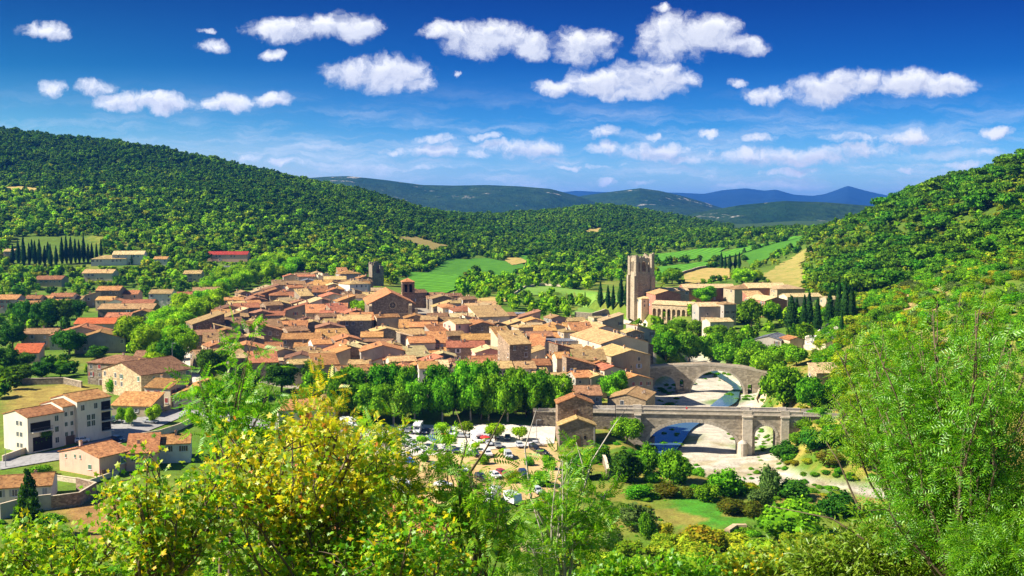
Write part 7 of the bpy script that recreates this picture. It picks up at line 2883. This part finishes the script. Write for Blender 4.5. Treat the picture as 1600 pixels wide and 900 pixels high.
def fore_tree(name, label, ells, d, leafkind, n_limbs, n_twigs, per_twig, size, mat, cat='tree', base_u=None, stems=1, bark=None, extra=None, seed=1, twig=.35, thick=.055, bare=None, ground_d=None):
    """ells: crown pieces (u, v, half width px, half height px, depth offset). Skeleton: stem -> limbs -> twigs -> leaves"""
    r = np.random.default_rng(seed)
    rr = random.Random(seed)
    cen, rad, cnt = [], [], []
    for (u, v, a, b, dd) in ells:
        D = d + dd
        c = at_depth(u, v, D)
        cen.append(np.array(c))
        rad.append(np.array((a * D / FPX, min(a, b * 1.2) * D / FPX * .9, b * D / FPX)))
        cnt.append(a * b)
    cnt = np.array(cnt, float)
    cnt /= cnt.sum()
    bu = base_u if base_u is not None else ells[0][0]
    p, _ = ray(bu, 900)
    gd = ground_d or d
    bx, by = p * gd, gd
    bz = float(Z(bx, by))
    o = thing(name, label, cat, (bx, by, bz))
    O = np.array((bx, by, bz))
    wood = MB()
    P, D_ = [], []
    main = sum(c * w for c, w in zip(cen, cnt)) - O
    lowz = min(c[2] - q[2] for c, q in zip(cen, rad)) - bz
    fork = np.array((main[0] * .35, main[1] * .35, max(.4, lowz * .75)))
    for s in range(stems):
        o2 = np.array((rr.uniform(-.25, .25), rr.uniform(-.25, .25), 0)) * (stems > 1)
        fk = fork + o2 * 1.6 + np.array((0, 0, rr.uniform(-.3, .3)))
        wood.tube([o2 + (0, 0, -.3), o2 * 1.2 + fk * .5 + (rr.uniform(-.06, .06), rr.uniform(-.06, .06), 0), fk], [thick * 1.5, thick * 1.15, thick], 7)
        for k in range(max(1, n_limbs // stems)):
            e = (k * stems + s) % len(ells)
            v = r.standard_normal(3)
            v /= np.linalg.norm(v)
            v[2] = abs(v[2]) * .9 - .15
            tip = cen[e] - O + v * rad[e] * r.uniform(.1, .6)
            mid = fk + (tip - fk) * .5 + np.array((rr.uniform(-.15, .15), rr.uniform(-.15, .15), rr.uniform(-.05, .25))) * np.linalg.norm(tip - fk) * .4
            q = [fk + (mid - fk) * t * (1) * 1.0 for t in (0, .5)] + [mid, mid + (tip - mid) * .55 + .04 * r.standard_normal(3), tip]
            wood.tube(q, [thick * .62, thick * .5, thick * .4, thick * .26, thick * .12], 5)
            for j in range(n_twigs):
                t = r.uniform(.35, 1)
                a = mid + (tip - mid) * (t * 2 - 1) if t > .5 else fk + (mid - fk) * t * 2
                e2 = e if r.random() < .88 else r.choice(len(ells), p=cnt)
                v2 = r.standard_normal(3)
                v2 /= np.linalg.norm(v2)
                tgt = cen[e2] - O + v2 * rad[e2] * r.uniform(.55, 1.02)
                dv = tgt - a
                ln = np.linalg.norm(dv)
                mx = np.max(rad[e]) * 1.1
                if ln > mx:
                    dv *= mx / ln
                b_ = a + dv
                wood.tube([a, a + dv * .5 + .06 * r.standard_normal(3), b_], [thick * .2, thick * .13, thick * .05], 4, cap=False)
                m = per_twig
                tt = 1 - r.uniform(0, 1, m) ** 1.8 * .5
                pos = a + dv * tt[:, None] + twig * .45 * r.standard_normal((m, 3)) * np.array((1, 1, .75))
                dd = pos - (a + dv * (tt - .12)[:, None])
                dd = dd / (np.linalg.norm(dd, axis=1)[:, None] + 1e-6) + np.array((0, 0, -.12))
                P.append(pos)
                D_.append(dd)
    if bare:
        for pts in bare:
            q = [np.array(at_depth(u, v, d + dd)) - O for u, v, dd in pts]
            q[0] = q[0]
            wood.tube(q, list(np.linspace(thick * .8, thick * .12, len(q))), 5)
    wood.build('trunk', bark or BARK_F, o, True)
    P, D_ = np.concatenate(P), np.concatenate(D_)
    if leafkind == 'maple':
        tp = leaf_maple(1.0)
    elif leafkind == 'pinnate':
        tp = leaf_pinnate(1.0, 6, .17)
    elif leafkind == 'ash':
        tp = leaf_pinnate(1.0, 4, .13)
    else:
        tp = leaf_simple(1.0)
    if extra:
        m2, share = extra
        pick = r.uniform(0, 1, len(P)) < share
        scatter_leaves('turned_leaves', tp, P[pick], D_[pick], size, m2, o)
        P, D_ = P[~pick], D_[~pick]
    scatter_leaves('crown', tp, P, D_, size, mat, o)
    return o


def clumps(u, v, ru, rv, n, r0, r1, seed, dd=1.0, power=.5):
    """leafy clumps strewn over an uneven outline"""
    r = random.Random(seed)
    out = []
    for k in range(400):
        if len(out) >= n:
            break
        a, q = r.uniform(0, 6.283), r.uniform(0, 1) ** power
        x, y = u + ru * q * math.cos(a), v + rv * q * math.sin(a)
        s = r.uniform(r0, r1)
        if any((x - e[0]) ** 2 + (y - e[1]) ** 2 < (.75 * (s + e[2]) * .8) ** 2 for e in out):
            continue
        out.append((x, y, s, s * r.uniform(.7, 1.0), r.uniform(-dd, dd)))
    return out


G_ = 'young trees by the viewpoint'
fore_tree('maple_tree', 'yellow and orange maple in the near left, brightest tree of the front', clumps(470, 725, 160, 78, 16, 28, 48, 1), 20, 'maple', 30, 8, 16, .064, FL['maple'], base_u=450, stems=3, extra=(FL['rust'], .04), seed=3, thick=.07)
fore_tree('maple_tree', 'bright green maple growing below the yellow and orange one', clumps(475, 835, 175, 62, 16, 32, 52, 2), 19, 'maple', 26, 8, 16, .062, FL['maple_green'], base_u=490, stems=3, extra=(FL['maple'], .22), seed=23, thick=.06)
fore_tree('maple_tree', 'yellow-green maple left of the brightest maple, over the dry yard', clumps(265, 800, 110, 80, 14, 28, 48, 3) + [(165, 745, 26, 26, .5), (200, 770, 30, 26, .3)], 18, 'maple', 24, 8, 16, .058, FL['maple'], base_u=250, stems=2, extra=(FL['maple_green'], .62), seed=4, thick=.065)
fore_tree('maple_tree', 'low green maple in the bottom left corner', clumps(80, 865, 120, 40, 12, 26, 44, 4), 17, 'maple', 18, 9, 16, .056, FL['maple_green'], base_u=80, stems=2, extra=(FL['maple'], .2), seed=5)
fore_tree('maple_tree', 'green and yellow bush right of the brightest maple, below the car park', clumps(620, 855, 110, 50, 12, 28, 46, 5), 19, 'maple', 18, 9, 16, .060, FL['maple_green'], base_u=640, stems=3, extra=(FL['maple'], .3), seed=6)
fore_tree('ailanthus_sapling', 'tall thin sapling with light green leaf tufts rising over the left village edge', [(396, 520, 30, 26, 0), (372, 580, 50, 34, .2), (420, 600, 44, 34, -.2), (350, 630, 60, 40, .1), (440, 640, 40, 40, 0), (300, 590, 30, 30, .4)], 24, 'pinnate', 14, 4, 8, .30, FL['pinnate'], base_u=375, stems=3, seed=7, thick=.04, twig=.5)
fore_tree('ailanthus_sapling', 'light green sapling standing before the cream house with orange roof', [(500, 610, 24, 40, 0), (530, 640, 30, 30, .2), (470, 660, 36, 30, .2), (520, 680, 40, 30, 0)], 23, 'pinnate', 9, 4, 8, .28, FL['maple'], base_u=500, stems=2, seed=8, thick=.035, twig=.45)
fore_tree('ailanthus_sapling', 'yellow topped sapling at the left edge of the car park', [(598, 670, 30, 36, 0), (590, 720, 46, 36, .2), (640, 740, 40, 36, .2), (570, 780, 50, 40, 0)], 22, 'pinnate', 14, 6, 9, .26, FL['pinnate'], base_u=600, stems=2, seed=9, thick=.04, extra=(FL['maple'], .45), twig=.45)
fore_tree('ailanthus_sapling', 'airy bright green sapling in front of the middle of the car park', [(740, 740, 60, 40, 0), (700, 780, 60, 40, .4), (790, 790, 60, 50, -.3), (740, 840, 90, 50, 0), (690, 700, 24, 20, .6)], 22, 'pinnate', 16, 5, 8, .28, FL['pinnate'], base_u=750, stems=3, seed=10, thick=.045, twig=.5,
          bare=[[(700, 860, 0), (720, 800, .1), (716, 740, .2), (730, 690, .3), (712, 640, .4)], [(720, 760, .2), (760, 700, .1), (790, 640, 0)]])
fore_tree('ailanthus_sapling', 'sapling with bare grey branches before the mill house and bridge', [(880, 720, 50, 40, 0), (850, 780, 60, 50, .3), (940, 770, 40, 30, .2), (900, 830, 70, 40, 0), (830, 860, 60, 40, -.3)], 24, 'pinnate', 16, 5, 8, .28, FL['pinnate'], base_u=860, stems=2, seed=11, thick=.05, bark=BARK_G, twig=.5,
          bare=[[(840, 900, 0), (866, 850, 0), (905, 790, .1), (925, 720, .2), (960, 664, .3), (985, 630, .4)], [(905, 790, .1), (912, 730, 0), (900, 690, 0)], [(866, 850, 0), (830, 780, .2), (820, 700, .3), (838, 640, .4)], [(880, 830, .1), (930, 800, .3), (970, 740, .5)]])
fore_tree('ash_tree', 'big fresh green ash tree filling the right edge', clumps(1490, 620, 150, 150, 30, 30, 56, 6, 1.2) + clumps(1500, 790, 130, 60, 12, 36, 56, 7, .8) + [(1585, 500, 40, 40, .5), (1540, 480, 40, 30, .6), (1590, 580, 40, 44, 0)], 14, 'ash', 56, 9, 15, .16, FL['ash'], base_u=1500, stems=3, seed=12, thick=.042, twig=.24)
fore_tree('ash_tree', 'second ash behind, leaning left over the dry right bank', clumps(1400, 600, 110, 110, 16, 26, 46, 8, 1.0) + [(1500, 462, 44, 22, 0), (1560, 452, 50, 24, 0), (1460, 480, 40, 24, .3)], 19, 'ash', 26, 8, 13, .19, FL['pinnate'], base_u=1440, stems=2, seed=13, thick=.05, twig=.3)
fore_tree('willow_bush', 'olive green feathery bush at the bottom under the ash', [(1400, 850, 110, 60, 0), (1290, 880, 80, 36, .4), (1520, 860, 100, 60, -.3)], 15, 'simple', 22, 16, 30, .11, FL['willow'], cat='bush', base_u=1400, stems=4, seed=14, thick=.03, twig=.3,
          bare=[[(1420, 880, 0), (1360, 850, 0), (1300, 810, .2), (1200, 790, .4)], [(1400, 880, 0), (1340, 790, .2), (1310, 720, .3), (1290, 690, .4)]])
fore_tree('shrub', 'dark leafy shrub at the bottom right corner under the ash', [(1560, 860, 90, 60, 0), (1600, 800, 60, 80, .3)], 13, 'ash', 16, 14, 16, .15, FL['ash'], cat='bush', base_u=1570, stems=3, seed=15, thick=.03, twig=.24)
fore_tree('maple_tree', 'light yellow-green bush at the bottom centre', [(1010, 890, 70, 30, 0), (1080, 895, 70, 26, .5), (940, 895, 50, 26, 0)], 30, 'maple', 15, 9, 20, .085, FL['maple_green'], cat='bush', base_u=1020, stems=3, seed=16, extra=(FL['pinnate'], .3))
fore_tree('maple_tree', 'olive and yellow bush at the bottom, right of the centre', [(1150, 885, 70, 30, 0), (1220, 880, 70, 34, .5), (1290, 890, 60, 26, .5)], 32, 'maple', 15, 9, 20, .085, FL['willow'], cat='bush', base_u=1180, stems=3, seed=17, extra=(FL['maple'], .35))
# ------------------------------------------------------------------ words for the houses
ROOF_WORD = {'orange': 'orange roof', 'tan': 'tan roof', 'red': 'red-brown roof', 'brown': 'brown roof', 'pale': 'pale roof', 'scarlet': 'bright red roof', 'slate': 'grey roof'}
MARKS = [('the church', 612, 495), ('the bell tower', 634, 470), ('the red-roofed town hall', 733, 490), ('the blue house', 738, 578), ('the ivy wall', 922, 570), ('the old bridge', 1040, 580), ('the mill house', 900, 650),
         ('the ruined tower', 588, 430), ('the upper left trees', 380, 455), ('the shady square', 300, 510), ('the plane trees', 560, 590), ('the plane trees', 680, 598), ('the plane trees', 800, 606), ('the white cube house', 560, 446), ('the tall stone house', 813, 545), ('the abbey courtyard', 960, 498), ('the long orange roof', 470, 533)]
MARKS_L = [('the flats', 116, 640), ('the long barn', 190, 585), ('the pink house', 150, 700), ('the cypress grove', 100, 400), ('the white villa', 200, 398), ('the dark tall trees', 75, 490), ('the big round tree', 207, 510), ('the saplings', 420, 620), ('the big scarlet roof', 147, 506), ('the plane belt', 330, 470)]


def house_words(o, info, marks):
    u, v = project(*o.location)
    v -= 12
    wall = info['wall']
    size = 'narrow ' if info['w'] < 7.6 else 'long ' if info['w'] > 16 else 'tall ' if info['h'] > 8.5 else 'low ' if info['h'] < 5.6 else ''
    what = f"{size}{wall}{SHAPE_WORD[info['kind']]} house".replace('  ', ' ')
    if info['kind'] == 'f':
        roof = ''
    else:
        roof = ' with ' + ROOF_WORD[info['roof']]
    m = min(marks, key=lambda k: ((k[1] - u) * .8) ** 2 + ((k[2] - v) * 1.6) ** 2)
    du, dv = u - m[1], (v - m[2]) * 1.6
    dist = math.hypot(du, dv)
    if abs(du) > abs(dv):
        rel = 'right of' if du > 0 else 'left of'
    else:
        rel = 'below' if dv > 0 else 'above'
    if dist > 75:
        rel = 'well ' + rel
    return f'{what}{roof} {rel} {m[0]}'


LABS = []
for k, (o, q, info) in enumerate(HOUSES):
    if not info or o['label']:
        continue
    vill = o.location.x > -250 and project(*o.location)[0] > 300 and k < N_VH or k >= N_LH
    o['group'] = 'village houses' if vill else 'houses on the left'
    LABS.append((o, house_words(o, info, MARKS if vill else MARKS_L)))
settle_labels(LABS)
for o in bpy.data.objects:
    if o.parent is None and o.get('label'):
        w = o['label'].replace(' from the left', ' from left').split() if len(o['label'].split()) > 16 else None
        if w:
            o['label'] = ' '.join(w)
